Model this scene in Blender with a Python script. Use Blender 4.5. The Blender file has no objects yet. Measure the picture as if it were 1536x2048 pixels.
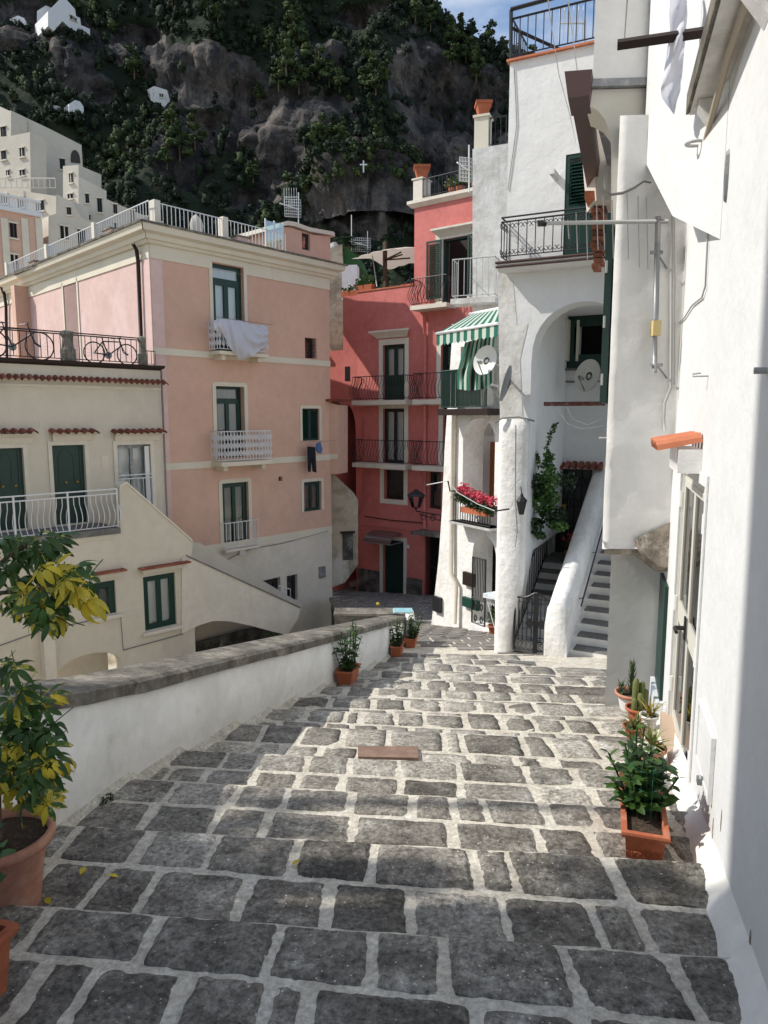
import bpy, math, random
from mathutils import Vector, Matrix, noise
from mathutils.geometry import tessellate_polygon
from mathutils.bvhtree import BVHTree
random.seed(7)
R = math.radians
scene = bpy.context.scene
col = scene.collection
# ---------------------------------------------------------------- camera
FPX, PITCH, EYE = 1420.0, R(7.7), 1.6
CP, SP = math.cos(PITCH), math.sin(PITCH)
cam = bpy.data.cameras.new('camera'); camo = bpy.data.objects.new('camera', cam)
col.objects.link(camo); scene.camera = camo
camo.location = (0, 0, EYE); camo.rotation_euler = (R(90) - PITCH, 0, 0)
cam.sensor_fit = 'VERTICAL'; cam.sensor_height = 24.0
cam.lens = 24.0 * FPX / 2048.0
cam.clip_start = 0.05; cam.clip_end = 3000
# ---------------------------------------------------------------- sun and sky
SUN_EL, SUN_A = R(44), R(2)          # from the left, a little behind the view
SDIR = Vector((-math.cos(SUN_EL) * math.cos(SUN_A), math.cos(SUN_EL) * math.sin(SUN_A), math.sin(SUN_EL)))
sun = bpy.data.lights.new('sun', 'SUN'); suno = bpy.data.objects.new('sun', sun); col.objects.link(suno)
sun.energy = 3.6; sun.angle = R(0.55); sun.color = (1.0, 0.955, 0.88)
suno.rotation_euler = SDIR.to_track_quat('Z', 'Y').to_euler(); suno.location = (-20, 5, 30)
world = bpy.data.worlds.new('World'); scene.world = world; world.use_nodes = True
wn = world.node_tree.nodes; wl = world.node_tree.links
for n in list(wn): wn.remove(n)
wo = wn.new('ShaderNodeOutputWorld'); bg = wn.new('ShaderNodeBackground'); sky = wn.new('ShaderNodeTexSky')
sky.sky_type = 'NISHITA'; sky.sun_disc = False; sky.sun_elevation = SUN_EL
sky.sun_rotation = math.atan2(SDIR.x, SDIR.y)
sky.air_density = 1.0; sky.dust_density = 0.6; sky.ozone_density = 1.0
bg.inputs['Strength'].default_value = 0.145
# thin cloud veils over the blue, all round the sky
tc = wn.new('ShaderNodeTexCoord'); mp = wn.new('ShaderNodeMapping'); mp.inputs['Scale'].default_value = (1.0, 1.0, 2.6)
cn = wn.new('ShaderNodeTexNoise'); cn.inputs['Scale'].default_value = 3.2; cn.inputs['Detail'].default_value = 7; cn.inputs['Roughness'].default_value = 0.6
cr = wn.new('ShaderNodeValToRGB'); cr.color_ramp.elements[0].position = 0.44; cr.color_ramp.elements[1].position = 0.72
mx = wn.new('ShaderNodeMixRGB'); mx.inputs['Color2'].default_value = (4.6, 4.9, 5.4, 1)
wl.new(tc.outputs['Generated'], mp.inputs['Vector']); wl.new(mp.outputs['Vector'], cn.inputs['Vector'])
wl.new(cn.outputs['Fac'], cr.inputs['Fac']); wl.new(cr.outputs['Color'], mx.inputs['Fac'])
wl.new(sky.outputs['Color'], mx.inputs['Color1']); wl.new(mx.outputs['Color'], bg.inputs['Color'])
wl.new(bg.outputs['Background'], wo.inputs['Surface'])
vs = scene.view_settings
vs.view_transform = 'Standard'; vs.look = 'None'; vs.gamma = 1.0; vs.use_curve_mapping = False; vs.exposure = 0.36
scene.cycles.max_bounces = 9; scene.cycles.diffuse_bounces = 6; scene.cycles.glossy_bounces = 2
scene.cycles.transparent_max_bounces = 12; scene.cycles.caustics_reflective = False; scene.cycles.caustics_refractive = False

# ---------------------------------------------------------------- survey helpers (a photo point to a real plane)
def ray(px, py):
    u = (px - 768) / FPX; v = (py - 1024) / FPX
    return Vector((u, CP - v * SP, -SP - v * CP))
CAM = Vector((0, 0, EYE))
def at(px, py, y):
    r = ray(px, py); return CAM + r * (y / r.y)
def proj(p):
    d = Vector(p) - CAM
    z = d.y * CP - d.z * SP
    up = d.y * SP + d.z * CP
    return 768 + FPX * d.x / z, 1024 - FPX * up / z
PR = [(-6, .9), (-3, .45), (0, 0), (3.2, -.52), (5.3, -.93), (8, -1.5), (12.2, -2.5), (15, -3.1), (19, -4.0), (24, -4.65), (27.5, -5.25), (40, -5.9)]
def G(y):
    for (a, b), (c, d) in zip(PR, PR[1:]):
        if y <= c: return b + (d - b) * (y - a) / (c - a)
    return PR[-1][1]
def gnd(px, py, f=None):
    f = f or (lambda x, y: G(y))
    r = ray(px, py); t = 1.0; last = t
    while t < 60:
        p = CAM + r * t
        if p.z <= f(p.x, p.y): break
        last = t; t += 0.05 if t < 12 else .1
    lo, hi = last, t
    for i in range(20):
        m = (lo + hi) / 2; p = CAM + r * m
        if p.z <= f(p.x, p.y): hi = m
        else: lo = m
    return CAM + r * hi

class Fr:
    """vertical plane: s along it, z up, n outwards (towards the viewer)"""
    def __init__(s, o, d):
        s.o = Vector((o[0], o[1], 0)); s.d = Vector((d[0], d[1], 0)).normalized()
        s.nn = Vector((s.d.y, -s.d.x, 0))
        if s.nn.dot(Vector((0, 0, 0)) - s.o) < 0: s.nn = -s.nn
    def w(f, s, z, n=0.0):
        p = f.o + f.d * s + f.nn * n; return Vector((p.x, p.y, z))
    def px(f, x, y, n=0.0):
        r = ray(x, y); o = f.o + f.nn * n
        t = (o - CAM).dot(f.nn) / r.dot(f.nn)
        p = CAM + r * t
        return (p - o).dot(f.d), p.z
    def rect(f, x0, y0, x1, y1, n=0.0):
        ym = (y0 + y1) / 2; xm = (x0 + x1) / 2
        a = f.px(x0, ym, n)[0]; b = f.px(x1, ym, n)[0]
        return min(a, b), max(a, b), f.px(xm, y1, n)[1], f.px(xm, y0, n)[1]
    def off(f, n):
        g = Fr((0, 0), (1, 0)); g.o = f.o + f.nn * n; g.d = f.d; g.nn = f.nn; return g
WF = Fr((0, 0), (1, 0)); WF.nn = Vector((0, -1, 0))

class MB:
    def __init__(s): s.v = []; s.f = []; s.m = []
    def add(s, vs, fs, mi=0):
        b = len(s.v); s.v += [tuple(p) for p in vs]
        s.f += [tuple(i + b for i in f) for f in fs]; s.m += [mi] * len(fs); return s
    def quad(s, a, b, c, d, mi=0): return s.add([a, b, c, d], [(0, 1, 2, 3)], mi)
    def box(s, fr, s0, s1, z0, z1, n0, n1, mi=0):
        P = [fr.w(a, b, c) for c in (n0, n1) for b in (z0, z1) for a in (s0, s1)]
        return s.add(P, [(0, 1, 3, 2), (4, 6, 7, 5), (0, 4, 5, 1), (2, 3, 7, 6), (0, 2, 6, 4), (1, 5, 7, 3)], mi)
    def prism(s, fr, pts, n0, n1, mi=0, holes=(), back=True):
        loops = [list(pts)] + [list(h) for h in holes]
        tri = tessellate_polygon([[Vector((a, b, 0)) for a, b in l] for l in loops])
        flat = [p for l in loops for p in l]; N = len(flat)
        V = [fr.w(a, b, n1) for a, b in flat] + [fr.w(a, b, n0) for a, b in flat]
        F = [tuple(t) for t in tri]
        if back: F += [tuple(i + N for i in reversed(t)) for t in tri]
        b = 0
        for l in loops:
            L = len(l)
            for i in range(L):
                j = (i + 1) % L; F.append((b + i, b + j, b + j + N, b + i + N))
            b += L
        return s.add(V, F, mi)
    def tube(s, pts, r, n=6, mi=0, r2=None):
        pts = [Vector(p) for p in pts]; L = len(pts); V = []
        for i, p in enumerate(pts):
            t = (pts[min(i + 1, L - 1)] - pts[max(i - 1, 0)]); t = t.normalized() if t.length > 1e-9 else Vector((0, 0, 1))
            a = Vector((0, 0, 1)) if abs(t.z) < .9 else Vector((1, 0, 0))
            u = t.cross(a).normalized(); w = t.cross(u)
            rr = r if r2 is None else r + (r2 - r) * i / (L - 1)
            V += [p + (u * math.cos(2 * math.pi * k / n) + w * math.sin(2 * math.pi * k / n)) * rr for k in range(n)]
        F = [(i * n + k, i * n + (k + 1) % n, (i + 1) * n + (k + 1) % n, (i + 1) * n + k) for i in range(L - 1) for k in range(n)]
        F += [tuple(range(n)), tuple(reversed(range((L - 1) * n, L * n)))]
        return s.add(V, F, mi)
    def lathe(s, c, prof, n=20, mi=0, close=False, sx=1, sy=1):
        c = Vector(c); V = []
        for r, z in prof: V += [c + Vector((r * sx * math.cos(2 * math.pi * k / n), r * sy * math.sin(2 * math.pi * k / n), z)) for k in range(n)]
        L = len(prof)
        F = [(i * n + k, i * n + (k + 1) % n, (i + 1) * n + (k + 1) % n, (i + 1) * n + k) for i in range(L - 1) for k in range(n)]
        if close: F += [tuple(reversed(range(n))), tuple(range((L - 1) * n, L * n))]
        return s.add(V, F, mi)
    def ball(s, c, r, sc=(1, 1, 1), mi=0, n=8):
        prof = [(max(1e-4, math.sin(math.pi * i / n)) * r, -math.cos(math.pi * i / n) * r * sc[2]) for i in range(n + 1)]
        return s.lathe(c, prof, n + 2, mi, False, sc[0], sc[1])
    def build(s, name, mats, parent=None, smooth=False, base=None, **pr):
        me = bpy.data.meshes.new(name)
        if parent is not None: o0 = Vector(parent['_w'])
        else:
            if base is None:
                xs = [p[0] for p in s.v]; ys = [p[1] for p in s.v]; zs = [p[2] for p in s.v]
                base = ((min(xs) + max(xs)) / 2, (min(ys) + max(ys)) / 2, min(zs))
            o0 = Vector(base)
        me.from_pydata([tuple(Vector(p) - o0) for p in s.v], [], s.f)
        if not isinstance(mats, (list, tuple)): mats = [mats]
        for m in mats: me.materials.append(m)
        if len(mats) > 1: me.polygons.foreach_set('material_index', s.m)
        if smooth: me.polygons.foreach_set('use_smooth', [True] * len(me.polygons))
        me.update(); me.validate()
        o = bpy.data.objects.new(name, me); col.objects.link(o)
        if parent is not None: o.parent = parent
        else: o.location = o0
        o['_w'] = tuple(o0)
        props(o, **pr); return o
ALL = []
def props(o, label=None, cat=None, group=None, kind=None):
    if label: o['label'] = label
    if cat: o['category'] = cat
    if group: o['group'] = group
    if kind: o['kind'] = kind
def thing(name, loc, label, cat, group=None, kind=None):
    o = bpy.data.objects.new(name, None); col.objects.link(o); o.location = loc; o['_w'] = tuple(loc)
    o.empty_display_size = .1
    props(o, label, cat, group, kind); return o
def inst(src, name, parent, M):
    """a copy of a mesh object (shared mesh) placed by world matrix M under parent"""
    o = src.copy() if not isinstance(src, bpy.types.Mesh) else bpy.data.objects.new(name, src)
    o.name = name; col.objects.link(o); o.parent = parent
    o.matrix_local = Matrix.Translation(-Vector(parent['_w'])) @ M if parent is not None else M
    o['_w'] = tuple(M.translation)
    return o
def mesh_of(mb, name, mats, smooth=False):
    me = bpy.data.meshes.new(name); me.from_pydata([tuple(p) for p in mb.v], [], mb.f)
    if not isinstance(mats, (list, tuple)): mats = [mats]
    for m in mats: me.materials.append(m)
    if len(mats) > 1: me.polygons.foreach_set('material_index', mb.m)
    if smooth: me.polygons.foreach_set('use_smooth', [True] * len(me.polygons))
    me.update(); return me

# ---------------------------------------------------------------- materials
def N(nt, t, **kw):
    n = nt.nodes.new(t)
    for k, v in kw.items():
        if k in n.inputs: n.inputs[k].default_value = v
        else: setattr(n, k, v)
    return n
def mat(name, c, rough=.85, c2=None, nsc=1.5, lo=.4, hi=.7, bsc=8., bst=.3, bd=.01, c3=None, dsc=.6, dlo=.55, dhi=.75, stretch=None,
        metal=0., spec=.3, rnd=0., detail=6, fine=None, trans=0., coat=0., coord='pos', fleck=None, bstretch=None, grain=None):
    m = bpy.data.materials.new(name); m.use_nodes = True; nt = m.node_tree; L = nt.links.new
    b = nt.nodes['Principled BSDF']
    b.inputs['Roughness'].default_value = rough; b.inputs['Metallic'].default_value = metal
    b.inputs['Specular IOR Level'].default_value = spec
    if coord == 'pos': ge = N(nt, 'ShaderNodeNewGeometry'); vec = ge.outputs['Position']
    else: ge = N(nt, 'ShaderNodeTexCoord'); vec = ge.outputs['Object']
    v2 = vec
    if stretch:
        mpn = N(nt, 'ShaderNodeMapping'); mpn.inputs['Scale'].default_value = stretch; L(vec, mpn.inputs['Vector']); v2 = mpn.outputs['Vector']
    cur = None
    def ramp(sc, a, z, v, det=6):
        t = N(nt, 'ShaderNodeTexNoise', Scale=sc, Detail=det, Roughness=.65); L(v, t.inputs['Vector'])
        r = N(nt, 'ShaderNodeMapRange'); r.inputs['From Min'].default_value = a; r.inputs['From Max'].default_value = z
        L(t.outputs['Fac'], r.inputs['Value']); return r.outputs['Result'], t
    base = N(nt, 'ShaderNodeRGB'); base.outputs[0].default_value = (*c, 1); cur = base.outputs[0]
    def mixin(cur, c2, fac):
        x = N(nt, 'ShaderNodeMixRGB'); L(fac, x.inputs['Fac']); L(cur, x.inputs['Color1'])
        x.inputs['Color2'].default_value = (*c2, 1); return x.outputs['Color']
    if c2 is not None: f, _ = ramp(nsc, lo, hi, vec, detail); cur = mixin(cur, c2, f)
    if c3 is not None: f, _ = ramp(dsc, dlo, dhi, v2, 8); cur = mixin(cur, c3, f)
    if fleck is not None:
        fc, fs, ft = fleck
        t = N(nt, 'ShaderNodeTexVoronoi', Scale=fs); L(vec, t.inputs['Vector'])
        t2 = N(nt, 'ShaderNodeTexNoise', Scale=fs * .12, Detail=3); L(vec, t2.inputs['Vector'])
        m1 = N(nt, 'ShaderNodeMath', operation='MULTIPLY'); L(t2.outputs['Fac'], m1.inputs[0]); m1.inputs[1].default_value = ft
        m2 = N(nt, 'ShaderNodeMath', operation='LESS_THAN'); L(t.outputs['Distance'], m2.inputs[0]); L(m1.outputs[0], m2.inputs[1])
        cur = mixin(cur, fc, m2.outputs[0])
    if grain:
        gt = N(nt, 'ShaderNodeTexNoise', Scale=grain[0], Detail=5, Roughness=.75); L(vec, gt.inputs['Vector'])
        gm = N(nt, 'ShaderNodeMapRange'); gm.inputs['From Min'].default_value = .3; gm.inputs['From Max'].default_value = .7
        gm.inputs['To Min'].default_value = 1 - grain[1]; gm.inputs['To Max'].default_value = 1 + grain[1]; L(gt.outputs['Fac'], gm.inputs['Value'])
        gh_ = N(nt, 'ShaderNodeHueSaturation'); L(cur, gh_.inputs['Color']); L(gm.outputs[0], gh_.inputs['Value']); cur = gh_.outputs['Color']
    if rnd:
        oi = N(nt, 'ShaderNodeObjectInfo'); mr = N(nt, 'ShaderNodeMapRange'); mr.inputs['To Min'].default_value = 1 - rnd; mr.inputs['To Max'].default_value = 1 + rnd
        L(oi.outputs['Random'], mr.inputs['Value']); hs = N(nt, 'ShaderNodeHueSaturation'); L(cur, hs.inputs['Color']); L(mr.outputs[0], hs.inputs['Value']); cur = hs.outputs['Color']
    L(cur, b.inputs['Base Color'])
    if bst > 0:
        vb = vec
        if bstretch: mb_ = N(nt, 'ShaderNodeMapping'); mb_.inputs['Scale'].default_value = bstretch; L(vec, mb_.inputs['Vector']); vb = mb_.outputs['Vector']
        t = N(nt, 'ShaderNodeTexNoise', Scale=bsc, Detail=8, Roughness=.62); L(vb, t.inputs['Vector'])
        bp = N(nt, 'ShaderNodeBump', Strength=bst, Distance=bd); L(t.outputs['Fac'], bp.inputs['Height'])
        last = bp
        if fine:
            t2 = N(nt, 'ShaderNodeTexNoise', Scale=fine[0], Detail=6, Roughness=.7); L(vb, t2.inputs['Vector'])
            b2 = N(nt, 'ShaderNodeBump', Strength=fine[1], Distance=fine[2]); L(t2.outputs['Fac'], b2.inputs['Height']); L(bp.outputs['Normal'], b2.inputs['Normal']); last = b2
        L(last.outputs['Normal'], b.inputs['Normal'])
    if trans:
        tr = N(nt, 'ShaderNodeBsdfTranslucent'); L(cur, tr.inputs['Color']); ms = N(nt, 'ShaderNodeMixShader'); ms.inputs[0].default_value = trans
        L(b.outputs[0], ms.inputs[1]); L(tr.outputs[0], ms.inputs[2]); L(ms.outputs[0], nt.nodes['Material Output'].inputs['Surface'])
    return m
def glass_mat(name, tint=(.95, .97, .97), opac=.02, rough=.03):
    m = bpy.data.materials.new(name); m.use_nodes = True; nt = m.node_tree; nt.nodes.clear(); L = nt.links.new
    o = N(nt, 'ShaderNodeOutputMaterial'); t = N(nt, 'ShaderNodeBsdfTransparent'); t.inputs['Color'].default_value = (*tint, 1)
    g = N(nt, 'ShaderNodeBsdfGlossy'); g.inputs['Roughness'].default_value = rough; f = N(nt, 'ShaderNodeFresnel'); f.inputs['IOR'].default_value = 1.42
    a = N(nt, 'ShaderNodeMath', operation='ADD'); a.inputs[1].default_value = opac; a.use_clamp = True; L(f.outputs[0], a.inputs[0])
    x = N(nt, 'ShaderNodeMixShader'); L(a.outputs[0], x.inputs[0]); L(t.outputs[0], x.inputs[1]); L(g.outputs[0], x.inputs[2]); L(x.outputs[0], o.inputs['Surface'])
    return m
M = {}
M['white'] = mat('white_plaster', (.80, .79, .77), .9, (.72, .715, .70), 1.3, .35, .75, 5., .55, .02, (.60, .585, .55), .7, .56, .8, stretch=(1, 1, .25), fine=(45, .25, .004), grain=(6, .05))
M['white_smooth'] = mat('white_render', (.71, .712, .705), .9, (.655, .66, .655), .8, .3, .8, 1.6, .6, .05, (.62, .61, .58), .35, .6, .85, stretch=(1, 1, .2), fine=(60, .15, .003), grain=(4, .04))
M['white_rough'] = mat('rough_limewash', (.80, .785, .755), .95, (.66, .64, .60), 2.2, .45, .7, 7., .8, .035, (.42, .40, .36), .9, .60, .78, stretch=(1, 1, .4), fine=(50, .35, .006), grain=(12, .10))
M['white_dirty'] = mat('weathered_limewash', (.66, .65, .62), .95, (.50, .48, .44), 3., .42, .68, 9., .7, .02, (.30, .28, .25), 1.4, .56, .74, stretch=(1, 1, .35), fine=(70, .3, .004), grain=(8, .12))
M['wall_white'] = mat('parapet_limewash', (.84, .82, .77), .95, (.70, .68, .62), 1.6, .4, .7, 4., .5, .02, (.52, .48, .41), 2.0, .62, .8, fine=(60, .25, .004), grain=(10, .06))
M['cream'] = mat('cream_render', (.64, .585, .48), .92, (.58, .53, .43), .9, .35, .75, 6., .25, .006, (.47, .43, .355), .6, .52, .78, stretch=(1, 1, .3), grain=(4, .05))
M['cream_trim'] = mat('cream_trim', (.70, .64, .51), .9, (.62, .57, .46), 1.2, .4, .75, 8., .2, .004, (.42, .37, .30), 1.3, .66, .8, stretch=(1, 1, .3))
M['greywhite'] = mat('grey_white_render', (.70, .64, .54), .92, (.61, .56, .47), 1.0, .35, .75, 6., .25, .006, (.42, .40, .36), .6, .58, .8, stretch=(1, 1, .3), grain=(5, .07))
M['pink'] = mat('pink_render', (.66, .43, .325), .92, (.59, .37, .275), .6, .35, .75, 6., .2, .006, (.52, .345, .29), .5, .5, .75, stretch=(1, 1, .5), grain=(3, .06))
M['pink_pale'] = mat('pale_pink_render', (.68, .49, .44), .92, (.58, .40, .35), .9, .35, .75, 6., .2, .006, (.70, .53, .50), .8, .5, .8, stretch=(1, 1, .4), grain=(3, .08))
M['red'] = mat('red_render', (.58, .185, .16), .9, (.48, .14, .12), .8, .4, .75, 6., .3, .008, (.56, .17, .14), 1.2, .55, .8, stretch=(1, 1, .5), grain=(4, .12))
M['old'] = mat('old_ochre_plaster', (.50, .43, .32), .95, (.30, .26, .19), 1.1, .45, .6, 6., .8, .03, (.62, .58, .50), .8, .5, .6, stretch=(1, 1, .5))
M['green'] = mat('dark_green_paint', (.004, .033, .024), .45, spec=.45, bst=.1, bsc=30, bd=.002)
M['black'] = mat('black_iron', (.012, .012, .014), .45, spec=.5, bst=.1, bsc=60, bd=.001)
M['brown'] = mat('brown_painted_metal', (.075, .042, .038), .5, spec=.4, bst=.1, bsc=20, bd=.002)
M['darkbrown'] = mat('dark_brown_trim', (.022, .012, .010), .55, bst=.1)
M['whitemetal'] = mat('white_painted_iron', (.68, .68, .68), .5, bst=0)
M['grey'] = mat('grey_metal', (.23, .24, .25), .45, (.36, .36, .36), 6, .5, .6, bst=.1, metal=.4)
M['galv'] = mat('pale_conduit', (.42, .42, .41), .6, bst=0)
M['plastic'] = mat('white_plastic', (.72, .72, .70), .5, bst=0)
M['dark'] = mat('dark_room', (.012, .012, .012), .95, bst=0)
M['room'] = mat('shaded_room', (.06, .055, .05), .95, bst=0)
M['glass'] = glass_mat('window_glass')
M['curtain'] = mat('white_curtain', (.78, .78, .75), .9, bst=0)
M['darkcurtain'] = mat('grey_curtain', (.20, .19, .185), .9, bst=0)
M['sheet'] = mat('white_bed_linen', (.72, .73, .80), .85, bst=.3, bsc=10, bd=.01, trans=.35)
M['denim'] = mat('black_cloth', (.015, .017, .022), .95, bst=.3)
M['blue'] = mat('blue_cloth', (.10, .20, .42), .9, bst=.3, trans=.2)
M['terra'] = mat('terracotta', (.44, .135, .065), .8, (.36, .105, .05), 5., .4, .7, 30, .3, .002, (.50, .26, .17), 4, .58, .75, grain=(30, .15))
M['terra_pale'] = mat('pink_terracotta', (.50, .24, .16), .8, (.44, .19, .12), 4., .4, .7, 30, .3, .002, (.56, .36, .27), 3, .5, .75, grain=(30, .15))
M['tile'] = mat('roof_tile', (.27, .085, .05), .85, (.17, .05, .035), 6., .4, .65, 25, .4, .004, (.40, .20, .13), 5, .56, .7, rnd=.25)
M['tile_or'] = mat('orange_roof_tile', (.52, .19, .10), .85, (.45, .15, .08), 6., .4, .65, 25, .4, .004, (.68, .58, .50), 9, .66, .68)
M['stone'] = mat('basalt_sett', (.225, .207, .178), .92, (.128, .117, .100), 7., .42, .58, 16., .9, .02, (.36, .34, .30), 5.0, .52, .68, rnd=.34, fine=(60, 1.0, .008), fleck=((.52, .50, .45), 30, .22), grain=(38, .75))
M['stone_worn_lit'] = mat('worn_sunlit_basalt_sett', (.35, .325, .282), .92, (.24, .222, .19), 7., .42, .58, 16., .9, .02, (.46, .44, .40), 5.0, .52, .68, rnd=.34, fine=(60, 1.0, .008), fleck=((.52, .50, .45), 30, .22), grain=(38, .75))  # lighter sett: part real wear, part sunlight put into the colour
M['stone_far'] = mat('basalt_paving', (.26, .245, .22), .9, (.13, .122, .11), 3., .38, .62, 10., .8, .02, (.21, .20, .19), 1.5, .5, .75, fine=(40, .6, .008), grain=(20, .35))
M['mortar'] = mat('cement_joint', (.60, .56, .475), .95, (.44, .40, .33), 7., .4, .66, 14., .7, .012, (.56, .54, .48), 3., .5, .72, fine=(90, .6, .004), grain=(38, .40))
M['coping'] = mat('lichen_grey_coping', (.20, .185, .155), .95, (.10, .09, .075), 4., .4, .62, 12., .9, .02, (.36, .33, .27), 2.6, .52, .68, fine=(60, .7, .006), grain=(25, .35))
M['rubble'] = mat('rubble_stone', (.15, .14, .12), .95, (.05, .048, .042), 3., .42, .58, 4., 1.0, .08, (.30, .28, .24), 2., .55, .65, fine=(30, .8, .03), grain=(6, .5))
M['slate'] = mat('grey_slate_tread', (.16, .155, .145), .85, (.11, .105, .10), 6., .4, .65, 12, .6, .01, (.24, .23, .215), 3, .5, .7, grain=(18, .25))
M['marble'] = mat('white_marble', (.66, .69, .72), .5, bst=.05, c3=(.22, .27, .34), dsc=3.2, dlo=.52, dhi=.57, stretch=(1, 1.4, .6))
M['wood'] = mat('weathered_wood', (.10, .075, .05), .85, (.06, .045, .03), 8, .4, .6, bst=.5, bsc=20)
M['warmwood'] = mat('varnished_wood', (.25, .085, .025), .6, bst=.2)
M['soil'] = mat('potting_soil', (.06, .04, .028), .98, (.12, .09, .06), 40, .5, .65, 60, 1., .02)
M['leaf'] = mat('glossy_leaf', (.065, .135, .028), .42, (.035, .085, .018), 14, .4, .6, bst=0, trans=.25, rnd=.3, coord='obj', spec=.4)
M['leaf_dark'] = mat('dark_leaf', (.016, .042, .012), .42, (.03, .07, .018), 9, .45, .65, bst=0, trans=.15, rnd=.3, spec=.4)
M['leaf_yel'] = mat('yellow_leaf', (.80, .62, .06), .5, (.62, .52, .07), 12, .45, .6, bst=0, trans=.35, rnd=.15, coord='obj')
M['leaf_mix'] = mat('variegated_leaf', (.07, .14, .025), .45, (.55, .50, .10), 34, .48, .56, bst=0, trans=.25, rnd=.2, coord='obj', spec=.4)
M['agave'] = mat('succulent_green', (.10, .15, .06), .6, (.06, .10, .04), 12, .4, .6, bst=0, rnd=.15)
M['aloe'] = mat('aloe_olive', (.16, .15, .035), .55, (.10, .13, .04), 8, .4, .6, bst=0)
M['bark'] = mat('bark', (.16, .12, .08), .9, (.08, .06, .04), 20, .4, .6, 30, .5, .01)
M['wood_far'] = mat('cliff_foliage', (.024, .038, .018), .9, (.012, .022, .013), .25, .4, .6, bst=0, c3=(.042, .056, .020), dsc=.06, dlo=.5, dhi=.66)
M['pine'] = mat('pine_foliage', (.070, .098, .030), .9, (.030, .050, .020), .5, .4, .6, bst=0)
M['flower'] = mat('red_petals', (.55, .03, .07), .7, (.60, .12, .16), 60, .4, .6, bst=0, trans=.2)
M['flower_or'] = mat('coral_petals', (.60, .13, .08), .7, bst=0, trans=.2)
M['flower_w'] = mat('white_petals', (.80, .78, .66), .7, bst=0, trans=.2)
M['canvas'] = mat('cream_canvas', (.66, .61, .52), .9, bst=.3, bsc=4, bd=.03, trans=.3)
M['awn_g'] = mat('green_awning_cloth', (.02, .13, .09), .8, bst=.1, trans=.15)
M['awn_w'] = mat('white_awning_cloth', (.50, .56, .48), .8, bst=.1, trans=.15)
M['yellowbox'] = mat('yellowed_plastic', (.60, .47, .22), .6, bst=0)
M['cable'] = mat('grey_cable', (.22, .21, .20), .7, bst=0)
M['paleframe'] = mat('cream_lacquered_frame', (.62, .60, .53), .5, bst=0)
M['dish'] = mat('dish_enamel', (.66, .66, .63), .45, bst=0)
M['dish_back'] = mat('dish_grey_back', (.22, .225, .24), .5, bst=0)
M['rock_cross'] = mat('white_cross_paint', (.7, .7, .7), .8, bst=0)
M['iron_cover'] = mat('dull_metal_cover', (.19, .19, .18), .6, (.14, .14, .13), 8, .4, .6, bst=.3, bsc=30, bd=.004)
M['brick'] = mat('old_red_brick', (.20, .07, .04), .9, (.32, .13, .08), 9, .4, .6, 14, .8, .02, rnd=.3)
M['hazeglass'] = mat('smoky_polycarbonate', (.14, .08, .07), .3, bst=0, spec=.5)
M['aqua'] = mat('pale_aqua_paint', (.22, .45, .50), .8, (.45, .5, .48), 9, .5, .6, bst=.3)
M['signgreen'] = mat('green_enamel_plate', (.01, .05, .035), .4, bst=0)
M['brass'] = mat('brass_plate', (.45, .28, .06), .4, bst=0, metal=.5)
M['dead_grass'] = mat('dry_grass', (.20, .17, .08), .95, (.10, .11, .04), 1.2, .4, .6, bst=0)
M['rough_stone'] = mat('rough_brown_stone', (.40, .35, .29), .95, (.22, .19, .155), 9., .4, .6, 22., 1., .03, (.60, .57, .50), 6, .55, .65)
# ================================================================ the stepped street
NOSP = [[(100, 1812), (768, 1871), (1400, 1908)], [(100, 1648), (768, 1692), (1400, 1724)], [(250, 1555), (768, 1590), (1300, 1616)],
        [(426, 1503), (768, 1520), (1226, 1540)], [(467, 1449), (768, 1457), (1257, 1485)], [(542, 1418), (768, 1425), (1251, 1446)],
        [(600, 1396), (826, 1399), (1211, 1413)], [(645, 1374), (898, 1378), (1195, 1393)], [(701, 1359), (900, 1363), (1185, 1376)],
        [(710, 1341), (900, 1345), (1092, 1355)], [(740, 1324), (900, 1328), (1085, 1334)], [(760, 1305), (900, 1308), (1060, 1312)]]
def quadfit(p):
    (x0, y0), (x1, y1), (x2, y2) = p
    def f(x):
        x = max(x0 - .8, min(x2 + .8, x))
        return (y0 * (x - x1) * (x - x2) / ((x0 - x1) * (x0 - x2)) + y1 * (x - x0) * (x - x2) / ((x1 - x0) * (x1 - x2)) + y2 * (x - x0) * (x - x1) / ((x2 - x0) * (x2 - x1)))
    return f
def linfit(p):
    n = len(p); mx_ = sum(a for a, b in p) / n; my = sum(b for a, b in p) / n
    k = sum((a - mx_) * (b - my) for a, b in p) / sum((a - mx_) ** 2 for a, b in p)
    return lambda x: my + k * (x - mx_)
NOS = [linfit([(p.x, p.y) for p in (gnd(*q) for q in l)]) for l in NOSP]
NOS = [lambda x: 0.9 - .05 * x, lambda x: 1.75 - .08 * x] + NOS
DROP = .085
def zs(x, y):
    prev = None
    for k, f in enumerate(NOS):
        yk = f(x)
        if y <= yk:
            if k == 0: return G(y)
            y0 = NOS[k - 1](x); z0 = G(y0) - DROP; z1 = G(yk)
            return z0 + (z1 - z0) * (y - y0) / max(.01, yk - y0)
    y0 = NOS[-1](x)
    t = min(1, (y - y0) / 1.2)
    return G(y) - DROP * (1 - t)
RWX = lambda y: .61 + .31 * y
def hit(px, py): return gnd(px, py, zs)
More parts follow.
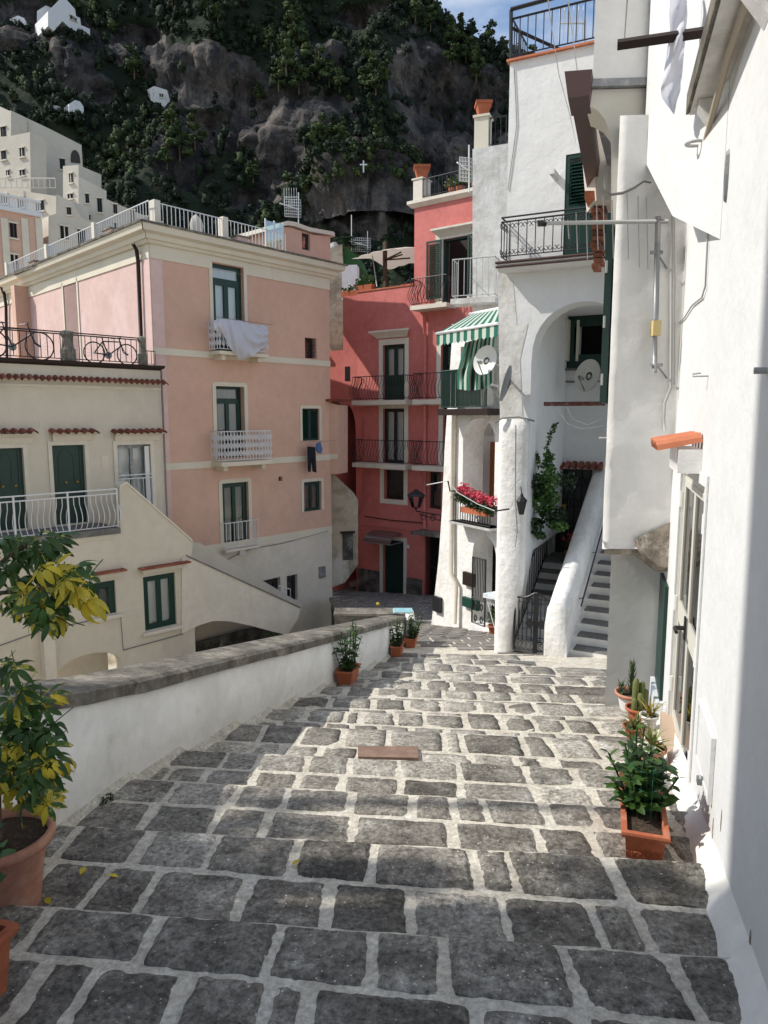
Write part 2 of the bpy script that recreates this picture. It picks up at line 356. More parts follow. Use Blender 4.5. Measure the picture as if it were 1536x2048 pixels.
# inner base line of the left parapet
PB = [(-1.86, -2.5), (-1.84, 1.5), (-1.84, 3.0), (-1.80, 3.65), (-1.62, 4.55), (-1.30, 5.70), (-.98, 6.75), (-.66, 7.80), (-.34, 9.0), (-.06, 10.3), (.18, 11.6), (.42, 12.8)]
def pbx(y):
    for (a, b), (c, d) in zip(PB, PB[1:]):
        if y <= d: return a + (c - a) * (y - b) / (d - b)
    return PB[-1][0]
# mortar bed
mb = MB(); xs = [-2.3 + .06 * i for i in range(108)]
Vv = []; rows = []
def rowpts(fy, dz):
    return [(x, fy(x), dz(x)) for x in xs]
rl = []
rl.append([(x, -2.5, G(-2.5)) for x in xs])
for k, f in enumerate(NOS):
    prevf = NOS[k - 1] if k else (lambda x: -2.5)
    for t in (.1, .2, .3, .4, .5, .6, .7, .8, .9):
        rl.append([(x, prevf(x) + (f(x) - prevf(x)) * t, 0) for x in xs])
        rl[-1] = [(x, y, zs(x, y)) for x, y, _ in rl[-1]]
    rl.append([(x, f(x), G(f(x))) for x in xs])
    rl.append([(x, f(x) + .012, G(f(x)) - .03) for x in xs])
    rl.append([(x, f(x) + .014, G(f(x)) - DROP) for x in xs])
for y in (12.6, 13.4, 14.2):
    rl.append([(x, y + .1 * 0, zs(x, y)) for x in xs])
for r in rl:
    for (x, y, z) in r: Vv.append((x, y, z + .006 * noise.noise(Vector((x * 5, y * 5, 0))) + .004 * noise.noise(Vector((x * 17, y * 17, 0)))))
W_ = len(xs)
fs = [(i * W_ + j, i * W_ + j + 1, (i + 1) * W_ + j + 1, (i + 1) * W_ + j) for i in range(len(rl) - 1) for j in range(W_ - 1)]
mb.add(Vv, fs)
street = mb.build('stepped_street', M['mortar'], None, False, base=(0, 0, 0), kind='structure')

def stone(ypts, parent, h=.012, name='paving_stone', m=None, nsub=3, rnd=.012, seed=0):
    """ypts: 4 corners (x,y) near-left, near-right, far-right, far-left; a hewn sett: a warped grid with an uneven outline and a rough top"""
    rr = random.Random(seed); cs = [Vector((a, b)) for a, b in ypts]; c0 = sum(cs, Vector((0, 0))) / 4
    w = (cs[1] - cs[0]).length; d = (cs[3] - cs[0]).length; y = c0.y
    cell = .020 if y < 3.4 else .034 if y < 4.9 else .07 if y < 7 else .14
    nx = max(3, min(22, int(w / cell))); ny = max(3, min(16, int(d / cell))); am = 1.0 if y < 4.9 else .8
    o = seed * 7.31; V = []; rough = rr.uniform(.5, 1.35)
    def hgt(x, y_):
        return rough * am * (.0065 * noise.noise(Vector((x * 14 + o, y_ * 20, o))) + .0045 * noise.noise(Vector((x * 38 + o, y_ * 52, o))) + (.004 * noise.noise(Vector((x * 85, y_ * 110, o))) if cell < .03 else 0))
    for j in range(ny + 1):
        v = j / ny
        for i in range(nx + 1):
            u = i / nx; p = cs[0].lerp(cs[1], u).lerp(cs[3].lerp(cs[2], u), v)
            eu = min(u, 1 - u) * w; ev = min(v, 1 - v) * d
            ex = noise.noise(Vector((p.x * 9 + o, p.y * 9, 3))) * .016 + noise.noise(Vector((p.x * 30 + o, p.y * 30, 3))) * .007
            k = max(0, 1 - eu / .05); sgn = 1 if u < .5 else -1; p.x += sgn * (abs(ex) + .002) * k * 1.2
            k2 = max(0, 1 - ev / .05); sg2 = 1 if v < .5 else -1; p.y += sg2 * (abs(ex) * .8 + .001) * k2
            rc = max(0, 1 - math.hypot(eu, ev) / .035); p += (c0 - p).normalized() * .006 * rc
            e = min(eu, ev); edge = (i in (0, nx)) or (j in (0, ny))
            z = zs(p.x, p.y) + h * (1 - .55 * max(0, 1 - e / .022)) + hgt(p.x, p.y)
            V.append((p.x, p.y, z if not edge else z - .004))
    W0 = nx + 1; F = [(j * W0 + i, j * W0 + i + 1, (j + 1) * W0 + i + 1, (j + 1) * W0 + i) for j in range(ny) for i in range(nx)]
    rim = [i for i in range(nx + 1)] + [j * W0 + nx for j in range(1, ny + 1)] + [ny * W0 + i for i in range(nx - 1, -1, -1)] + [j * W0 for j in range(ny - 1, 0, -1)]
    b = len(V)
    for k in rim: V.append((V[k][0], V[k][1], V[k][2] - .04))
    L = len(rim); F += [(rim[(k + 1) % L], rim[k], b + k, b + (k + 1) % L) for k in range(L)]
    mb = MB(); mb.add(V, F); return mb.build(name, m or M['stone'], parent, cell > .05)

BN = [  # row boundaries (far side of each row, three sightings) and its joints
    ([(100, 1915), (768, 1997), (1400, 2050)], [-90, 20, 130, 325, 515, 607, 965, 1190, 1420, 1600]),
    (0, [-80, 71, 300, 548, 746, 887, 1144, 1369]),
    ([(100, 1718), (768, 1782), (1400, 1817)], [60, 183, 292, 479, 654, 821, 1017, 1204, 1298]),
    (1, [137, 283, 421, 592, 746, 948, 1021, 1230, 1405]),
    ([(100, 1597), (768, 1632), (1400, 1675)], [180, 288, 425, 525, 704, 908, 1083, 1195, 1350]),
    (2, [250, 342, 471, 571, 704, 825, 904, 971, 1096, 1190, 1345]),
    ([(300, 1533), (768, 1554), (1300, 1585)], [330, 404, 501, 592, 682, 801, 923, 1076, 1198, 1330]),
    (3, [448, 514, 614, 701, 798, 917, 1054, 1154, 1255]),
    ([(440, 1483), (768, 1498), (1290, 1528)], [500, 560, 640, 715, 837, 957, 1036, 1092, 1132, 1240]),
    (4, [465, 526, 604, 689, 776, 889, 925, 1051, 1107, 1195, 1290]),
    (5, [520, 607, 689, 722, 792, 851, 936, 1012, 1079, 1142, 1212]),
    (6, [590, 660, 745, 814, 886, 964, 1022, 1082, 1179]),
    (7, [690, 752, 820, 890, 960, 1030, 1100, 1160]),
    (8, [730, 790, 850, 905, 985, 1040, 1110]),
    (9, None), (10, None), (11, None)]
def colx(y):  # right-hand limit of the paving
    if y < 6.75: return RWX(y) - .07
    if y < 9.6: return 3.05
    return 2.25 + (9.9 - y) * .1 if y > 9.9 else 2.3
def bound(b):
    if isinstance(b, int): return NOS[b + 2], True
    return linfit([(p.x, p.y) for p in (hit(*q) for q in b)]), False
near = NOS[1]; nearn = True
gap = .02; sid = 0; nst = 0
far0 = None
def lay_row(nf, nn_, ff, fn, joints, jit=.012):
    """stones between near line nf and far line ff; joints are x at mid row"""
    global sid, nst
    for i in range(len(joints) - 1):
        a, b = joints[i], joints[i + 1]
        if b - a < .09: continue
        sid += 1; rr = random.Random(sid)
        ga = rr.uniform(.010, .026); gb = rr.uniform(.010, .026); k = .03
        def cx(x, y, ym): return x + (y - ym) * k
        ym = (nf(a) + ff(a)) / 2
        gn = rr.uniform(.012, .024) if not nn_ else .022
        gf = rr.uniform(.010, .020) if not fn else rr.uniform(0.0, .010)
        xa, xb = a + ga, b - gb
        j = lambda: rr.uniform(-jit, jit)
        c = [(cx(xa, nf(xa), ym) + j(), nf(xa) + gn + abs(j()) * .4), (cx(xb, nf(xb), ym) + j(), nf(xb) + gn + abs(j()) * .4),
             (cx(xb, ff(xb), ym) + j(), ff(xb) - gf), (cx(xa, ff(xa), ym) + j(), ff(xa) - gf)]
        if c[2][1] - c[1][1] < .06: continue
        nm = 'paving_stone'; mm = M['stone_worn_lit'] if rr.random() < max(.08, min(.85, (ym - 3.1) * .55)) else M['stone']  # lighter setts likelier in the sunlit rows farther off
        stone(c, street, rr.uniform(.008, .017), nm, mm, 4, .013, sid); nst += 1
seq = [(NOS[1], True)]
for b, j in BN: pass
prev, pn = NOS[0], True
# the two rows nearest the camera lie mostly below the frame
xs_ = lambda y, w: [pbx(y) + .06 + w * i for i in range(int((colx(y) - pbx(y) - .1) / w) + 1)] + [colx(y)]
prev, pn = (lambda x: 1.42 - .08 * x), False
lay_row((lambda x: 0.95 - .06 * x), True, prev, False, xs_(1.2, .37))
lay_row(prev, False, NOS[1], True, xs_(1.6, .34))
prev, pn = NOS[1], True
for bi, (b, j) in enumerate(BN):
    f, fn = bound(b)
    ym_ = (prev(0) + f(0)) / 2
    d = f(0) - prev(0)
    if j is not None:
        J = []
        for px_ in j:
            # sight the joint on the middle of the row
            best = None
            lo, hi = 1030.0, 2600.0
            for _ in range(30):
                m_ = (lo + hi) / 2; p = hit(px_, m_)
                if p.y > (prev(p.x) + f(p.x)) / 2: lo = m_
                else: hi = m_
            J.append(hit(px_, hi).x)
        lft = pbx(ym_) + .05; rgt = colx(ym_)
        J = [lft] + [x for x in J if lft + .1 < x < rgt - .1] + [rgt]
        nsub = 1
    else:
        nsub = max(1, round(d / .42)); J = None
    if J is not None and d > .62:
        # a deep tread seen foreshortened holds two courses
        mid = (lambda p, f: (lambda x: (p(x) + f(x)) / 2))(prev, f)
        J2 = [J[0]] + [(a + b) / 2 for a, b in zip(J, J[1:])] + [J[-1]]
        lay_row(prev, pn, mid, False, J2); lay_row(mid, False, f, fn, J)
    elif J is not None: lay_row(prev, pn, f, fn, J)
    else:
        for q in range(nsub):
            a = (lambda p, f, t: (lambda x: p(x) + (f(x) - p(x)) * t))(prev, f, q / nsub)
            c = (lambda p, f, t: (lambda x: p(x) + (f(x) - p(x)) * t))(prev, f, (q + 1) / nsub)
            y_ = (a(1) + c(1)) / 2; xx = pbx(y_) + .05; Jq = [xx]
            while xx < colx(y_) - .35: xx += random.uniform(.34, .58); Jq.append(xx)
            Jq[-1] = colx(y_)
            lay_row(a, pn if q == 0 else False, c, fn if q == nsub - 1 else False, Jq)
    prev, pn = f, fn
print('stones', nst)
# the terracotta slab let into the third step
p0 = hit(716, 1521); p1 = hit(837, 1523); p2 = hit(835, 1500); p3 = hit(716, 1499)
mb = MB(); V = [(p.x, p.y, zs(p.x, p.y) + h) for h in (-.01, .030) for p in (p0, p1, p2, p3)]
mb.add(V, [(0, 1, 5, 4), (1, 2, 6, 5), (2, 3, 7, 6), (3, 0, 4, 7), (4, 5, 6, 7)])
mb.build('terracotta_slab', mat('worn_terracotta', (.26, .17, .13), .9, (.20, .13, .10), 9., .4, .6, 20, .4, .004), street, label='reddish brown slab let into the grey paving')
# inspection cover
q = [gnd(1014, 1321), gnd(1071, 1325), gnd(1068, 1306), gnd(1018, 1306)]
cv = thing('inspection_cover', (q[0] + q[2]) / 2, 'flat two-panel metal drain cover in the paving before the black gate', 'cover')
for a, b in ((0, .49), (.51, 1)):
    mb = MB(); A = q[0].lerp(q[1], a); B = q[0].lerp(q[1], b); Cc = q[3].lerp(q[2], b); D = q[3].lerp(q[2], a)
    V = [(p.x, p.y, zs(p.x, p.y) + h) for h in (0, .022) for p in (A, B, Cc, D)]
    mb.add(V, [(0, 1, 5, 4), (1, 2, 6, 5), (2, 3, 7, 6), (3, 0, 4, 7), (4, 5, 6, 7)]); mb.build('panel', M['iron_cover'], cv)
# lower plaza, with its diagonal setts
PZL = [(.42, 12.8), (-.2, 13.2), (-.62, 15), (-.95, 17.5), (-1.25, 20), (-1.72, 23.4), (-2.6, 30), (-2.6, 40)]
def plx(y):
    for (a, b), (c, d) in zip(PZL, PZL[1:]):
        if y <= d: return a + (c - a) * (y - b) / (d - b)
    return PZL[-1][0]
mb = MB(); V = []; ny = 40; nx = 12
for i in range(ny + 1):
    y = 12.4 + (40 - 12.4) * i / ny
    for k in range(nx + 1):
        x = plx(y) + (6.5 - plx(y)) * k / nx; V.append((x, y, G(y) - .006 if y > 12.9 else zs(x, y) - .02))
mb.add(V, [(i * (nx + 1) + k, i * (nx + 1) + k + 1, (i + 1) * (nx + 1) + k + 1, (i + 1) * (nx + 1) + k) for i in range(ny) for k in range(nx)])
plaza = mb.build('plaza', M['mortar'], None, False, base=(0, 12.4, G(12.4)), kind='structure')
mb = MB(); c_ = .56; rr = random.Random(5)
ca, sa = math.cos(R(58)), math.sin(R(58))
for i in range(-60, 60):
    for j in range(-60, 60):
        u0, v0 = i * c_, j * c_ * .8 + (c_ * .4 if i % 2 else 0)
        def tr(u, v): return (3 + u * ca - v * sa, 20 + u * sa + v * ca)
        cx_, cy_ = tr(u0 + c_ / 2, v0 + c_ * .4)
        if cy_ < 13.9 or cy_ > 31 or cx_ < plx(cy_) + .25 or cx_ > 6.2: continue
        g = .03; P4 = [tr(u0 + g + rr.uniform(0, .03), v0 + g + rr.uniform(0, .03)), tr(u0 + c_ - g - rr.uniform(0, .03), v0 + g + rr.uniform(0, .03)), tr(u0 + c_ - g - rr.uniform(0, .03), v0 + c_ * .8 - g - rr.uniform(0, .03)), tr(u0 + g, v0 + c_ * .8 - g)]
        mb.add([(x, y, G(y) + h) for h in (-.02, .010) for x, y in P4], [(0, 1, 5, 4), (1, 2, 6, 5), (2, 3, 7, 6), (3, 0, 4, 7), (4, 5, 6, 7)])
mb.build('paving_stones', M['stone_far'], plaza, False, kind='stuff')
# plaza ground between the last row and the diagonal setts
mb = MB(); rr = random.Random(9)
y = NOS[-1](1) + .02
while y < 13.8:
    x = max(plx(y + .2), pbx(y)) + .08
    while x < 2.1 if y < 12.6 else x < 5:
        w = rr.uniform(.35, .6); P4 = [(x, y), (x + w - .05, y), (x + w - .05, y + .36), (x, y + .36)]
        mb.add([(a, b, zs(a, b) + h) for h in (-.02, .010) for a, b in P4], [(0, 1, 5, 4), (1, 2, 6, 5), (2, 3, 7, 6), (3, 0, 4, 7), (4, 5, 6, 7)]); x += w
    y += .41
mb.build('paving_setts', M['stone_far'], plaza, False, kind='stuff')

# lower ground beyond the parapet, and the far terrain base
mb = MB(); mb.quad((-60, -30, -6.6), (40, -30, -6.6), (40, 130, -6.6), (-60, 130, -6.6)); mb.build('lower_ground', M['old'], None, kind='structure')

# ================================================================ left parapet wall
def z_at(p, line):
    """height over (x,y) whose sighting falls on a drawn line y(x)"""
    z = p[2]
    for _ in range(12):
        x_, y_ = proj((p[0], p[1], z))
        ty = line(x_); d = (Vector((p[0], p[1], z)) - CAM)
        z += (y_ - ty) * d.y / FPX
    return z
def pl(pts):
    def f(x):
        pp = pts
        if x <= pp[0][0]: a, b = pp[0], pp[1]
        elif x >= pp[-1][0]: a, b = pp[-2], pp[-1]
        else:
            for a, b in zip(pp, pp[1:]):
                if a[0] <= x <= b[0]: break
        return a[1] + (b[1] - a[1]) * (x - a[0]) / (b[0] - a[0])
    return f
copl = pl([(-300, 1452), (130, 1384), (300, 1354), (661, 1269), (816, 1232)])
para = thing('parapet_wall', (-1, 6, G(6)), 'long low whitewashed wall with dark grey coping along the steps', 'wall')
ctr = []
fine = []
for (a, b), (c, d) in zip(PB, PB[1:]):
    for t in (0, .34, .67): fine.append((a + (c - a) * t, b + (d - b) * t))
fine.append(PB[-1])
for i, p in enumerate(fine):
    q0 = fine[max(0, i - 1)]; q1 = fine[min(len(fine) - 1, i + 1)]
    d = Vector((q1[0] - q0[0], q1[1] - q0[1])).normalized(); nl = Vector((-d.y, d.x))
    if p[1] > 2.2: zt = z_at((p[0], p[1], G(p[1]) + .6), copl)
    else: zt = None
    ctr.append([Vector(p), nl, zt])
zb = next(c[2] for c in ctr if c[2] is not None); pb_ = next(c[0] for c in ctr if c[2] is not None)
for c in ctr:
    if c[2] is None: c[2] = zb + (pb_.y - c[0].y) * .17
mb = MB(); cp = MB(); TH = .36; V = []; CV = []
rr = random.Random(3)
for i, (p, nl, zt) in enumerate(ctr):
    wob = .012 * noise.noise(Vector((p.x * 2, p.y * 1.3, 3)))
    o = p + nl * TH; ip = p + nl * wob
    V += [(ip.x - .03, ip.y, G(p.y) - .35), (ip.x, ip.y, G(p.y) + .12), (ip.x, ip.y, zt - .08), (o.x, o.y, zt - .08), (o.x, o.y, -8)]
    e = p - nl * (.012 + .006 * rr.random()); e2 = p - nl * .006; oo = o + nl * .03; jz = .006 * rr.uniform(-1, 1)
    CV += [(p.x + nl.x * .02, p.y + nl.y * .02, zt - .105 + jz * 2), (e.x, e.y, zt - .09 + jz), (e.x, e.y, zt - .02), (e2.x + nl.x * .03, e2.y + nl.y * .03, zt), (oo.x - nl.x * .03, oo.y - nl.y * .03, zt + .01), (oo.x, oo.y, zt - .03), (oo.x, oo.y, zt - .13)]
n_ = len(ctr)
mb.add(V, [(i * 5 + k, i * 5 + k + 1, i * 5 + k + 6, i * 5 + k + 5) for i in range(n_ - 1) for k in range(4)] + [tuple(range((n_ - 1) * 5, n_ * 5))])
cp.add(CV, [(i * 7 + k, i * 7 + (k + 1) % 7, (i + 1) * 7 + (k + 1) % 7, (i + 1) * 7 + k) for i in range(n_ - 1) for k in range(7)] + [tuple(range((n_ - 1) * 7, n_ * 7))])
mb.build('wall', M['wall_white'], para, True)
cp.build('coping', M['coping'], para, False)
# end pier and its return to the left
pe, nle, zte = ctr[-1]
Fe = Fr((pe.x, pe.y), (.93, -.05)); Fe.nn = Vector((0, -1, 0)); Fe.d = Vector((1, 0, 0))
mb = MB(); mb.prism(WF, [(pe.x - .02, -3.2), (pe.x + .17, -3.2), (pe.x + .15, zte - .03), (pe.x + .11, zte + .005), (pe.x - .02, zte + .005)], -(pe.y + .5), -(pe.y - .25))
mb.build('end_pier', M['wall_white'], para)
mb = MB(); mb.prism(WF, [(-.95, zte - .03), (pe.x - .03, zte - .03), (pe.x - .03, zte + .012), (-.95, zte + .012)], -(pe.y + .55), -(pe.y + .12)); mb.build('return_coping', M['coping'], para)
mb = MB(); mb.prism(WF, [(-.93, -8), (pe.x - .04, -8), (pe.x - .04, zte - .031), (-.93, zte - .031)], -(pe.y + .52), -(pe.y + .15)); mb.build('return_wall', M['rubble'], para)
mb = MB(); mb.prism(WF, [(pe.x - .25, zte + .013), (pe.x + .12, zte + .013), (pe.x + .12, zte + .024), (pe.x - .22, zte + .024)], -(pe.y + .5), -(pe.y + .18)); mb.build('painted_patch', M['aqua'], para, label='faded pale blue paint on the coping end')
# cement fillet at the foot of the parapet
mb = MB(); V = []
yy = [1.0 + .12 * i for i in range(96)]
for i, y in enumerate(yy):
    x = pbx(y); w = .05 + .025 * noise.noise(Vector((y * 3, 1, 1))); V += [(x - .02, y, zs(x, y) + .07), (x + w * .6, y, zs(x, y) + .016), (x + w * 1.3, y, zs(x, y) - .01)]
mb.add(V, [(i * 3 + k, i * 3 + k + 1, i * 3 + k + 4, i * 3 + k + 3) for i in range(len(yy) - 1) for k in (0, 1)])
mb.build('cement_fillet', M['mortar'], para, True)
# retaining wall of the plaza edge (dark rubble)
mb = MB(); L_ = 26; V = []
for i in range(L_):
    t = i / (L_ - 1); y = 12.9 + (23.6 - 12.9) * t; x = plx(y)
    for k in range(9):
        z = G(y) + .03 - (k / 8.) * (G(y) + 7.5)
        d = .10 * noise.noise(Vector((x * 2, y * 1.6, z * 1.8))) + .06 * noise.noise(Vector((x * 5, y * 5, z * 5)))
        V.append((x - .02 - k * .02 + d, y, z))
mb.add(V, [(i * 9 + k, i * 9 + k + 1, (i + 1) * 9 + k + 1, (i + 1) * 9 + k) for i in range(L_ - 1) for k in range(8)])
ret = mb.build('retaining_wall', M['rubble'], None, True, label='dark rough stone retaining wall below the plaza edge', cat='wall')
mb = MB(); V = []
for i in range(L_):
    t = i / (L_ - 1); y = 12.9 + (23.6 - 12.9) * t; x = plx(y); zz = G(y)
    V += [(x - .12, y, zz - .02), (x - .12, y, zz + .07), (x + .28, y, zz + .07), (x + .28, y, zz - .02)]
mb.add(V, [(i * 4 + k, i * 4 + k + 1, (i + 1) * 4 + k + 1, (i + 1) * 4 + k) for i in range(L_ - 1) for k in range(3)] + [(0, 1, 2, 3)])
mb.build('kerb', M['coping'], ret)
# ================================================================ building helpers
def M4(x, y, z, p):
    return Matrix(((x[0], y[0], z[0], p[0]), (x[1], y[1], z[1], p[1]), (x[2], y[2], z[2], p[2]), (0, 0, 0, 1)))
def R4(s0, s1, z0, z1): return [(s0, z0), (s1, z0), (s1, z1), (s0, z1)]
def arch(s0, s1, z0, zsp, zt, n=10):
    c = (s0 + s1) / 2; r = (s1 - s0) / 2
    return [(s0, z0), (s1, z0)] + [(c + r * math.cos(math.pi * i / n), zsp + (zt - zsp) * math.sin(math.pi * i / n)) for i in range(n + 1)]
def wall(parent, fr, pts, holes=(), m=None, th=.35, name='wall', n1=0., smooth=False, label=None):
    mb = MB(); mb.prism(fr, pts, n1 - th, n1, 0, holes); return mb.build(name, m, parent, smooth, label=label)
def backing(mb, fr, r, d=.37, k=.05):
    s0, s1, z0, z1 = r; mb.box(fr, s0 - k, s1 + k, z0 - k, z1 + k, -d - .04, -d)
def window(parent, fr, r, depth=.10, fm=None, leaves=2, transom=None, curt=None, panel=0., fw=.055, name='window', glass=True, back=True, room='dark', label=None, bars=0, thk=.05):
    s0, s1, z0, z1 = r; fm = fm or M['green']; mb = MB(); t = thk
    n1 = -depth; n0 = -depth - t
    mb.box(fr, s0, s0 + fw, z0, z1, n0, n1); mb.box(fr, s1 - fw, s1, z0, z1, n0, n1)
    mb.box(fr, s0 + fw, s1 - fw, z1 - fw, z1, n0, n1); mb.box(fr, s0 + fw, s1 - fw, z0, z0 + fw, n0, n1)
    zt = z1 - fw; panes = []
    if transom is not None:
        mb.box(fr, s0 + fw, s1 - fw, transom - fw * .6, transom + fw * .6, n0, n1 + .004); panes.append((s0 + fw, s1 - fw, transom + fw * .6, z1 - fw)); zt = transom - fw * .6
    zb = z0 + fw
    if panel: mb.box(fr, s0 + fw, s1 - fw, z0 + fw, z0 + panel, n0 + .01, n1 - .012); mb.box(fr, s0 + fw, s1 - fw, z0 + panel, z0 + panel + fw, n0, n1 + .003); zb = z0 + panel + fw
    w = (s1 - s0 - 2 * fw) / leaves
    for i in range(leaves):
        a = s0 + fw + w * i; b = a + w; k = fw * .75
        mb.box(fr, a, a + k, zb, zt, n0 + .006, n1 + .006); mb.box(fr, b - k, b, zb, zt, n0 + .006, n1 + .006)
        mb.box(fr, a + k, b - k, zt - k, zt, n0 + .006, n1 + .006); mb.box(fr, a + k, b - k, zb, zb + k, n0 + .006, n1 + .006)
        panes.append((a + k, b - k, zb + k, zt - k))
    w_ = mb.build(name, fm, parent, label=label)
    if glass:
        for p in panes:
            mb = MB(); mb.box(fr, *p, n0 + t * .3, n0 + t * .44); mb.build('pane', M['glass'], w_)
    if curt:
        mb = MB(); n = 14; V = []
        for i in range(n + 1):
            s = s0 + (s1 - s0) * i / n; d = n0 - .05 + .018 * math.sin(i * 2.3)
            V += [fr.w(s, z0 + .02, d), fr.w(s, z1 - .02, d)]
        mb.add(V, [(2 * i, 2 * i + 2, 2 * i + 3, 2 * i + 1) for i in range(n)]); mb.build('curtain', M[curt], w_, True)
    if back:
        mb = MB(); backing(mb, fr, r); mb.build('room', M[room], w_)
    return w_
def surround(parent, fr, r, w=.12, m=None, n=.03, notch=0, sill=False, name='window_surround', top=None):
    s0, s1, z0, z1 = r; t = top or w
    o = [(s0 - w, z0 - (w if sill else 0)), (s1 + w, z0 - (w if sill else 0)), (s1 + w, z1 + t - notch), (s1 + w - notch, z1 + t), (s0 - w + notch, z1 + t), (s0 - w, z1 + t - notch)] if notch else R4(s0 - w, s1 + w, z0 - (w if sill else 0), z1 + t)
    mb = MB()
    if sill: mb.prism(fr, o, 0.002, n, 0, [R4(s0, s1, z0, z1)])
    else:
        o2 = [(s0 - w, z0), (s0, z0), (s0, z1), (s1, z1), (s1, z0)] + o[1:]
        o2 = [(s0, z0), (s0, z1), (s1, z1), (s1, z0)] + o[1:] + [o[0]]
        mb.prism(fr, o2, 0.002, n)
    return mb.build(name, m or M['cream_trim'], parent)
def louvre(parent, fr, r, n0=.0, th=.04, m=None, name='shutter', slat=.055, label=None):
    """closed louvred shutter leaf lying in the plane: frame with separate tilted slats"""
    s0, s1, z0, z1 = r; m = m or M['green']; mb = MB(); f = .055
    mb.box(fr, s0, s0 + f, z0, z1, n0, n0 + th); mb.box(fr, s1 - f, s1, z0, z1, n0, n0 + th)
    mb.box(fr, s0 + f, s1 - f, z0, z0 + f, n0, n0 + th); mb.box(fr, s0 + f, s1 - f, z1 - f, z1, n0, n0 + th)
    o = mb.build(name, m, parent, label=label)
    k = int((z1 - z0 - 2 * f) / slat); me = None
    for i in range(k):
        z = z0 + f + slat * (i + .5)
        if me is None:
            b = MB(); L = (s1 - s0 - 2 * f); D = Vector(fr.d); NN = Vector(fr.nn)
            P = [Vector((0, -.02, -.018)), Vector((L, -.02, -.018)), Vector((L, .02, .018)), Vector((0, .02, .018))]
            # outer edge low, inner edge high
            P = [Vector((a.x, a.y, -a.z)) for a in P]
            V = P + [p + Vector((0, .004, .006)) for p in P]
            b.add(V, [(3, 2, 1, 0), (4, 5, 6, 7), (0, 1, 5, 4), (1, 2, 6, 5), (2, 3, 7, 6), (3, 0, 4, 7)]); me = mesh_of(b, 'slat', m)
        inst(me, 'slat', o, M4(fr.d, fr.nn, (0, 0, 1), fr.w(s0 + f, z, n0 + th * .5)))
    return o
BARS = {}
def bar_mesh(h, r, m, style='straight'):
    key = (round(h, 2), r, m.name, style)
    if key in BARS: return BARS[key]
    b = MB()
    if style == 'straight': b.tube([(0, 0, 0), (0, 0, h)], r, 5)
    elif style == 'belly':
        P = [(0, .16 * math.sin(min(1, t / .75) * math.pi) ** 1.0 * (1 if t < .75 else 0) * (1 - .25 * t) , h * t) for t in [i / 9 for i in range(10)]]
        b.tube(P, r, 5)
    elif style == 'scroll':
        b.tube([(0, 0, 0), (0, 0, h)], r, 5)
        for z0_, sg in ((h * .86, 1), (h * .12, -1)):
            for sx in (-1, 1):
                P = [(sx * (.012 + .028 * (1 - math.cos(a)) * .9), 0, z0_ + sg * .03 * math.sin(a)) for a in [i * .55 for i in range(10)]]
                b.tube(P, r * .7, 4)
    elif style == 'cast':
        b.tube([(0, 0, 0), (0, 0, h)], r, 5)
        for q in (.22, .5, .78):
            for sx in (-1, 1):
                P = [(sx * .045 * math.sin(a), 0, h * q + .075 * math.cos(a)) for a in [i * math.pi / 6 for i in range(7)]]
                b.tube(P, r * 1.1, 4)
            b.ball((0, 0, h * q), .022, (1, .5, 1.4), n=4)
    me = mesh_of(b, 'bar', m); BARS[key] = me; return me
def railing(parent, pts, h, m, sp=.11, r=.008, style='straight', top=.016, low=.06, posts=False, rails=(1.0,), prop='railing', closed_low=True):
    """pts: 3D foot points of the rail; returns the rails part's bars as children of parent"""
    pts = [Vector(p) for p in pts]; mb = MB(); up = Vector((0, 0, h))
    for a, b in zip(pts, pts[1:]):
        for q in rails: mb.tube([a + up * q, b + up * q], top, 6)
        if closed_low: mb.tube([a + Vector((0, 0, low)), b + Vector((0, 0, low))], top * .7, 5)
    if posts:
        for p in pts: mb.tube([p - Vector((0, 0, .05)), p + up], top * 1.3, 6)
    mb.build(prop, m, parent)
    hb = h - low if closed_low else h
    me = bar_mesh(hb * rails[-1], r, m, style)
    for a, b in zip(pts, pts[1:]):
        L = (Vector((b.x, b.y, 0)) - Vector((a.x, a.y, 0))).length; k = max(2, int(round(L / sp)))
        d = Vector((b.x - a.x, b.y - a.y, 0)).normalized(); o = Vector((d.y, -d.x, 0))
        if o.dot(CAM - a) < 0: o = -o
        # outward of a corner segment: away from the balcony middle
        if len(pts) > 2:
            c = sum(pts, Vector((0, 0, 0))) / len(pts); mid = (a + b) / 2
            if o.dot(mid - c) < 0: o = -o
        for i in range(0 if a is pts[0] else 1, k + 1):
            p = a.lerp(b, i / k); inst(me, 'bar', parent, M4(d, o, (0, 0, 1), p + Vector((0, 0, low if closed_low else 0))))
def balcony(parent, fr, s0, s1, z, depth, h, m, slabm, th=.12, sp=.11, r=.008, style='straight', rails=(1.0,), name='balcony', n=0, label=None, inset=.03, brackets=False, top=.016):
    mb = MB(); mb.box(fr, s0, s1, z - th, z, n + .002, n + depth)
    if brackets:
        for s in (s0 + .15, s1 - .3): mb.prism(Fr(fr.w(s, 0, 0)[:2], fr.nn[:2]), [(0.01, z - th - .30), (depth * .85, z - th - .02), (depth * .85, z - th - .002), (0.01, z - th - .002)], 0, .15) if False else mb.box(fr, s, s + .14, z - th - .14, z - th - .003, n + .002, n + depth * .75)
    b = mb.build(name, slabm, parent, label=label); i = inset
    pts = [fr.w(s0 + i, z, n + .01), fr.w(s0 + i, z, n + depth - i), fr.w(s1 - i, z, n + depth - i), fr.w(s1 - i, z, n + .01)]
    railing(b, pts, h, m, sp, r, style, top, rails=rails); return b
TILE = {}
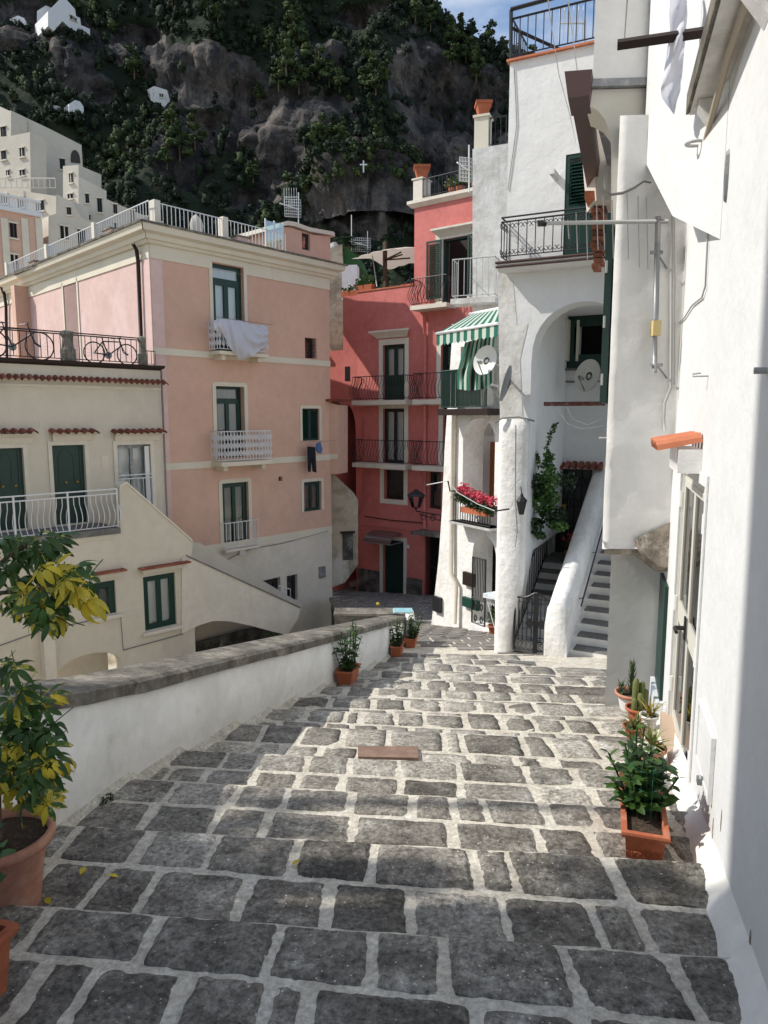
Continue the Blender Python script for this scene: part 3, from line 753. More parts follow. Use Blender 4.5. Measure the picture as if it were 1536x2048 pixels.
def tile_mesh(L, r, m):
    k = (round(L, 2), r, m.name)
    if k in TILE: return TILE[k]
    b = MB(); n = 6; V = []
    for y, rr in ((0, r * .85), (L, r)):
        for q, rad in ((0, rr), (1, rr - .012)):
            V += [(math.cos(math.pi * i / n) * rad, y, math.sin(math.pi * i / n) * rad) for i in range(n + 1)]
    w = n + 1; F = []
    for i in range(n): F += [(i, i + 1, 2 * w + i + 1, 2 * w + i), (w + i + 1, w + i, 3 * w + i, 3 * w + i + 1), (2 * w + i, 2 * w + i + 1, 3 * w + i + 1, 3 * w + i)]
    F += [(0, 2 * w, 3 * w, w), (n, w + n, 3 * w + n, 2 * w + n)]
    b.add(V, F); me = mesh_of(b, 'roof_tile', m, False); TILE[k] = me; return me
def tile_row(parent, fr, s0, s1, z, depth=.35, slope=.32, r=.075, m=None, n0=.0, name='roof_tile', skew=0):
    m = m or M['tile']; me = tile_mesh(depth, r, m)
    k = max(1, int(round((s1 - s0) / (r * 2.05)))); NN = Vector(fr.nn) + Vector(fr.d) * skew
    y = (NN - Vector((0, 0, slope))).normalized(); x = Vector(fr.d); zz = x.cross(y).normalized()
    if zz.z < 0: zz = -zz
    rr = random.Random(int(s0 * 100))
    for i in range(k):
        s = s0 + (i + .5) * (s1 - s0) / k
        inst(me, name, parent, M4(x, y, zz, fr.w(s, z + rr.uniform(-.006, .006), n0 + rr.uniform(-.01, .012))))
def pipe(parent, pts, r, m, name='downpipe', n=7, **k):
    mb = MB(); mb.tube(pts, r, n); return mb.build(name, m, parent, True, **k)

# ================================================================ pink apartment building
A_ = at(313, 832, 19.4); B_ = at(661, 832, 24.25)
PF = Fr((A_.x, A_.y), (B_.x - A_.x, B_.y - A_.y)); PL = (Vector((B_.x, B_.y)) - Vector((A_.x, A_.y))).length
SF = Fr((A_.x, A_.y), (-.705, .709))
pink = thing('apartment_building', (A_.x, A_.y, -6.5), 'pink four-storey building with cream bands and railed roof terrace, left of the lane', 'building')
zc = lambda y, x=313: PF.px(x, y)[1]
z_pk = zc(518); z_fr = zc(490); z_ct = zc(458); z_b1 = (zc(709), zc(695)); z_b2 = (zc(942), zc(928)); zb3 = PF.px(420, 1108)[1], PF.px(420, 1090)[1]
W1 = PF.rect(426, 531, 488, 707); W1 = (W1[0], W1[1], z_b1[1] + .05, W1[3]); W2 = PF.rect(433, 773, 489, 915); W3 = PF.rect(445, 965, 497, 1092)
W4 = PF.rect(610, 676, 633, 717); W5 = PF.rect(604, 817, 638, 881); W6 = PF.rect(607, 963, 642, 1022)
W7 = PF.rect(521, 1158, 561, 1196); W8 = PF.rect(574, 1150, 595, 1202); WV = PF.rect(557, 953, 565, 962)
HL = [R4(*w) for w in (W1, W2, W3, W4, W5, W6, WV)]
wall(pink, PF, R4(0, PL, zb3[0], z_fr), HL, M['pink'])
wall(pink, PF, R4(0, PL, -6.6, zb3[0] - .001), [R4(*W7), R4(*W8)], M['greywhite'], name='basement_wall')
mb = MB()
mb.prism(PF, [(0, z_pk), (W1[0] - .001, z_pk), (W1[0] - .001, W1[3] + .02), (W1[1] + .001, W1[3] + .02), (W1[1] + .001, z_pk), (PL, z_pk), (PL, z_fr), (0, z_fr)], .001, .03); mb.build('frieze', M['cream_trim'], pink)
mb = MB(); H_ = z_ct - z_fr
prof = [(0.0, 0), (.10, 0), (.14, H_ * .18), (.20, H_ * .22), (.22, H_ * .5), (.36, H_ * .62), (.40, H_ * .95), (.40, H_), (0.0, H_)]
def cornice(mb, f, a, b, z0, prof, ea=0, eb=0):
    n = len(prof); V = [f.w(a - q * ea, z0 + z, q) for q, z in prof] + [f.w(b + q * eb, z0 + z, q) for q, z in prof]
    mb.add(V, [(i, (i + 1) % n, n + (i + 1) % n, n + i) for i in range(n)] + [tuple(range(n)), tuple(range(n, 2 * n))])
cornice(mb, PF, 0, PL, z_fr, prof, 1, 1); cornice(mb, SF, 0, 12.6, z_fr, prof, 1, 0)
mb.build('cornice', M['cream_trim'], pink)
mb = MB(); ed = [(0, 0), (.44, 0), (.45, .05), (0, .07)]
cornice(mb, PF, 0, PL, z_ct + .002, ed, 1, 1); cornice(mb, SF, 0, 12.6, z_ct + .002, ed, 1, 0); mb.build('weathered_edge', M['coping'], pink)
for q in (z_b1, z_b2, zb3): mb = MB(); mb.box(PF, 0, PL, q[0], q[1], .001, .025); mb.build('string_course', M['cream_trim'], pink)
mb = MB(); mb.box(PF, 0, PL, z_ct - .06, z_ct - .01, -9, -.3); mb.build('terrace_floor', M['coping'], pink)
# french window at the top, with transom
window(pink, PF, W1, .12, transom=PF.px(455, 562)[1], curt='curtain', fw=.10, name='french_window')
surround(pink, PF, (W1[0], W1[1], W1[2], z_pk - .002), .11, top=.0005)
window(pink, PF, W2, .16, transom=PF.px(455, 800)[1], curt='darkcurtain', fw=.08, name='french_window'); surround(pink, PF, W2, .12, notch=.07)
window(pink, PF, W3, .08, curt='darkcurtain', fw=.08, name='french_window'); surround(pink, PF, (W3[0], W3[1], zb3[1], W3[3]), .12, notch=.07)
w4 = window(pink, PF, W4, .2, fw=.04, leaves=1, fm=M['darkbrown']); mb = MB()
for i in range(1, 5): mb.tube([PF.w(W4[0] + (W4[1] - W4[0]) * i / 5, W4[2], -.05), PF.w(W4[0] + (W4[1] - W4[0]) * i / 5, W4[3], -.05)], .008, 4)
for i in range(1, 6): mb.tube([PF.w(W4[0], W4[2] + (W4[3] - W4[2]) * i / 6, -.05), PF.w(W4[1], W4[2] + (W4[3] - W4[2]) * i / 6, -.05)], .007, 4)
mb.build('grille', M['black'], w4)
m5 = (W5[0] + W5[1]) / 2
louvre(pink, PF, (W5[0], m5 - .004, W5[2], W5[3]), -.09, slat=.05); louvre(pink, PF, (m5 + .004, W5[1], W5[2], W5[3]), -.09, slat=.05)
mb = MB(); backing(mb, PF, W5); mb.build('room', M['dark'], pink); surround(pink, PF, W5, .10, notch=.06)
window(pink, PF, W6, .08, curt='darkcurtain', fw=.06); surround(pink, PF, W6, .11, notch=.07)
window(pink, PF, W7, .15, fm=M['black'], leaves=1, fw=.09); window(pink, PF, W8, .12, fm=M['black'], leaves=1, fw=.06)
mb = MB(); backing(mb, PF, WV, .1); mb.build('vent', M['brown'], pink)
def pxs(f, x, y, n=0): return f.px(x, y, n)
# balconies
s0, s1 = PF.px(424, 705, .0)[0], PF.px(528, 712, 0)[0]
bz = z_b1[1] + .0
balcony(pink, PF, s0 - .12, s1 - .25, bz, .55, .82, M['whitemetal'], M['cream_trim'], .10, .13, .012, 'cast', (1.0,), brackets=True, label='white cast-iron balcony under the drying sheet')
s0 = PF.px(427, 925)[0]; s1 = PF.px(520, 925)[0]
balcony(pink, PF, s0 - .1, s1 + .05, PF.px(470, 921)[1] + .0, .55, .88, M['whitemetal'], M['cream_trim'], .12, .115, .012, 'cast', (1.0,), brackets=True, label='white cast-iron balcony on the middle floor')
s0 = PF.px(441, 1095)[0]; s1 = PF.px(508, 1095)[0]
balcony(pink, PF, s0, s1, PF.px(470, 1094)[1], .30, .80, M['whitemetal'], M['greywhite'], .07, .14, .010, 'straight', (1.0,), label='small plain barred balcony on the lowest pink floor')
# utility boxes and cables on the basement
mb = MB(); r_ = PF.rect(637, 1133, 649, 1155); mb.box(PF, *r_, .001, .06); mb.build('meter_box', M['grey'], pink)
mb = MB(); mb.box(PF, *PF.rect(476, 1098, 487, 1108), .002, .1); mb.build('junction_box', M['plastic'], pink)
pipe(pink, [PF.w(*PF.px(455, 1118), .02), PF.w(*PF.px(478, 1107), .03), PF.w(*PF.px(500, 1098), .02), PF.w(*PF.px(562, 1087), .02), PF.w(*PF.px(655, 1062), .02)], .012, M['cable'], 'cable')
# side facade in the sun
z_bs = SF.px(276, 700)[1]
sl = [SF.px(131, 640)[0], SF.px(158, 640)[0]]; zsl = SF.px(145, 566)[1]
wall(pink, SF, R4(0.001, 12.6, -2, z_pk), [R4(sl[0] if sl[0] < sl[1] else sl[1], max(sl), 1.2, zsl)], M['pink_pale'], name='side_wall')
mb = MB(); mb.box(SF, min(sl) - .1, max(sl) + .1, 1.1, zsl + .1, -.75, -.7); mb.build('niche_back', M['pink'], pink)
mb = MB(); mb.box(SF, 0.0, 12.6, z_pk + .001, z_fr, -.35, .03); mb.build('side_frieze', M['cream_trim'], pink)
for a, b in ((290, 640), (8, 700)):
    pass
x0 = SF.px(290, 640)[0]; mb = MB(); mb.box(SF, 0.0, x0, -2, z_pk - .001, .002, .02); mb.build('corner_pilaster', M['pink_pale'], pink)
mb = MB(); a = SF.px(131, 640)[0]; b = SF.px(158, 640)[0]
mb.box(SF, min(a, b) - .10, min(a, b), 1.2, zsl + .12, .002, .03); mb.box(SF, max(a, b), max(a, b) + .10, 1.2, zsl + .12, .002, .03); mb.build('niche_surround', M['cream_trim'], pink)
for (xa, ya, xb, yb, xc, yc) in ((266, 488, 273, 500, 284, 730), (2, 572, 9, 590, 14, 735)):
    p = [SF.w(*SF.px(xa, ya, .25), .25), SF.w(*SF.px(xb, yb, .14), .14), SF.w(*SF.px(xb + 3, yb + 22, .09), .09), SF.w(*SF.px(xc, yc, .09), .09)]
    pipe(pink, p, .055, M['darkbrown'])
# corner back box closing the building
mb = MB(); mb.box(PF, PL - .36, PL - .01, -6.6, z_fr, -9, -.351); mb.box(PF, .01, PL, -6.6, z_fr, -9.2, -8.9); mb.build('rear_wall', M['pink'], pink)
# roof rail with piers
zt = z_ct + .07
def ppt(f, x, n=-.05): return f.w(f.px(x, 450, n)[0], zt, n)
fp = [ppt(PF, 318), ppt(PF, 447), ppt(PF, 570)]
rail = thing('roof_railing', fp[0], 'pale metal railing with square piers round the roof terrace of the pink building', 'railing')
hr = PF.px(313, 400)[1] - zt
railing(rail, [p for p in fp], hr * .92, M['whitemetal'], .13, .011, 'straight', .016, .05)
sxs = [300, 190, 92, 10]; sp_ = [SF.w(SF.px(x, 470, -.05)[0], zt, -.05) for x in sxs]
railing(rail, sp_, hr * .92, M['whitemetal'], .16, .011, 'straight', .016, .05)
for f, x in ((PF, 313), (PF, 448), (SF, 190), (SF, 92), (SF, 10)):
    s = f.px(x, 450, -.05)[0]; mb = MB(); mb.box(f, s - .09, s + .09, zt - .07, zt + hr, -.22, .03); mb.build('pier', M['greywhite'], rail)
for f, x, w in ((PF, 482, .2), (SF, 221, .25), (SF, 66, .22)):
    s = f.px(x, 475, .2)[0]; mb = MB(); mb.box(f, s - w, s + w, zt - .05, zt + .13, .0, .3); mb.box(f, s - w - .04, s + w + .04, zt + .131, zt + .17, -.04, .34, 1)
    mb.build('roof_vent', [M['pink_pale'], M['coping']], pink)
# stair-head on the roof
rh = PF.off(-1.0)
a = rh.px(567, 480)[0]; b = rh.px(661, 500)[0]; zt2 = rh.px(570, 452)[1]; zt3 = rh.px(655, 470)[1]
hd = thing('roof_hut', rh.w(a, zt, -1), 'small pink stair-head box with a curved white roof on the pink roof terrace', 'rooftop hut')
wr = rh.rect(604, 467, 620, 500)
wall(hd, rh, [(a, z_ct - .3), (b, z_ct - .3), (b, zt3), ((a + b) / 2 + .3, zt2 - .05), (a + .3, zt2), (a, zt2 - .05)], [R4(*wr)], M['pink'], th=.25)
mb = MB(); mb.prism(rh, [(a - .02, z_ct), (a + .02, z_ct), (a + .02, zt2 - .06), (a - .02, zt2 - .06)], -3.2, -.26); mb.build('side_wall', M['pink'], hd)
mb = MB(); top = [(a - .25, zt2 - .12), (a + .1, zt2 + .02), (a + .45, zt2 + .05), ((a + b) / 2, zt2 - .0), (b + .05, zt3), (b + .12, zt3 - .03)]
mb.prism(rh, top + [(x, z + .13) for x, z in reversed(top)], -3.3, .1); mb.build('roof', M['greywhite'], hd)
window(hd, rh, wr, .1, fm=M['black'], leaves=1, fw=.05, room='room')
gs = rh.px(532, 480, .4)[0]; ge_ = rh.px(567, 480, .4)[0]
scr = thing('glass_windbreak', rh.w(gs, zt, .4), 'clear glass windbreak panel beside the stair-head on the pink roof', 'screen')
mb = MB(); mb.box(rh, gs, ge_, zt, zt2 - .1, .38, .39); mb.build('pane', glass_mat('windbreak_glass', (.7, .85, .82), .2), scr)
mb = MB()
for s in (gs, (gs + ge_) / 2, ge_): mb.box(rh, s - .02, s + .02, zt, zt2 - .05, .37, .40)
mb.build('frame', M['whitemetal'], scr)
# closed parasol on the roof
p = PF.w(PF.px(393, 470, -1.2)[0], zt - .1, -1.2); um = thing('closed_parasol', p, 'closed beige parasol standing behind the railing of the pink roof', 'parasol')
mb = MB(); hh = (PF.px(393, 430, -1.2)[1] - p.z); prf = [(.05, 0), (.17, .05), (.16, hh * .5), (.19, hh * .72), (.13, hh * .9), (.03, hh)]
mb.lathe(p, prf, 14); 
for i, v in enumerate(mb.v):
    d = Vector(v) - p; k = 1 + .2 * math.sin(5 * math.atan2(d.y, d.x)); mb.v[i] = (p.x + d.x * k, p.y + d.y * k, v[2])
mb.build('folded_canopy', M['canvas'], um, True); pipe(um, [p - Vector((0, 0, .2)), p + Vector((0, 0, .1))], .03, M['grey'], 'pole')
# TV aerials
def aerial(x, y0, y1, Y, label, grid=True, yagi=True, w=.42):
    b = at(x, y1, Y); t = at(x, y0, Y); h = t.z - b.z
    o = thing('television_aerial', b, label, 'aerial')
    mb = MB(); mb.tube([b, t], .02, 6); mb.build('mast', M['whitemetal'], o)
    if grid:
        mb = MB(); z = b.z + h * .45
        for i in range(7): mb.tube([Vector((b.x - w, b.y - .1, z - .25 + i * .09)), Vector((b.x + w * .2, b.y, z - .25 + i * .09))], .008, 4)
        for i in range(9): mb.tube([Vector((b.x - w + i * w * 1.2 / 8, b.y - .1 + .0125 * i, z - .25)), Vector((b.x - w + i * w * 1.2 / 8, b.y - .1 + .0125 * i, z + .29))], .006, 4)
        mb.tube([Vector((b.x - w * 1.3, b.y - .3, z + .1)), Vector((b.x, b.y, z))], .02, 5); mb.build('reflector', M['whitemetal'], o)
    if yagi:
        mb = MB(); z = b.z + h * .85; mb.tube([Vector((b.x - .45, b.y, z)), Vector((b.x, b.y, z))], .014, 5)
        for i in range(6): mb.tube([Vector((b.x - .45 + i * .08, b.y, z - .28)), Vector((b.x - .45 + i * .08, b.y, z + .28))], .006, 4)
        mb.build('dipoles', M['whitemetal'], o)
    return o
aerial(597, 385, 446, 24, 'white television aerials with grid reflector on the pink stair-head')
aerial(735, 462, 515, 31, 'square grid television aerial above the green-walled terrace behind the red building', True, False, .6)
aerial(703, 430, 520, 31, 'tall bare aerial mast above the old ochre wall', False, False)
# bed sheet drying on the upper balcony
sh = []
tp = pl([(432, 640), (445, 637), (480, 641), (515, 652), (535, 651)]); bt = pl([(432, 662), (447, 668), (455, 690), (480, 720), (505, 712), (520, 700), (535, 688)])
mb = MB(); V = []; nx, nz = 40, 24; fb = PF.off(.62)
for i in range(nx + 1):
    x = 428 + (535 - 428) * i / nx
    for j in range(nz + 1):
        t = j / nz; y = tp(x) + (bt(x) - tp(x)) * t; n = .06 * math.sin(i * .36 + t * 3.) * t + .045 * math.sin((i - 6) * .6 * (1.4 - t) + 2) + .03 * math.sin(i * 1.2 - t * 7) * t + .12 * math.sin(math.pi * t)
        s, z = fb.px(x, y, n); V.append(fb.w(s, z, n))
mb.add(V, [(i * (nz + 1) + j, i * (nz + 1) + j + 1, (i + 1) * (nz + 1) + j + 1, (i + 1) * (nz + 1) + j) for i in range(nx) for j in range(nz)])
mb.build('bed_sheet', M['sheet'], None, True, label='large white bed sheet billowing over the upper balcony of the pink building', cat='bed sheet')
pipe(None, [PF.w(*PF.px(428, 634, .55), .6), PF.w(*PF.px(545, 650, .62), .62)], .008, M['cable'], 'washing_line', base=None, label='thin washing line holding the white sheet over the balcony', cat='washing line')
# trousers and blue top on the line
l0 = PF.w(*PF.px(603, 882, .05), .05); l1 = PF.w(*PF.px(672, 881, .35), .35)
pipe(None, [l0, PF.w(*PF.px(640, 883, .3), .3), l1], .006, M['cable'], 'washing_line', label='washing line stretched below the shuttered window of the pink building', cat='washing line')
def cloth(fr, poly, n, th, m, name, label, cat):
    pts = [fr.px(x, y, n) for x, y in poly]; mb = MB(); mb.prism(fr, pts, n - th, n + th); return mb.build(name, m, None, label=label, cat=cat)
cloth(PF, [(616, 893), (629, 894), (630, 905), (632, 945), (626, 943), (623, 912), (620, 944), (617, 943), (616, 915)], .3, .03, M['denim'], 'trousers', 'black trousers hanging upside from the washing line under the green shutters', 'trousers')
cloth(PF, [(634, 886), (640, 884), (644, 900), (641, 907), (636, 905), (632, 898)], .32, .03, M['blue'], 'blue_top', 'small blue garment drying beside the black trousers', 'garment')

# ================================================================ cream terrace building
C_ = at(322, 832, 18.75)
CF = Fr((C_.x, C_.y), (.705, .709)); DEP = 1.1
cream = thing('terrace_house', (C_.x, C_.y, -6.5), 'cream house with green doors, tiled hoods and a bicycle terrace on top', 'house')
zt1 = CF.px(315, 741)[1]; SL = -9.
D1 = CF.rect(-12, 896, 50, 1046); D2 = CF.rect(107, 890, 172, 1038); D3 = CF.rect(236, 889, 302, 1012)
zd = D2[2] - .12; D1 = (D1[0], D1[1], zd, D1[3]); D2 = (D2[0], D2[1], zd, D2[3])
wall(cream, CF, R4(SL, 0, zd - .4, zt1 - .001), [R4(*D1), R4(*D2), R4(*D3)], M['cream'])
mb = MB(); mb.prism(Fr(CF.o[:2], CF.nn[:2]), [(0, 0)], 0, 0) if False else mb.box(CF, -.005, .004, -6.5, zt1, -3, -.001); mb.build('gable_side', M['cream'], cream)
# side that runs back from the right end to the pink wall, and the deck
mb = MB(); mb.box(CF, SL, .0, zt1 - .3, zt1 - .02, -9, -.36); mb.build('terrace_deck', M['slate'], cream)
mb = MB(); cornice(mb, CF, SL, .0, zt1, [(-.35, 0), (.03, 0), (.06, .03), (.10, .05), (.12, .12), (-.35, .12)], 0, 1); mb.build('terrace_edge', M['darkbrown'], cream)
mb = MB(); mb.box(CF, SL, .02, CF.px(200, 777)[1], CF.px(200, 772)[1], .001, .03); mb.build('string_course', M['greywhite'], cream)
tz = CF.px(200, 758)[1]
tile_row(cream, CF, SL, .15, tz, .22, .55, .07, n0=.0)
for D, a, b in ((D1, -20, 72), (D2, 92, 193), (D3, 218, 326)):
    s0 = CF.px(a, 866)[0]; s1 = CF.px(b, 866)[0]; s1 = min(s1, .2); z = CF.px((a + b) / 2, 862)[1]
    tile_row(cream, CF, s0 + .03, s1 - .03, z, .30, .25, .085)
    mb = MB(); cornice(mb, CF, s0 + .14, s1 - .14, D[3] + .10, [(0.001, 0), (.06, 0), (.12, .12), (.22, .20), (.22, z - D[3] - .16), (0.001, z - D[3] - .16)], .3, .3); mb.build('door_hood', M['greywhite'], cream)
for D in (D1, D2):
    surround(cream, CF, D, .09, M['greywhite'], .04, name='door_surround', top=.10)
    mb = MB(); s0, s1, z0, z1 = D; mb.box(CF, s0, s1, z0, z1, -.14, -.08); ds = mb.build('door', M['green'], cream)
    mb = MB(); mb.prism(CF, arch(s0 + .16, s1 - .22, z0 + 1.0, z1 - .35, z1 - .10), -.079, -.066, 0, [arch(s0 + .19, s1 - .25, z0 + 1.03, z1 - .36, z1 - .13)]); mb.box(CF, s1 - .10, s1 - .07, z0, z1, -.079, -.06)
    mb.build('moulding', M['green'], ds); mb = MB(); mb.ball(CF.w(s1 - .18, z0 + 1.0, -.06), .03); mb.ball(CF.w(s1 - .45, z0 + 1.0, -.06), .03); mb.build('knob', M['brass'], ds)
surround(cream, CF, D3, .10, M['greywhite'], .04, sill=True, top=.10)
window(cream, CF, D3, .14, fm=M['grey'], leaves=2, curt='curtain', room='room')
mb = MB(); mb.box(CF, D3[1] - .14, D3[1] - .02, D3[2] + .05, D3[3] - .05, -.05, -.01); mb.build('roller_box', M['plastic'], cream)
wsb = balcony(cream, CF, D3[0] - .02, D3[1] + .02, D3[2] + .03, .09, .78, M['whitemetal'], M['greywhite'], .05, .12, .009, 'straight', (1.0, .88), inset=.02)
mb = MB(); mb.box(CF, *CF.rect(79, 843, 95, 857), .001, .01); mb.build('wall_panel', M['cream'], cream)
mb = MB(); mb.box(CF, *CF.rect(202, 912, 216, 938), .001, .012); mb.build('vent_plate', M['cream_trim'], cream)
pipe(cream, [CF.w(.04, zt1, .03), CF.w(.04, zd - 1, .03)], .025, M['cable'], 'downpipe')
# balcony floor slab and lower block, with the solid stair parapet
LF = CF.off(DEP)
def LP(x, y): return LF.px(x, y)
sl0 = SL - 1
a240 = LP(240, 1040); zfl = zd - .06
low = [LP(240, 1046), LP(239, 975), LP(253, 968), LP(384, 1083), LP(384, 1113)]
e = LP(384, 1113)
L3 = LF.rect(288, 1149, 352, 1256); L2 = LF.rect(187, 1163, 232, 1230)
ar = LF.px(108, 1345)[0], LF.px(245, 1345)[0]; za = LF.px(185, 1306)[1]; zsp = LF.px(110, 1362)[1]
poly = [(sl0, -6.5), (ar[0], -6.5)] + list(reversed(arch(ar[0], ar[1], -6.5, zsp, za, 12)[2:])) + [(ar[1], -6.5), (e[0], -6.5)] + list(reversed(low)) + [(low[0][0] - .01, zfl), (sl0, zfl)]
# remove duplicate arch ends
wall(cream, LF, poly, [R4(*L3), R4(*L2)], M['cream'], th=.3, name='lower_wall')
mb = MB(); mb.box(LF, sl0, low[0][0] - .02, zfl - .12, zfl + .02, -DEP, .06); mb.build('balcony_floor', M['slate'], cream)
mb = MB(); mb.box(LF, sl0, low[0][0] - .02, zfl - .22, zfl - .121, -.3, .03); mb.build('balcony_beam', M['cream'], cream)
mb = MB(); tp_ = [low[1], low[2], low[3]]
for (a, b), (c, d) in zip(tp_, tp_[1:]):
    mb.prism(LF, [(a, b + .001), (c, d + .001), (c, d + .06), (a, b + .06)], -.33, .03)
mb.build('stair_coping', M['greywhite'], cream)
window(cream, LF, L3, .06, curt='curtain', fw=.08, room='room'); window(cream, LF, L2, .06, leaves=1, fw=.09, curt='darkcurtain', room='room')
for r_, x0, x1, y in ((L3, 275, 373, 1122), (L2, 188, 246, 1140)):
    s0 = LP(x0, y)[0]; s1 = LP(x1, y)[0]; s1 = min(s1, e[0] + .2)
    mb = MB(); zz = r_[3] + .22; mb.box(LF, s0 + .06, s1 - .1, zz - .1, zz - .001, .001, .16); mb.build('window_hood', M['cream'], cream)
    mb = MB(); mb.box(LF, s0, s1, zz, zz + .04, .001, .24); mb.build('hood_tiles', M['tile'], cream)
    mb = MB(); mb.box(LF, r_[0] - .1, r_[1] + .12, r_[2] - .10, r_[2] - .02, .001, .10); mb.build('sill', M['greywhite'], cream)
mb = MB(); mb.box(LF, ar[0] - .3, ar[1] + .3, -6.6, za + .3, -1.6, -1.5); mb.build('arch_back', M['greywhite'], cream)
s = LP(210, 1225); pipe(cream, [LF.w(*LP(-40, 1305), .02), LF.w(*LP(80, 1262), .02), LF.w(*LP(240, 1228), .03), LF.w(*LP(246, 1300), .02), LF.w(*LP(366, 1267), .03)], .014, M['cable'], 'cable')
# pilaster step at the left foot
mb = MB(); a = LP(80, 1300)[0]; mb.box(LF, ar[0] - .05 if False else a, ar[0] - .02, -6.5, LP(80, 1256)[1], .001, .25); mb.build('foot_pier', M['greywhite'], cream)
# balcony railing (white, bellied bars)
rp = [LF.w(sl0 + .2, zfl + .02, -.02), LF.w(LP(30, 1040)[0], zfl + .02, -.02), LF.w(LP(138, 1030)[0], zfl + .02, -.02), LF.w(LP(236, 1020)[0], zfl + .02, -.02)]
wr = thing('balcony_railing', rp[2], 'white iron railing with bellied bars along the green doors of the cream house', 'railing')
railing(wr, rp, .92, M['whitemetal'], .13, .010, 'belly', .017, .04, posts=True, rails=(1.0, .88))
# flying stair from the house to the plaza
fl = thing('outside_stair', LF.w(e[0], -4, 0), 'pale flying stair with a solid parapet over an arch, beside the cream house', 'staircase')
FF = CF.off(DEP + .05)
def FP(x, y): return FF.px(x, y)
pts = [FP(364, 1268), FP(364, 1116), FP(372, 1109), FP(600, 1214), FP(597, 1236), FP(574, 1270), FP(545, 1263), FP(500, 1251), FP(455, 1242), FP(425, 1242), FP(395, 1252)]
mb = MB(); mb.prism(FF, pts, -.14, 0); mb.build('parapet', M['greywhite'], fl)
FB = CF.off(.05)
mb = MB(); mb.prism(FB, [FB.px(384, 1160), FB.px(384, 1084), FB.px(400, 1086), FB.px(605, 1209), FB.px(600, 1235), FB.px(560, 1240)], -.12, 0); mb.build('rear_parapet', M['cream'], fl)
a = FP(372, 1112); b = FP(600, 1216)
mb = MB(); mb.prism(FF, [(a[0], a[1]), (b[0], b[1]), (b[0], b[1] + .035), (a[0], a[1] + .035)], -.16, .03); mb.build('coping', M['slate'], fl)
zz0 = FP(380, 1200)[1]; k = 12
for i in range(k):
    t0 = i / k; s_ = a[0] + (b[0] - a[0]) * t0; z_ = a[1] - .55 + (b[1] - .3 - a[1] + .55) * t0
    mb = MB(); mb.box(FF, s_, s_ + (b[0] - a[0]) / k + .02, z_ - .25, z_, -.98, -.145); mb.build('step', M['slate'], fl)
gr = [FF.w(FP(583, 1205)[0], FP(583, 1208)[1], -.6), FF.w(FP(606, 1205)[0], FP(606, 1215)[1], -.6)]
g_ = thing('stair_gate', gr[0], 'low white barred railing at the foot of the flying stair', 'railing'); railing(g_, gr, .45, M['whitemetal'], .13, .01, 'straight', .015, .04)
mb = MB(); mb.box(CF, 0.0, 4.2, -6.6, -4.9, -.6, -.5); mb.build('yard_wall', M['rubble'], None, label='dark stained rubble wall under the flying stair arch', cat='wall')
# terrace iron railing, stone posts
tzp = zt1 + .12
tr_ = [CF.w(SL, tzp, -.12), CF.w(CF.px(140, 730)[0], tzp, -.12), CF.w(CF.px(290, 732)[0], tzp, -.12)]
hT = CF.px(286, 676)[1] - tzp
tr = thing('terrace_railing', tr_[1], 'dark iron railing with stone posts along the bicycle terrace', 'railing')
railing(tr, tr_, hT, M['black'], .15, .010, 'straight', .016, .06, rails=(1.0, .93))
for x, w in ((140, .15), (289, .10)):
    s = CF.px(x, 700)[0]; p = CF.w(s, tzp, -.12); mb = MB(); mb.lathe(p, [(w * 1.25, 0), (w * 1.25, .28), (w, .3), (w * .8, hT * .8), (w * 1.1, hT * .92), (w * 1.1, hT * 1.02), (w * .4, hT * 1.08)], 8, close=True)
    mb.build('stone_post', M['coping'], tr)
mb = MB(); q0 = CF.w(CF.px(292, 730)[0], tzp + .75, -.12); q1 = CF.w(-.02, tzp + .02, -.12)
rl_ = [CF.w(CF.px(292, 730)[0], tzp, -.12), CF.w(-.03, tzp, -.12)]; railing(tr, rl_, hT * .55, M['black'], .10, .008, 'straight', .012, .04)
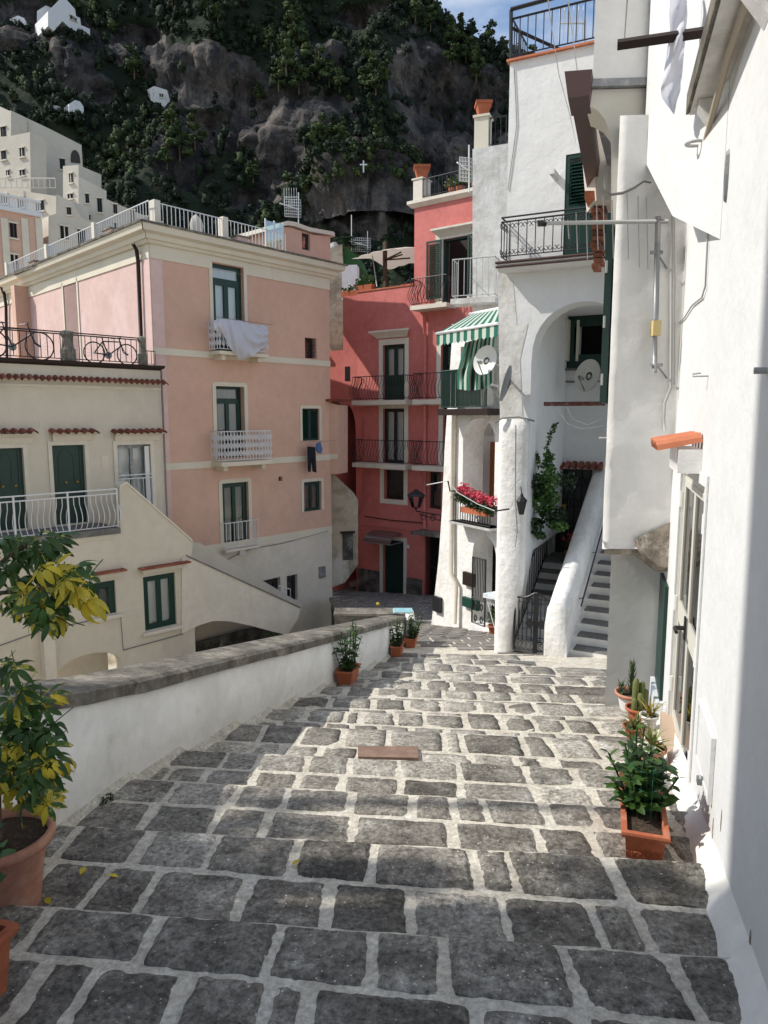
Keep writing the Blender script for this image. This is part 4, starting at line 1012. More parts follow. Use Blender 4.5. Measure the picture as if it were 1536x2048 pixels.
# bicycles
def bicycle(px_, py_, n, wR, heading, label, basket=False):
    s, z = CF.px(px_, py_, n); z = tzp; o = CF.w(s, z, n); root = thing('bicycle', o, label, 'bicycle', 'bicycles on the terrace')
    d = Vector(CF.d) * heading; side = Vector(CF.nn); up = Vector((0, 0, 1)); r = wR; wb = r * 3.05
    def P(x, h, k=0): return o + d * x + up * h + side * k
    for cx in (0, wb):
        c = P(cx, r); mb = MB(); mb.tube([c + (d * math.cos(a) + up * math.sin(a)) * (r - .018) for a in [i * math.pi / 14 for i in range(29)]], .018, 5); wh = mb.build('wheel', M['black'], root)
        mb = MB(); 
        for i in range(12): a = i * math.pi / 6; mb.tube([c, c + (d * math.cos(a) + up * math.sin(a)) * (r - .03)], .0025, 3)
        mb.tube([c - side * .04, c + side * .04], .02, 6); mb.build('spokes', M['grey'], wh)
    bb = P(wb * .42, r * .85); seat = P(wb * .27, r * 2.05); head = P(wb * .80, r * 2.1); h2 = P(wb * .83, r * 1.75); hub = P(0, r); fh = P(wb, r)
    mb = MB()
    for a, b in ((bb, seat), (seat, head), (bb, h2), (hub, bb), (hub, seat), (head, h2)): mb.tube([a, b], .017, 6)
    mb.build('frame', M['black'], root); mb = MB(); mb.tube([h2, P(wb * .9, r * 1.2, .04), fh + side * .05], .013, 5); mb.tube([h2, P(wb * .9, r * 1.2, -.04), fh - side * .05], .013, 5); mb.build('fork', M['black'], root)
    mb = MB(); hb = P(wb * .76, r * 2.45); mb.tube([head, hb], .015, 6); mb.tube([hb + side * .28 - d * .08, hb + side * .1, hb - side * .1, hb - side * .28 - d * .08], .012, 6); mb.build('handlebar', M['black'], root)
    mb = MB(); st = P(wb * .25, r * 2.35); mb.tube([seat, st], .014, 5); mb.add([st + d * .14 + up * .01, st - d * .10 + side * .08, st - d * .10 - side * .08, st + up * .04 - d * .02], [(0, 1, 3), (1, 2, 3), (2, 0, 3), (0, 2, 1)]); mb.build('saddle', M['black'], root)
    mb = MB(); mb.lathe((0, 0, 0), [(.001, -.01), (.09, -.01), (.09, .01), (.001, .01)], 16)
    mb.v = [tuple(bb + d * v[0] + up * v[1] + side * v[2]) for v in mb.v]; mb.tube([bb + side * .05, bb + side * .06 - up * .17], .01, 5); mb.tube([bb - side * .05, bb - side * .06 + up * .17], .01, 5); mb.build('crankset', M['grey'], root)
    return root
bicycle(-14, 727, -.45, .34, 1, 'black city bicycle at the left edge of the terrace railing')
bicycle(190, 730, -.55, .28, 1, 'smaller black bicycle leaning between the two stone terrace posts')
# ================================================================ red building
RO = gnd(790, 1187)
RF = Fr((RO.x, RO.y), (.8, -.6))
# make s grow to the right
def RP(x, y, n=0): return RF.px(x, y, n)
sL = RP(716, 900)[0]; sR = RP(948, 600)[0]; zbase = RO.z - .6
red = thing('red_house', (RO.x, RO.y, RO.z), 'tall red house with bellied iron balconies at the foot of the steps', 'house')
zter = RP(770, 578)[1]; ztop = RP(880, 397)[1]; s828 = RP(828, 600)[0]
rD1 = RF.rect(766, 689, 810, 800); rD2 = RF.rect(766, 817, 809, 922); rW = RF.rect(768, 940, 808, 999); rD3 = RF.rect(766, 1080, 808, 1183)
rD3 = (rD3[0], rD3[1], zbase + .55, rD3[3])
rT = RF.rect(882, 676, 905, 800); rT2 = RF.rect(886, 815, 908, 922); rW2 = RF.rect(857, 944, 882, 1018); rD4 = RF.rect(849, 1066, 880, 1190)
zs1 = RP(770, 801)[1]; zs2 = RP(770, 926)[1]
rD1 = (rD1[0], rD1[1], zs1, rD1[3]); rD2 = (rD2[0], rD2[1], zs2, rD2[3]); rT = (rT[0], rT[1], zs1, rT[3]); rT2 = (rT2[0], rT2[1], zs2, rT2[3])
rU = RF.rect(886, 475, 936, 600); zs3 = RP(880, 612)[1]; rU = (rU[0], rU[1], zs3, rU[3]); rD4 = (rD4[0], rD4[1], zbase + .5, rD4[3])
pol = [(sL, zbase), (sR + 2, zbase), (sR + 2, RP(900, 400)[1]), (s828, RP(828, 400)[1]), (s828, zter), (sL, zter)]
wall(red, RF, pol, [R4(*q) for q in (rD1, rD2, rW, rD3, rT, rT2, rW2, rD4, rU)], M['red'], th=.4)
mb = MB(); mb.box(RF, s828, s828 + .02, zter - .5, ztop, -5, -.401); mb.build('tower_side', M['red'], red)
mb = MB(); mb.box(RF, sL, s828, zter - .9, zter - .8, -6, -.401); mb.build('terrace_floor', M['slate'], red)
mb = MB(); mb.box(RF, s828 - 2.7, s828, zter - .8, zter + .75, -3.3, -3.0); mb.build('terrace_back_wall', M['red'], red)
mb = MB(); mb.box(RF, sL - .02, s828 - .002, zter + .001, zter + .05, -.42, .03); mb.build('parapet_coping', M['terra'], red)
mb = MB(); cornice(mb, RF, s828 - .05, sR + 2, RP(880, 405)[1] - .02, [(-.3, 0), (.04, 0), (.16, .12), (.16, .22), (-.3, .22)], 1, 0); mb.build('roof_ledge', M['greywhite'], red)
mb = MB(); mb.box(RF, sL - .01, rD3[0] - .14, zbase, zbase + 1.35, .001, .05); mb.build('plinth', M['rubble'], red); mb = MB(); mb.box(RF, rD3[1] + .14, rD4[0] - .1, zbase, zbase + 1.3, .001, .05); mb.build('plinth', M['rubble'], red)
window(red, RF, rD1, .10, curt='curtain', panel=.75, fw=.08, name='french_window', room='room'); window(red, RF, rD2, .10, curt='curtain', panel=0, fw=.07, name='french_window', fm=M['black'])
window(red, RF, rW, .18, fm=M['black'], leaves=1, fw=.03); window(red, RF, rW2, .14, fm=M['black'], leaves=1, fw=.05)
for r_, tp_ in ((rD1, .2), (rD2, .15), (rT, .1), (rT2, .1)): surround(red, RF, r_, .17, M['greywhite'], .03, top=tp_)
surround(red, RF, rW, .17, M['greywhite'], .03, sill=True, top=.05); surround(red, RF, rD3, .13, M['greywhite'], .04, name='door_surround')
surround(red, RF, rU, .28, M['greywhite'], .04, top=.22)
mb = MB(); mb.box(RF, *rD3, -.2, -.14); dd = mb.build('door', M['green'], red, label='dark green plank door under the smoky glass canopy')
for i in range(1, 6): s = rD3[0] + (rD3[1] - rD3[0]) * i / 6; mb = MB(); mb.box(RF, s - .008, s + .008, rD3[2], rD3[3], -.14, -.13); mb.build('plank_joint', M['black'], dd)
for r_ in (rT, rT2):
    louvre(red, RF, r_, -.15, slat=.06); mb = MB(); backing(mb, RF, r_); mb.build('room', M['dark'], red)
mb = MB(); backing(mb, RF, rU, 1.5, .9); mb.build('room', M['room'], red); mb = MB()
mb.box(RF, rU[0], rU[0] + .05, rU[2], rU[3], -.3, -.05); mb.box(RF, rU[1] - .05, rU[1], rU[2], rU[3], -.3, -.05); mb.box(RF, rU[0], rU[1], rU[3] - .05, rU[3], -.3, -.05); mb.build('window_frame', M['green'], red)
louvre(red, RF, (rU[0] - .62, rU[0] - .04, rU[2] + .25, rU[3]), .05, slat=.06, label='open louvred shutter flat against the red wall'); louvre(red, RF, (rU[1] + .02, rU[1] + .6, rU[2] + .25, rU[3]), .05, slat=.06)
mb = MB(); backing(mb, RF, rD4, .39); mb.build('room', M['dark'], red)
gt = MB()
for i in range(9): s = rD4[0] + (rD4[1] - rD4[0]) * i / 8; gt.tube([RF.w(s, rD4[2], -.1), RF.w(s, rD4[3], -.1)], .012, 4)
gt.tube([RF.w(rD4[0], (rD4[2] + rD4[3]) / 2, -.1), RF.w(rD4[1], (rD4[2] + rD4[3]) / 2, -.1)], .02, 4); gt.build('gate_bars', M['black'], red, kind='stuff')
# pediments
for (xa, xb, y, d) in ((748, 823, 668, .28), (872, 950, 462, .3)):
    s0 = RP(xa, y)[0]; s1 = RP(xb, y)[0]; z = RP((xa + xb) / 2, y)[1]
    mb = MB(); cornice(mb, RF, s0 + .2, s1 - .2, z - .13, [(.002, 0), (.05, 0), (.12, .08), (.26, .20), (.26, .26), (.002, .26)], 1, 1); mb.build('pediment', M['greywhite'], red)
# balconies with bellied bars
def bel(xa, xb, z, h, lab, dep=.55, mm='greywhite'):
    return balcony(red, RF, RP(xa, 800)[0], RP(xb, 800)[0], z, dep, h, M['black'], M[mm], .16, .13, .010, 'belly', (1.0,), label=lab)
bel(722, 829, zs1, .85, 'upper bellied balcony of the lit french window'); bel(842, 905, zs1, .88, 'upper bellied balcony beside the white wall')
bel(722, 829, zs2, .85, 'lower bellied balcony in the shade'); bel(842, 905, zs2, .85, 'lower bellied balcony beside the white wall')
mb = MB(); mb.box(RF, sL - .01, sR, zs1 - .19, zs1 - .161, .001, .06); mb.build('string_course', M['greywhite'], red)
mb = MB(); mb.box(RF, sL - .01, sR, zs2 - .19, zs2 - .161, .001, .06); mb.build('string_course', M['greywhite'], red)
mb = MB(); mb.box(RF, sL - .01, rD4[0] + .1, RP(800, 1058)[1], RP(800, 1058)[1] + .05, .001, .04); mb.build('string_course', M['red'], red)
s0 = RP(840, 600)[0]; s1 = RP(912, 600)[0]
balcony(red, RF, s0, s1, zs3, .6, .88, M['black'], M['greywhite'], .14, .12, .010, 'belly', (1.0,), label='top bellied balcony with a red and white plastered underside')
mb = MB(); mb.box(RF, RP(843, 1062)[0], sR, RP(860, 1060)[1] - .1, RP(860, 1060)[1], .002, .7); mb.build('gate_hood', M['coping'], red)
p = [RF.w(RP(853, 632)[0], RP(853, 632)[1], .12), RF.w(RP(853, 700)[0], RP(853, 700)[1], .1), RF.w(RP(852, 1056)[0], RP(852, 1056)[1], .1)]
pipe(red, p, .06, M['red']); pipe(red, [RF.w(RP(727, 835)[0], RP(727, 835)[1], .03), RF.w(RP(727, 1015)[0], RP(727, 1015)[1], .03), RF.w(RP(716, 1030)[0], RP(716, 1030)[1], .03)], .02, M['red'], 'conduit')
pipe(red, [RF.w(*RP(730, 1032), .03), RF.w(*RP(780, 1040), .03), RF.w(*RP(850, 1046), .03)], .018, M['darkbrown'], 'cable')
# smoky door canopy
mb = MB(); n = 8; s0 = RP(752, 1075)[0]; s1 = RP(806, 1075)[0]; zc_ = RP(780, 1062)[1]; V = []
for i in range(n + 1):
    a = math.pi / 2 * i / n; V += [RF.w(s0, zc_ + .35 * math.cos(a) - .35 , .05 + .75 * math.sin(a)), RF.w(s1, zc_ + .35 * math.cos(a) - .35, .05 + .75 * math.sin(a))]
mb.add(V, [(2 * i, 2 * i + 1, 2 * i + 3, 2 * i + 2) for i in range(n)]); cn_ = mb.build('door_canopy', M['hazeglass'], red, True)
mb = MB()
for s in (s0, s1): mb.tube([RF.w(s, zc_ - .35, .02), RF.w(s, zc_ - .35, .8), ], .015, 5)
mb.tube([RF.w(s0, zc_ - .35, .8), RF.w(s1, zc_ - .35, .8)], .015, 5); mb.build('canopy_frame', M['grey'], cn_)
mb = MB(); mb.box(RF, *RF.rect(813, 1090, 819, 1096), .001, .04); mb.build('bell_plate', M['plastic'], red)
# left return of the red house, with the dark arch passage
RL = Fr(RF.w(sL, 0, 0)[:2], (-.86, .51)); cx = RL.px(686, 640)[0]; 
zl_top = RL.px(700, 592)[1]
ca = (RL.px(713, 900)[0], RL.px(674, 900)[0]); c0, c1 = min(ca), max(ca)
zA = RL.px(690, 808)[1]
wall(red, RL, R4(0.001, cx, zA + .4, zl_top), (), M['red'], name='left_wall')
far = RL.px(640, 800)[0]
zm = RL.px(690, 700)[1]
wall(red, RL, [(0.001, zbase), (far, zbase), (far, zm), (cx, zm), (cx, zA + .399), (0.001, zA + .399)], [arch(c0 + .03, c1, zbase + .03, zA - 1.0, zA, 10)], M['red'], name='passage_wall', th=.4)
mb = MB(); mb.box(RL, c0 - .3, c1 + .5, zbase, zA + .4, -6.2, -6.1); mb.build('passage_back', M['red'], red)
mb = MB(); mb.box(RL, c0 - .3, c1 + .5, zA + .05, zA + .3, -6.1, -.41); mb.build('passage_vault', M['red'], red)
for a, b in ((c1 + .05, c1 + .15), (c0 - .12, c0 - .02)): mb = MB(); mb.box(RL, a, b, zbase, zA + .04, -6.1, -.41); mb.build('passage_side', M['red'], red)
mb = MB(); mb.box(RL, c0, c1, zbase - .1, zbase + .02, -6.1, .0); mb.build('passage_floor', M['slate'], red)
print('passage', c0, c1, zbase, zA, far, RL.w(c0, zA, 0), proj(RL.w(c0, zA - 1, 0)), proj(RL.w(c1, zA - 1, 0)))
rs = RL.rect(690, 733, 700, 762); mb = MB(); mb.box(RL, *rs, .001, .008); mb.build('slot_window', M['dark'], red)
mb = MB(); mb.box(RL, far - .2, far + .6, zm, zm + .12, -.5, .3); mb.build('ledge', M['cream_trim'], red)
# flower boxes on the terrace corner
for i, (x, y) in enumerate(((690, 587), (705, 582), (718, 578), (733, 573))):
    f_ = RL if i < 2 else RF; s, z = f_.px(x, y); z = (zl_top if i < 2 else zter + .05) ; n = -.12
    t = thing('window_box', f_.w(s, z, n), ('leftmost terracotta box at the corner of the red terrace', 'second terracotta box from the corner of the red terrace', 'terracotta box of sprigs in the middle of the red terrace parapet', 'terracotta box with the tallest plant on the red terrace')[i], 'flower box', 'terracotta boxes on the red terrace')
    mb = MB(); w = .22; V = [f_.w(s + a * k, z + h, n + b * k) for h, k in ((0, .8), (.2, 1)) for a, b in ((-w, -.1), (w, -.1), (w, .1), (-w, .1))]
    mb.add(V, [(0, 1, 5, 4), (1, 2, 6, 5), (2, 3, 7, 6), (3, 0, 4, 7), (4, 5, 6, 7), (3, 2, 1, 0)]); mb.build('box', M['terra'], t)
    mb = MB(); rr = random.Random(i)
    for _ in range(50 + 15 * i):
        c = f_.w(s + rr.uniform(-.2, .2), z + .2 + rr.uniform(0, .12 + .07 * i), n + rr.uniform(-.1, .1)); a = Vector((rr.uniform(-1, 1), rr.uniform(-1, 1), rr.uniform(-1, 1))).normalized() * .06; b = a.cross(Vector((rr.random(), 1, rr.random()))).normalized() * .03
        mb.add([c - a, c + b, c + a, c - b], [(0, 1, 2, 3)])
    mb.build('leaves', M['leaf'], t, kind='stuff')
# terrace sunshade on its post
sh = RF.off(-1.2); pb = sh.px(770, 572)[0]
um = thing('terrace_sunshade', sh.w(pb, zter - .8, -1.2), 'cream canvas sunshade on a wooden post over the red terrace', 'sunshade')
mb = MB(); zt_ = sh.px(768, 484)[1]; mb.box(sh, pb - .06, pb + .06, zter - .8, zt_, -.06, .06); mb.build('post', M['wood'], um)
mb = MB(); V = []; nx, nyy = 10, 6
e0 = sh.px(722, 520)[0]; e1 = sh.px(828, 500)[0]
for i in range(nx + 1):
    for j in range(nyy + 1):
        s = e0 + (e1 - e0) * i / nx; n = .6 - 2.4 * j / nyy; t = i / nx
        z = sh.px(722 + 106 * t, 524 + (508 - 524) * t)[1] + .22 * math.sin(math.pi * min(1, t * .62 + .1)) - .05 - .05 * abs(math.sin(i * 1.6 + j)) + .22 * math.sin(math.pi * j / nyy)
        V.append(sh.w(s, z, n))
mb.add(V, [(i * (nyy + 1) + j, i * (nyy + 1) + j + 1, (i + 1) * (nyy + 1) + j + 1, (i + 1) * (nyy + 1) + j) for i in range(nx) for j in range(nyy)]); mb.build('canvas', M['canvas'], um, True)
mb = MB(); z0 = sh.px(770, 520)[1]
for a in ((.9, .15), (1.1, .5), (.8, -.5), (.4, .6)): mb.tube([sh.w(pb, z0, 0), sh.w(pb + a[0], z0 + .05, a[1])], .03, 5)
mb.build('struts', M['wood'], um, kind='stuff')
pipe(um, [sh.w(sh.px(748, 512)[0], sh.px(748, 512)[1], .1), sh.w(sh.px(757, 574)[0], sh.px(757, 574)[1], .1)], .02, M['galv'], 'prop')
# ochre wall and green-sided block behind, between pink and red houses
OF = Fr((at(684, 700, 30).x, 30.0), (1, -.15))
old = thing('old_house', OF.w(0, -5.5, 0), 'old mottled ochre wall rising between the pink and red houses', 'house')
def OP(x, y): return OF.px(x, y)
pts = [OP(640, 1180), OP(690, 1180), OP(690, 690), (OP(688, 600)[0], OP(688, 560)[1]), OP(684, 488), OP(640, 502)]
wall(old, OF, pts, (), M['old'], th=3.0)
mb = MB(); a = OP(684, 488); b = OP(708, 505); mb.prism(OF, [(a[0] + .01, OP(684, 530)[1]), (b[0] + .15, OP(684, 530)[1]), b, (a[0] + .01, a[1])], -2.5, -.1); mb.build('green_side', mat('moss_green_render', (.035, .10, .03), .9), old)
mb = MB(); s0, s1 = OP(684, 560)[0], OP(714, 560)[0]; mb.box(OF, s0, s1, OP(700, 600)[1], OP(700, 530)[1], -.5, .02); mb.build('white_block', M['white'], old)
mb = MB(); mb.ball(OF.w(OP(663, 480)[0], OP(663, 488)[1], -.5), .2, n=6); mb.build('white_ball', M['white'], old)
def palm(p, label, r=.9, n=16, seed=1):
    o = thing('palm_plant', p, label, 'palm'); rr = random.Random(seed); mb = MB()
    for i in range(n):
        a = i * 2.4; el = rr.uniform(.25, 1.1); P = [Vector(p) + Vector((math.cos(a) * math.cos(el) * r * t, math.sin(a) * math.cos(el) * r * t, math.sin(el) * r * t - .55 * r * t * t)) for t in [k / 6 for k in range(7)]]
        for k in range(6):
            d = (P[k + 1] - P[k]).normalized(); s = d.cross(Vector((0, 0, 1))).normalized()
            for sg in (-1, 1):
                for q in (0, .5):
                    c = P[k].lerp(P[k + 1], q); mb.add([c, c + s * sg * .22 * r + d * .12 * r - Vector((0, 0, .06)), c + d * .05], [(0, 1, 2)])
    mb.build('fronds', M['leaf_dark'], o); mb = MB(); mb.tube([Vector(p) - Vector((0, 0, .7)), Vector(p)], .09, 6); mb.build('trunk', M['bark'], o)
palm(at(697, 492, 30.5), 'small palm behind the green-sided terrace wall', 1.0)
# lower stone piece with a walled-up window, between pink and red at street level
lo = Fr((at(664, 1100, 25.2).x, 25.2), (1, .25)); od = thing('stained_wall', lo.w(0, -4.9, 0), 'brown stained plaster wall with a bricked-up opening left of the red house', 'wall')
wall(od, lo, [lo.px(650, 1180), lo.px(690, 1165), lo.px(716, 1130), lo.px(716, 1000), lo.px(707, 985), lo.px(664, 945), lo.px(650, 945)], (), M['old'], th=.5)
mb = MB(); mb.box(lo, *lo.rect(685, 1067, 706, 1120), .002, .02); mb.build('blocked_window', M['rubble'], od)
mb = MB(); mb.box(lo, lo.px(681, 1067)[0], lo.px(709, 1067)[0], lo.px(690, 1066)[1], lo.px(690, 1064)[1] + .03, .002, .12); mb.build('lintel', M['darkbrown'], od)
# pink annex at the corner
an = PF.off(-.9); ax = Fr(an.w(PL - .4, 0, 0)[:2], (.93, -.36)); axn = thing('pink_annex', ax.w(0, -1.5, 0), 'narrow pink annex with a tiled ledge tucked behind the big pink building corner', 'annex')
e = [ax.px(655, 948), ax.px(676, 948), ax.px(676, 810), ax.px(655, 804)]
wall(axn, ax, e, (), M['pink'], th=.8); mb = MB(); z = ax.px(670, 803)[1]; mb.box(ax, e[0][0], ax.px(683, 803)[0], z, z + .08, -.8, .15); mb.build('tile_ledge', M['tile'], axn)
mb = MB(); mb.box(ax, e[0][0], e[1][0], *[ax.px(668, y)[1] for y in (918, 908)], .001, .02); mb.build('band', M['cream_trim'], axn)
# two steps left of the red door
for i, (y, x0, x1) in enumerate(((1166, 683, 716), (1152, 694, 718))):
    g0 = gnd(x0, y + 10); mb = MB(); WFx = Fr((g0.x, g0.y + .2 + i * .4), (1, .1)); mb.box(WFx, 0, 2.0, G(g0.y) - .3, G(g0.y) + .2 * (i + 1), -1.6, 0)
    mb.build('doorstep', M['greywhite'], None, label=('lower', 'upper')[i] + ' pale step at the passage left of the red house', cat='step')
# street lamp on scroll bracket
lp = thing('street_lamp', RF.w(*RP(830, 1022), 1.0), 'black iron wall lantern on a scrolled bracket in front of the red house', 'street lamp')
lf = RF.off(1.3); c = Vector(lf.w(lf.px(832, 1021)[0], lf.px(832, 1021)[1], 0)); H = lf.px(832, 978)[1] - c.z
mb = MB(); mb.lathe(c, [(.03, 0), (.03, H * .1), (.14, H * .14)], 6); mb.lathe(c, [(.31, H * .68), (.24, H * .80), (.10, H * .90), (.10, H * .94), (.05, H * .96), (.05, H)], 8, close=True)
for k in range(6): a = k * math.pi / 3; mb.tube([c + Vector((math.cos(a) * .13, math.sin(a) * .13, H * .14)), c + Vector((math.cos(a) * .27, math.sin(a) * .27, H * .68))], .014, 4)
mb.build('lantern_frame', M['black'], lp); mb = MB(); mb.lathe(c, [(.125, H * .15), (.262, H * .67)], 6); mb.build('lantern_glass', M['glass'], lp)
d = RF.d * 1.0; mb = MB(); q = c + Vector((0, 0, -.02)); e_ = q + d * 2.0; mb.tube([q, q + d * 2.1 - Vector((0, 0, .12))], .02, 5)
for k in range(5):
    cc = q + d * (.3 + k * .38) - Vector((0, 0, .18)); mb.tube([cc + (d * math.cos(a) + Vector((0, 0, 1)) * math.sin(a)) * (.13 * (1 - i * .045)) for i, a in enumerate([j * .7 for j in range(14)])], .014, 4)
mb.tube([q + d * .1 - Vector((0, 0, .08)), q + d * 2.1 - Vector((0, 0, .45))], .014, 4); mb.build('scroll_bracket', M['black'], lp)
# balcony railing on the tower top with pot and pillar
tzz = RP(880, 402)[1] + .2
trl = thing('tower_terrace_railing', RF.w(s828, tzz, .1), 'dark railing and pale pillar round the top terrace of the red tower', 'railing')
s845 = RP(847, 380)[0]; railing(trl, [RF.w(s845, tzz, .02), RF.w(sR + .6, tzz, .02)], RP(890, 352)[1] - tzz + .05, M['black'], .15, .013, 'straight', .018, .05)
mb = MB(); zp = RP(838, 360)[1]; mb.box(RF, RP(829, 380)[0], s845, tzz - .15, zp, -.45, .08); mb.box(RF, RP(828, 380)[0] - .03, s845 + .03, zp + .001, zp + .05, -.48, .11); mb.build('pillar', M['greywhite'], trl)
def flared_pot(c, w, h, label, m='terra', group=None):
    o = thing('square_pot', c, label, 'plant pot', group); mb = MB(); V = []
    for z, k in ((0, .62), (h * .78, .95), (h * .80, 1.1), (h, 1.12), (h, .98), (h * .85, .95)):
        V += [Vector(c) + Vector((a * w * k, b * w * k, z)) for a, b in ((-.5, -.5), (.5, -.5), (.5, .5), (-.5, .5))]
    F = [(4 * i + k, 4 * i + (k + 1) % 4, 4 * i + 4 + (k + 1) % 4, 4 * i + 4 + k) for i in range(5) for k in range(4)] + [(3, 2, 1, 0), (20, 21, 22, 23)]
    mb.add(V, F); mb.build('pot', M[m], o); return o
flared_pot(RF.w(RP(838, 357)[0], zp + .051, -.18), .50, .42, 'empty flared terracotta pot on the pillar of the red tower', group='square terracotta pots on pillars')
for i, x in enumerate((893, 908, 939)):
    s = RP(x, 385)[0]; t = thing('rooftop_plant', RF.w(s, tzz, -.4), ('yellowish shrub in a pot behind the tower railing, on the left', 'green potted shrub behind the middle of the tower railing', 'small round pot at the right end of the tower railing')[i], 'potted plant')
    mb = MB(); mb.lathe(RF.w(s, tzz, -.4), [(.1, 0), (.16, .25), (.14, .25), (.0, .22)], 10); mb.build('pot', M['terra'], t)
    mb = MB(); rr = random.Random(i + 40)
    for _ in range((120, 160, 20)[i]):
        c = RF.w(s + rr.gauss(0, .14), tzz + .3 + abs(rr.gauss(0, .14)), -.4 + rr.gauss(0, .12)); a = Vector((rr.uniform(-1, 1), rr.uniform(-1, 1), rr.uniform(-1, 1))).normalized() * .06; b = a.cross(Vector((.3, 1, .2))).normalized() * .03; mb.add([c - a, c + b, c + a, c - b], [(0, 1, 2, 3)])
    mb.build('leaves', M['aloe'] if i == 0 else M['leaf'], t, kind='stuff')
# ================================================================ grey tower behind
GF = Fr((at(945, 832, 17.0).x, 17.0), (.93, -.37))
gt_ = thing('grey_house', GF.w(0, -3, 0), 'narrow weathered grey plaster house between the red tower and the white house', 'house')
def GP(x, y): return GF.px(x, y)
wall(gt_, GF, [GP(945, 700), (GP(1010, 700)[0] + .3, GP(1010, 700)[1]), (GP(1010, 290)[0] + .3, GP(1005, 288)[1]), GP(945, 298)], (), M['white_dirty'], th=1.5)
mb = MB(); r_ = GF.rect(948, 233, 976, 294); mb.box(GF, r_[0], r_[1], r_[2] - .05, r_[3], -.34, -.02); mb.box(GF, r_[0] - .03, r_[1] + .03, r_[3] + .001, r_[3] + .05, -.37, .01); mb.build('pillar', M['cream_trim'], gt_)
flared_pot(GF.w((r_[0] + r_[1]) / 2, r_[3] + .051, -.18), .33, .30, 'empty flared terracotta pot on the pillar of the grey house', group='square terracotta pots on pillars')
z0 = r_[2]; rg = thing('grey_house_railing', GF.w(r_[1], z0, -.1), 'short dark railing on top of the grey house', 'railing'); railing(rg, [GF.w(r_[1] + .02, z0, -.1), GF.w(GP(1010, 290)[0], z0, -.1)], GP(985, 232)[1] - z0, M['black'], .11, .010, 'straight', .014, .05)
aerial(938, 290, 385, 18, 'grid television aerial beside the grey house', True, False, .25)
# balcony below it with straight rails, shading the lower wall
z1 = GP(950, 602)[1]; s0 = GP(913, 600)[0]; s1 = GP(992, 590)[0]
balcony(gt_, GF, s0, s1 + .1, z1, .5, .86, M['galv'], M['white_dirty'], .12, .14, .009, 'straight', (1.0,), label='balcony with straight pale rails under the grey wall')
# ================================================================ white house with the leaning buttress
b0 = gnd(862, 1250); b1 = gnd(992, 1264)
WL = Fr((b0.x, b0.y), (b1.x - b0.x, b1.y - b0.y))
def WP(x, y, n=0): return WL.px(x, y, n)
wh = thing('buttressed_house', (b0.x, b0.y, b0.z), 'white house with a leaning foot, arched niches and a barred doorway', 'house')
sE = WP(996, 1100)[0] + .15; zt_ = WP(950, 640)[1]
lean = [WP(862, 1254), WP(877, 1120), WP(884, 1020), WP(889, 900), WP(897, 780), WP(903, 690), (WP(903, 690)[0], zt_)]
zfl2 = WP(950, 1012)[1]
nic = (WP(926, 900)[0], WP(990, 900)[0]); nz0 = WP(950, 1010)[1]; nzt = WP(955, 836)[1]; nzs = WP(930, 880)[1]
drr = (WP(944, 1180)[0], WP(992, 1180)[0]); dz0 = WP(960, 1257)[1] - .3; dzt = WP(965, 1070)[1]; dzs = WP(945, 1105)[1]
cw = WL.rect(918, 672, 988, 820)
hA = arch(nic[0], nic[1], nz0, nzs, nzt, 12); hB = arch(drr[0], drr[1] - .02, dz0, dzs, dzt, 12); hC = R4(cw[0] + .05, cw[1], cw[2] + .1, WP(950, 690)[1])
wall(wh, WL, [(lean[0][0], lean[0][1] - .4), (sE, lean[0][1] - .4), (sE, zt_)] + list(reversed(lean)), [hA, hB, hC], M['white_rough'], th=.6)
mb = MB(); mb.box(WL, nic[0] - .4, sE, nz0 - .3, nzt + .3, -.95, -.9); mb.build('niche_back', M['white'], wh)
mb = MB(); mb.box(WL, nic[0] - .3, sE, nz0 - .2, nz0 + .0, -.9, -.2); mb.build('niche_floor', M['white'], wh)
mb = MB(); mb.box(WL, cw[0] - 1.2, sE, cw[2] - .6, zt_ - .02, -1.0, -.9); mb.build('loggia_back', M['white'], wh)
mb = MB(); mb.box(WL, drr[0] - .3, sE, dz0, dzt + .2, -1.0, -.95); mb.build('porch_back', M['white_smooth'], wh)
bd = (WP(980, 950, -.85)[0], WP(992, 950, -.85)[0], nz0, WP(985, 884, -.85)[1]); mb = MB(); mb.box(WL, bd[0], bd[1] + .3, bd[2], bd[3], -.9, -.84); mb.build('wooden_door', M['warmwood'], wh)
dr = (WP(976, 1180, -.9)[0], WP(994, 1180, -.9)[0] + .3, dz0, WP(985, 1078, -.9)[1]); mb = MB(); mb.box(WL, *dr, -.95, -.9); mb.build('glazed_door', M['dark'], wh)
mb = MB(); mb.box(WL, dr[0] - .07, dr[0], dz0, dr[3], -.95, -.88); mb.build('door_post', M['greywhite'], wh)
# slab and green-barred balcony with the striped curtain
zc0 = WP(950, 818)[1]
mb = MB(); mb.box(WL, cw[0] - .12, sE, zc0 - .14, zc0, .002, .5); bb = mb.build('balcony', M['darkbrown'], wh, label='brown-edged balcony slab with dense green bars behind the striped curtain')
railing(bb, [WL.w(cw[0] - .05, zc0, .03), WL.w(cw[0] - .05, zc0, .45), WL.w(sE - .1, zc0, .45)], .85, M['green'], .045, .014, 'straight', .018, .04)
mb = MB(); mb.box(WL, cw[0] - .3, sE, zt_ - 1.0, zt_ - .6, .003, .25) if False else mb.box(WL, nic[0] + .0, sE, zfl2 - .42, zfl2 - .36, .002, .38); mb.build('lower_slab', M['white'], wh)
gb0 = WL.w(WP(930, 1048)[0], WP(930, 1046)[1], .35); 
railing(wh.children[-1] if False else mb.build('balcony_edge', M['white'], wh), [WL.w(nic[0] + .1, zfl2 - .36, .33), WL.w(sE - .05, zfl2 - .36, .33)], .62, M['black'], .085, .010, 'straight', .014, .03)
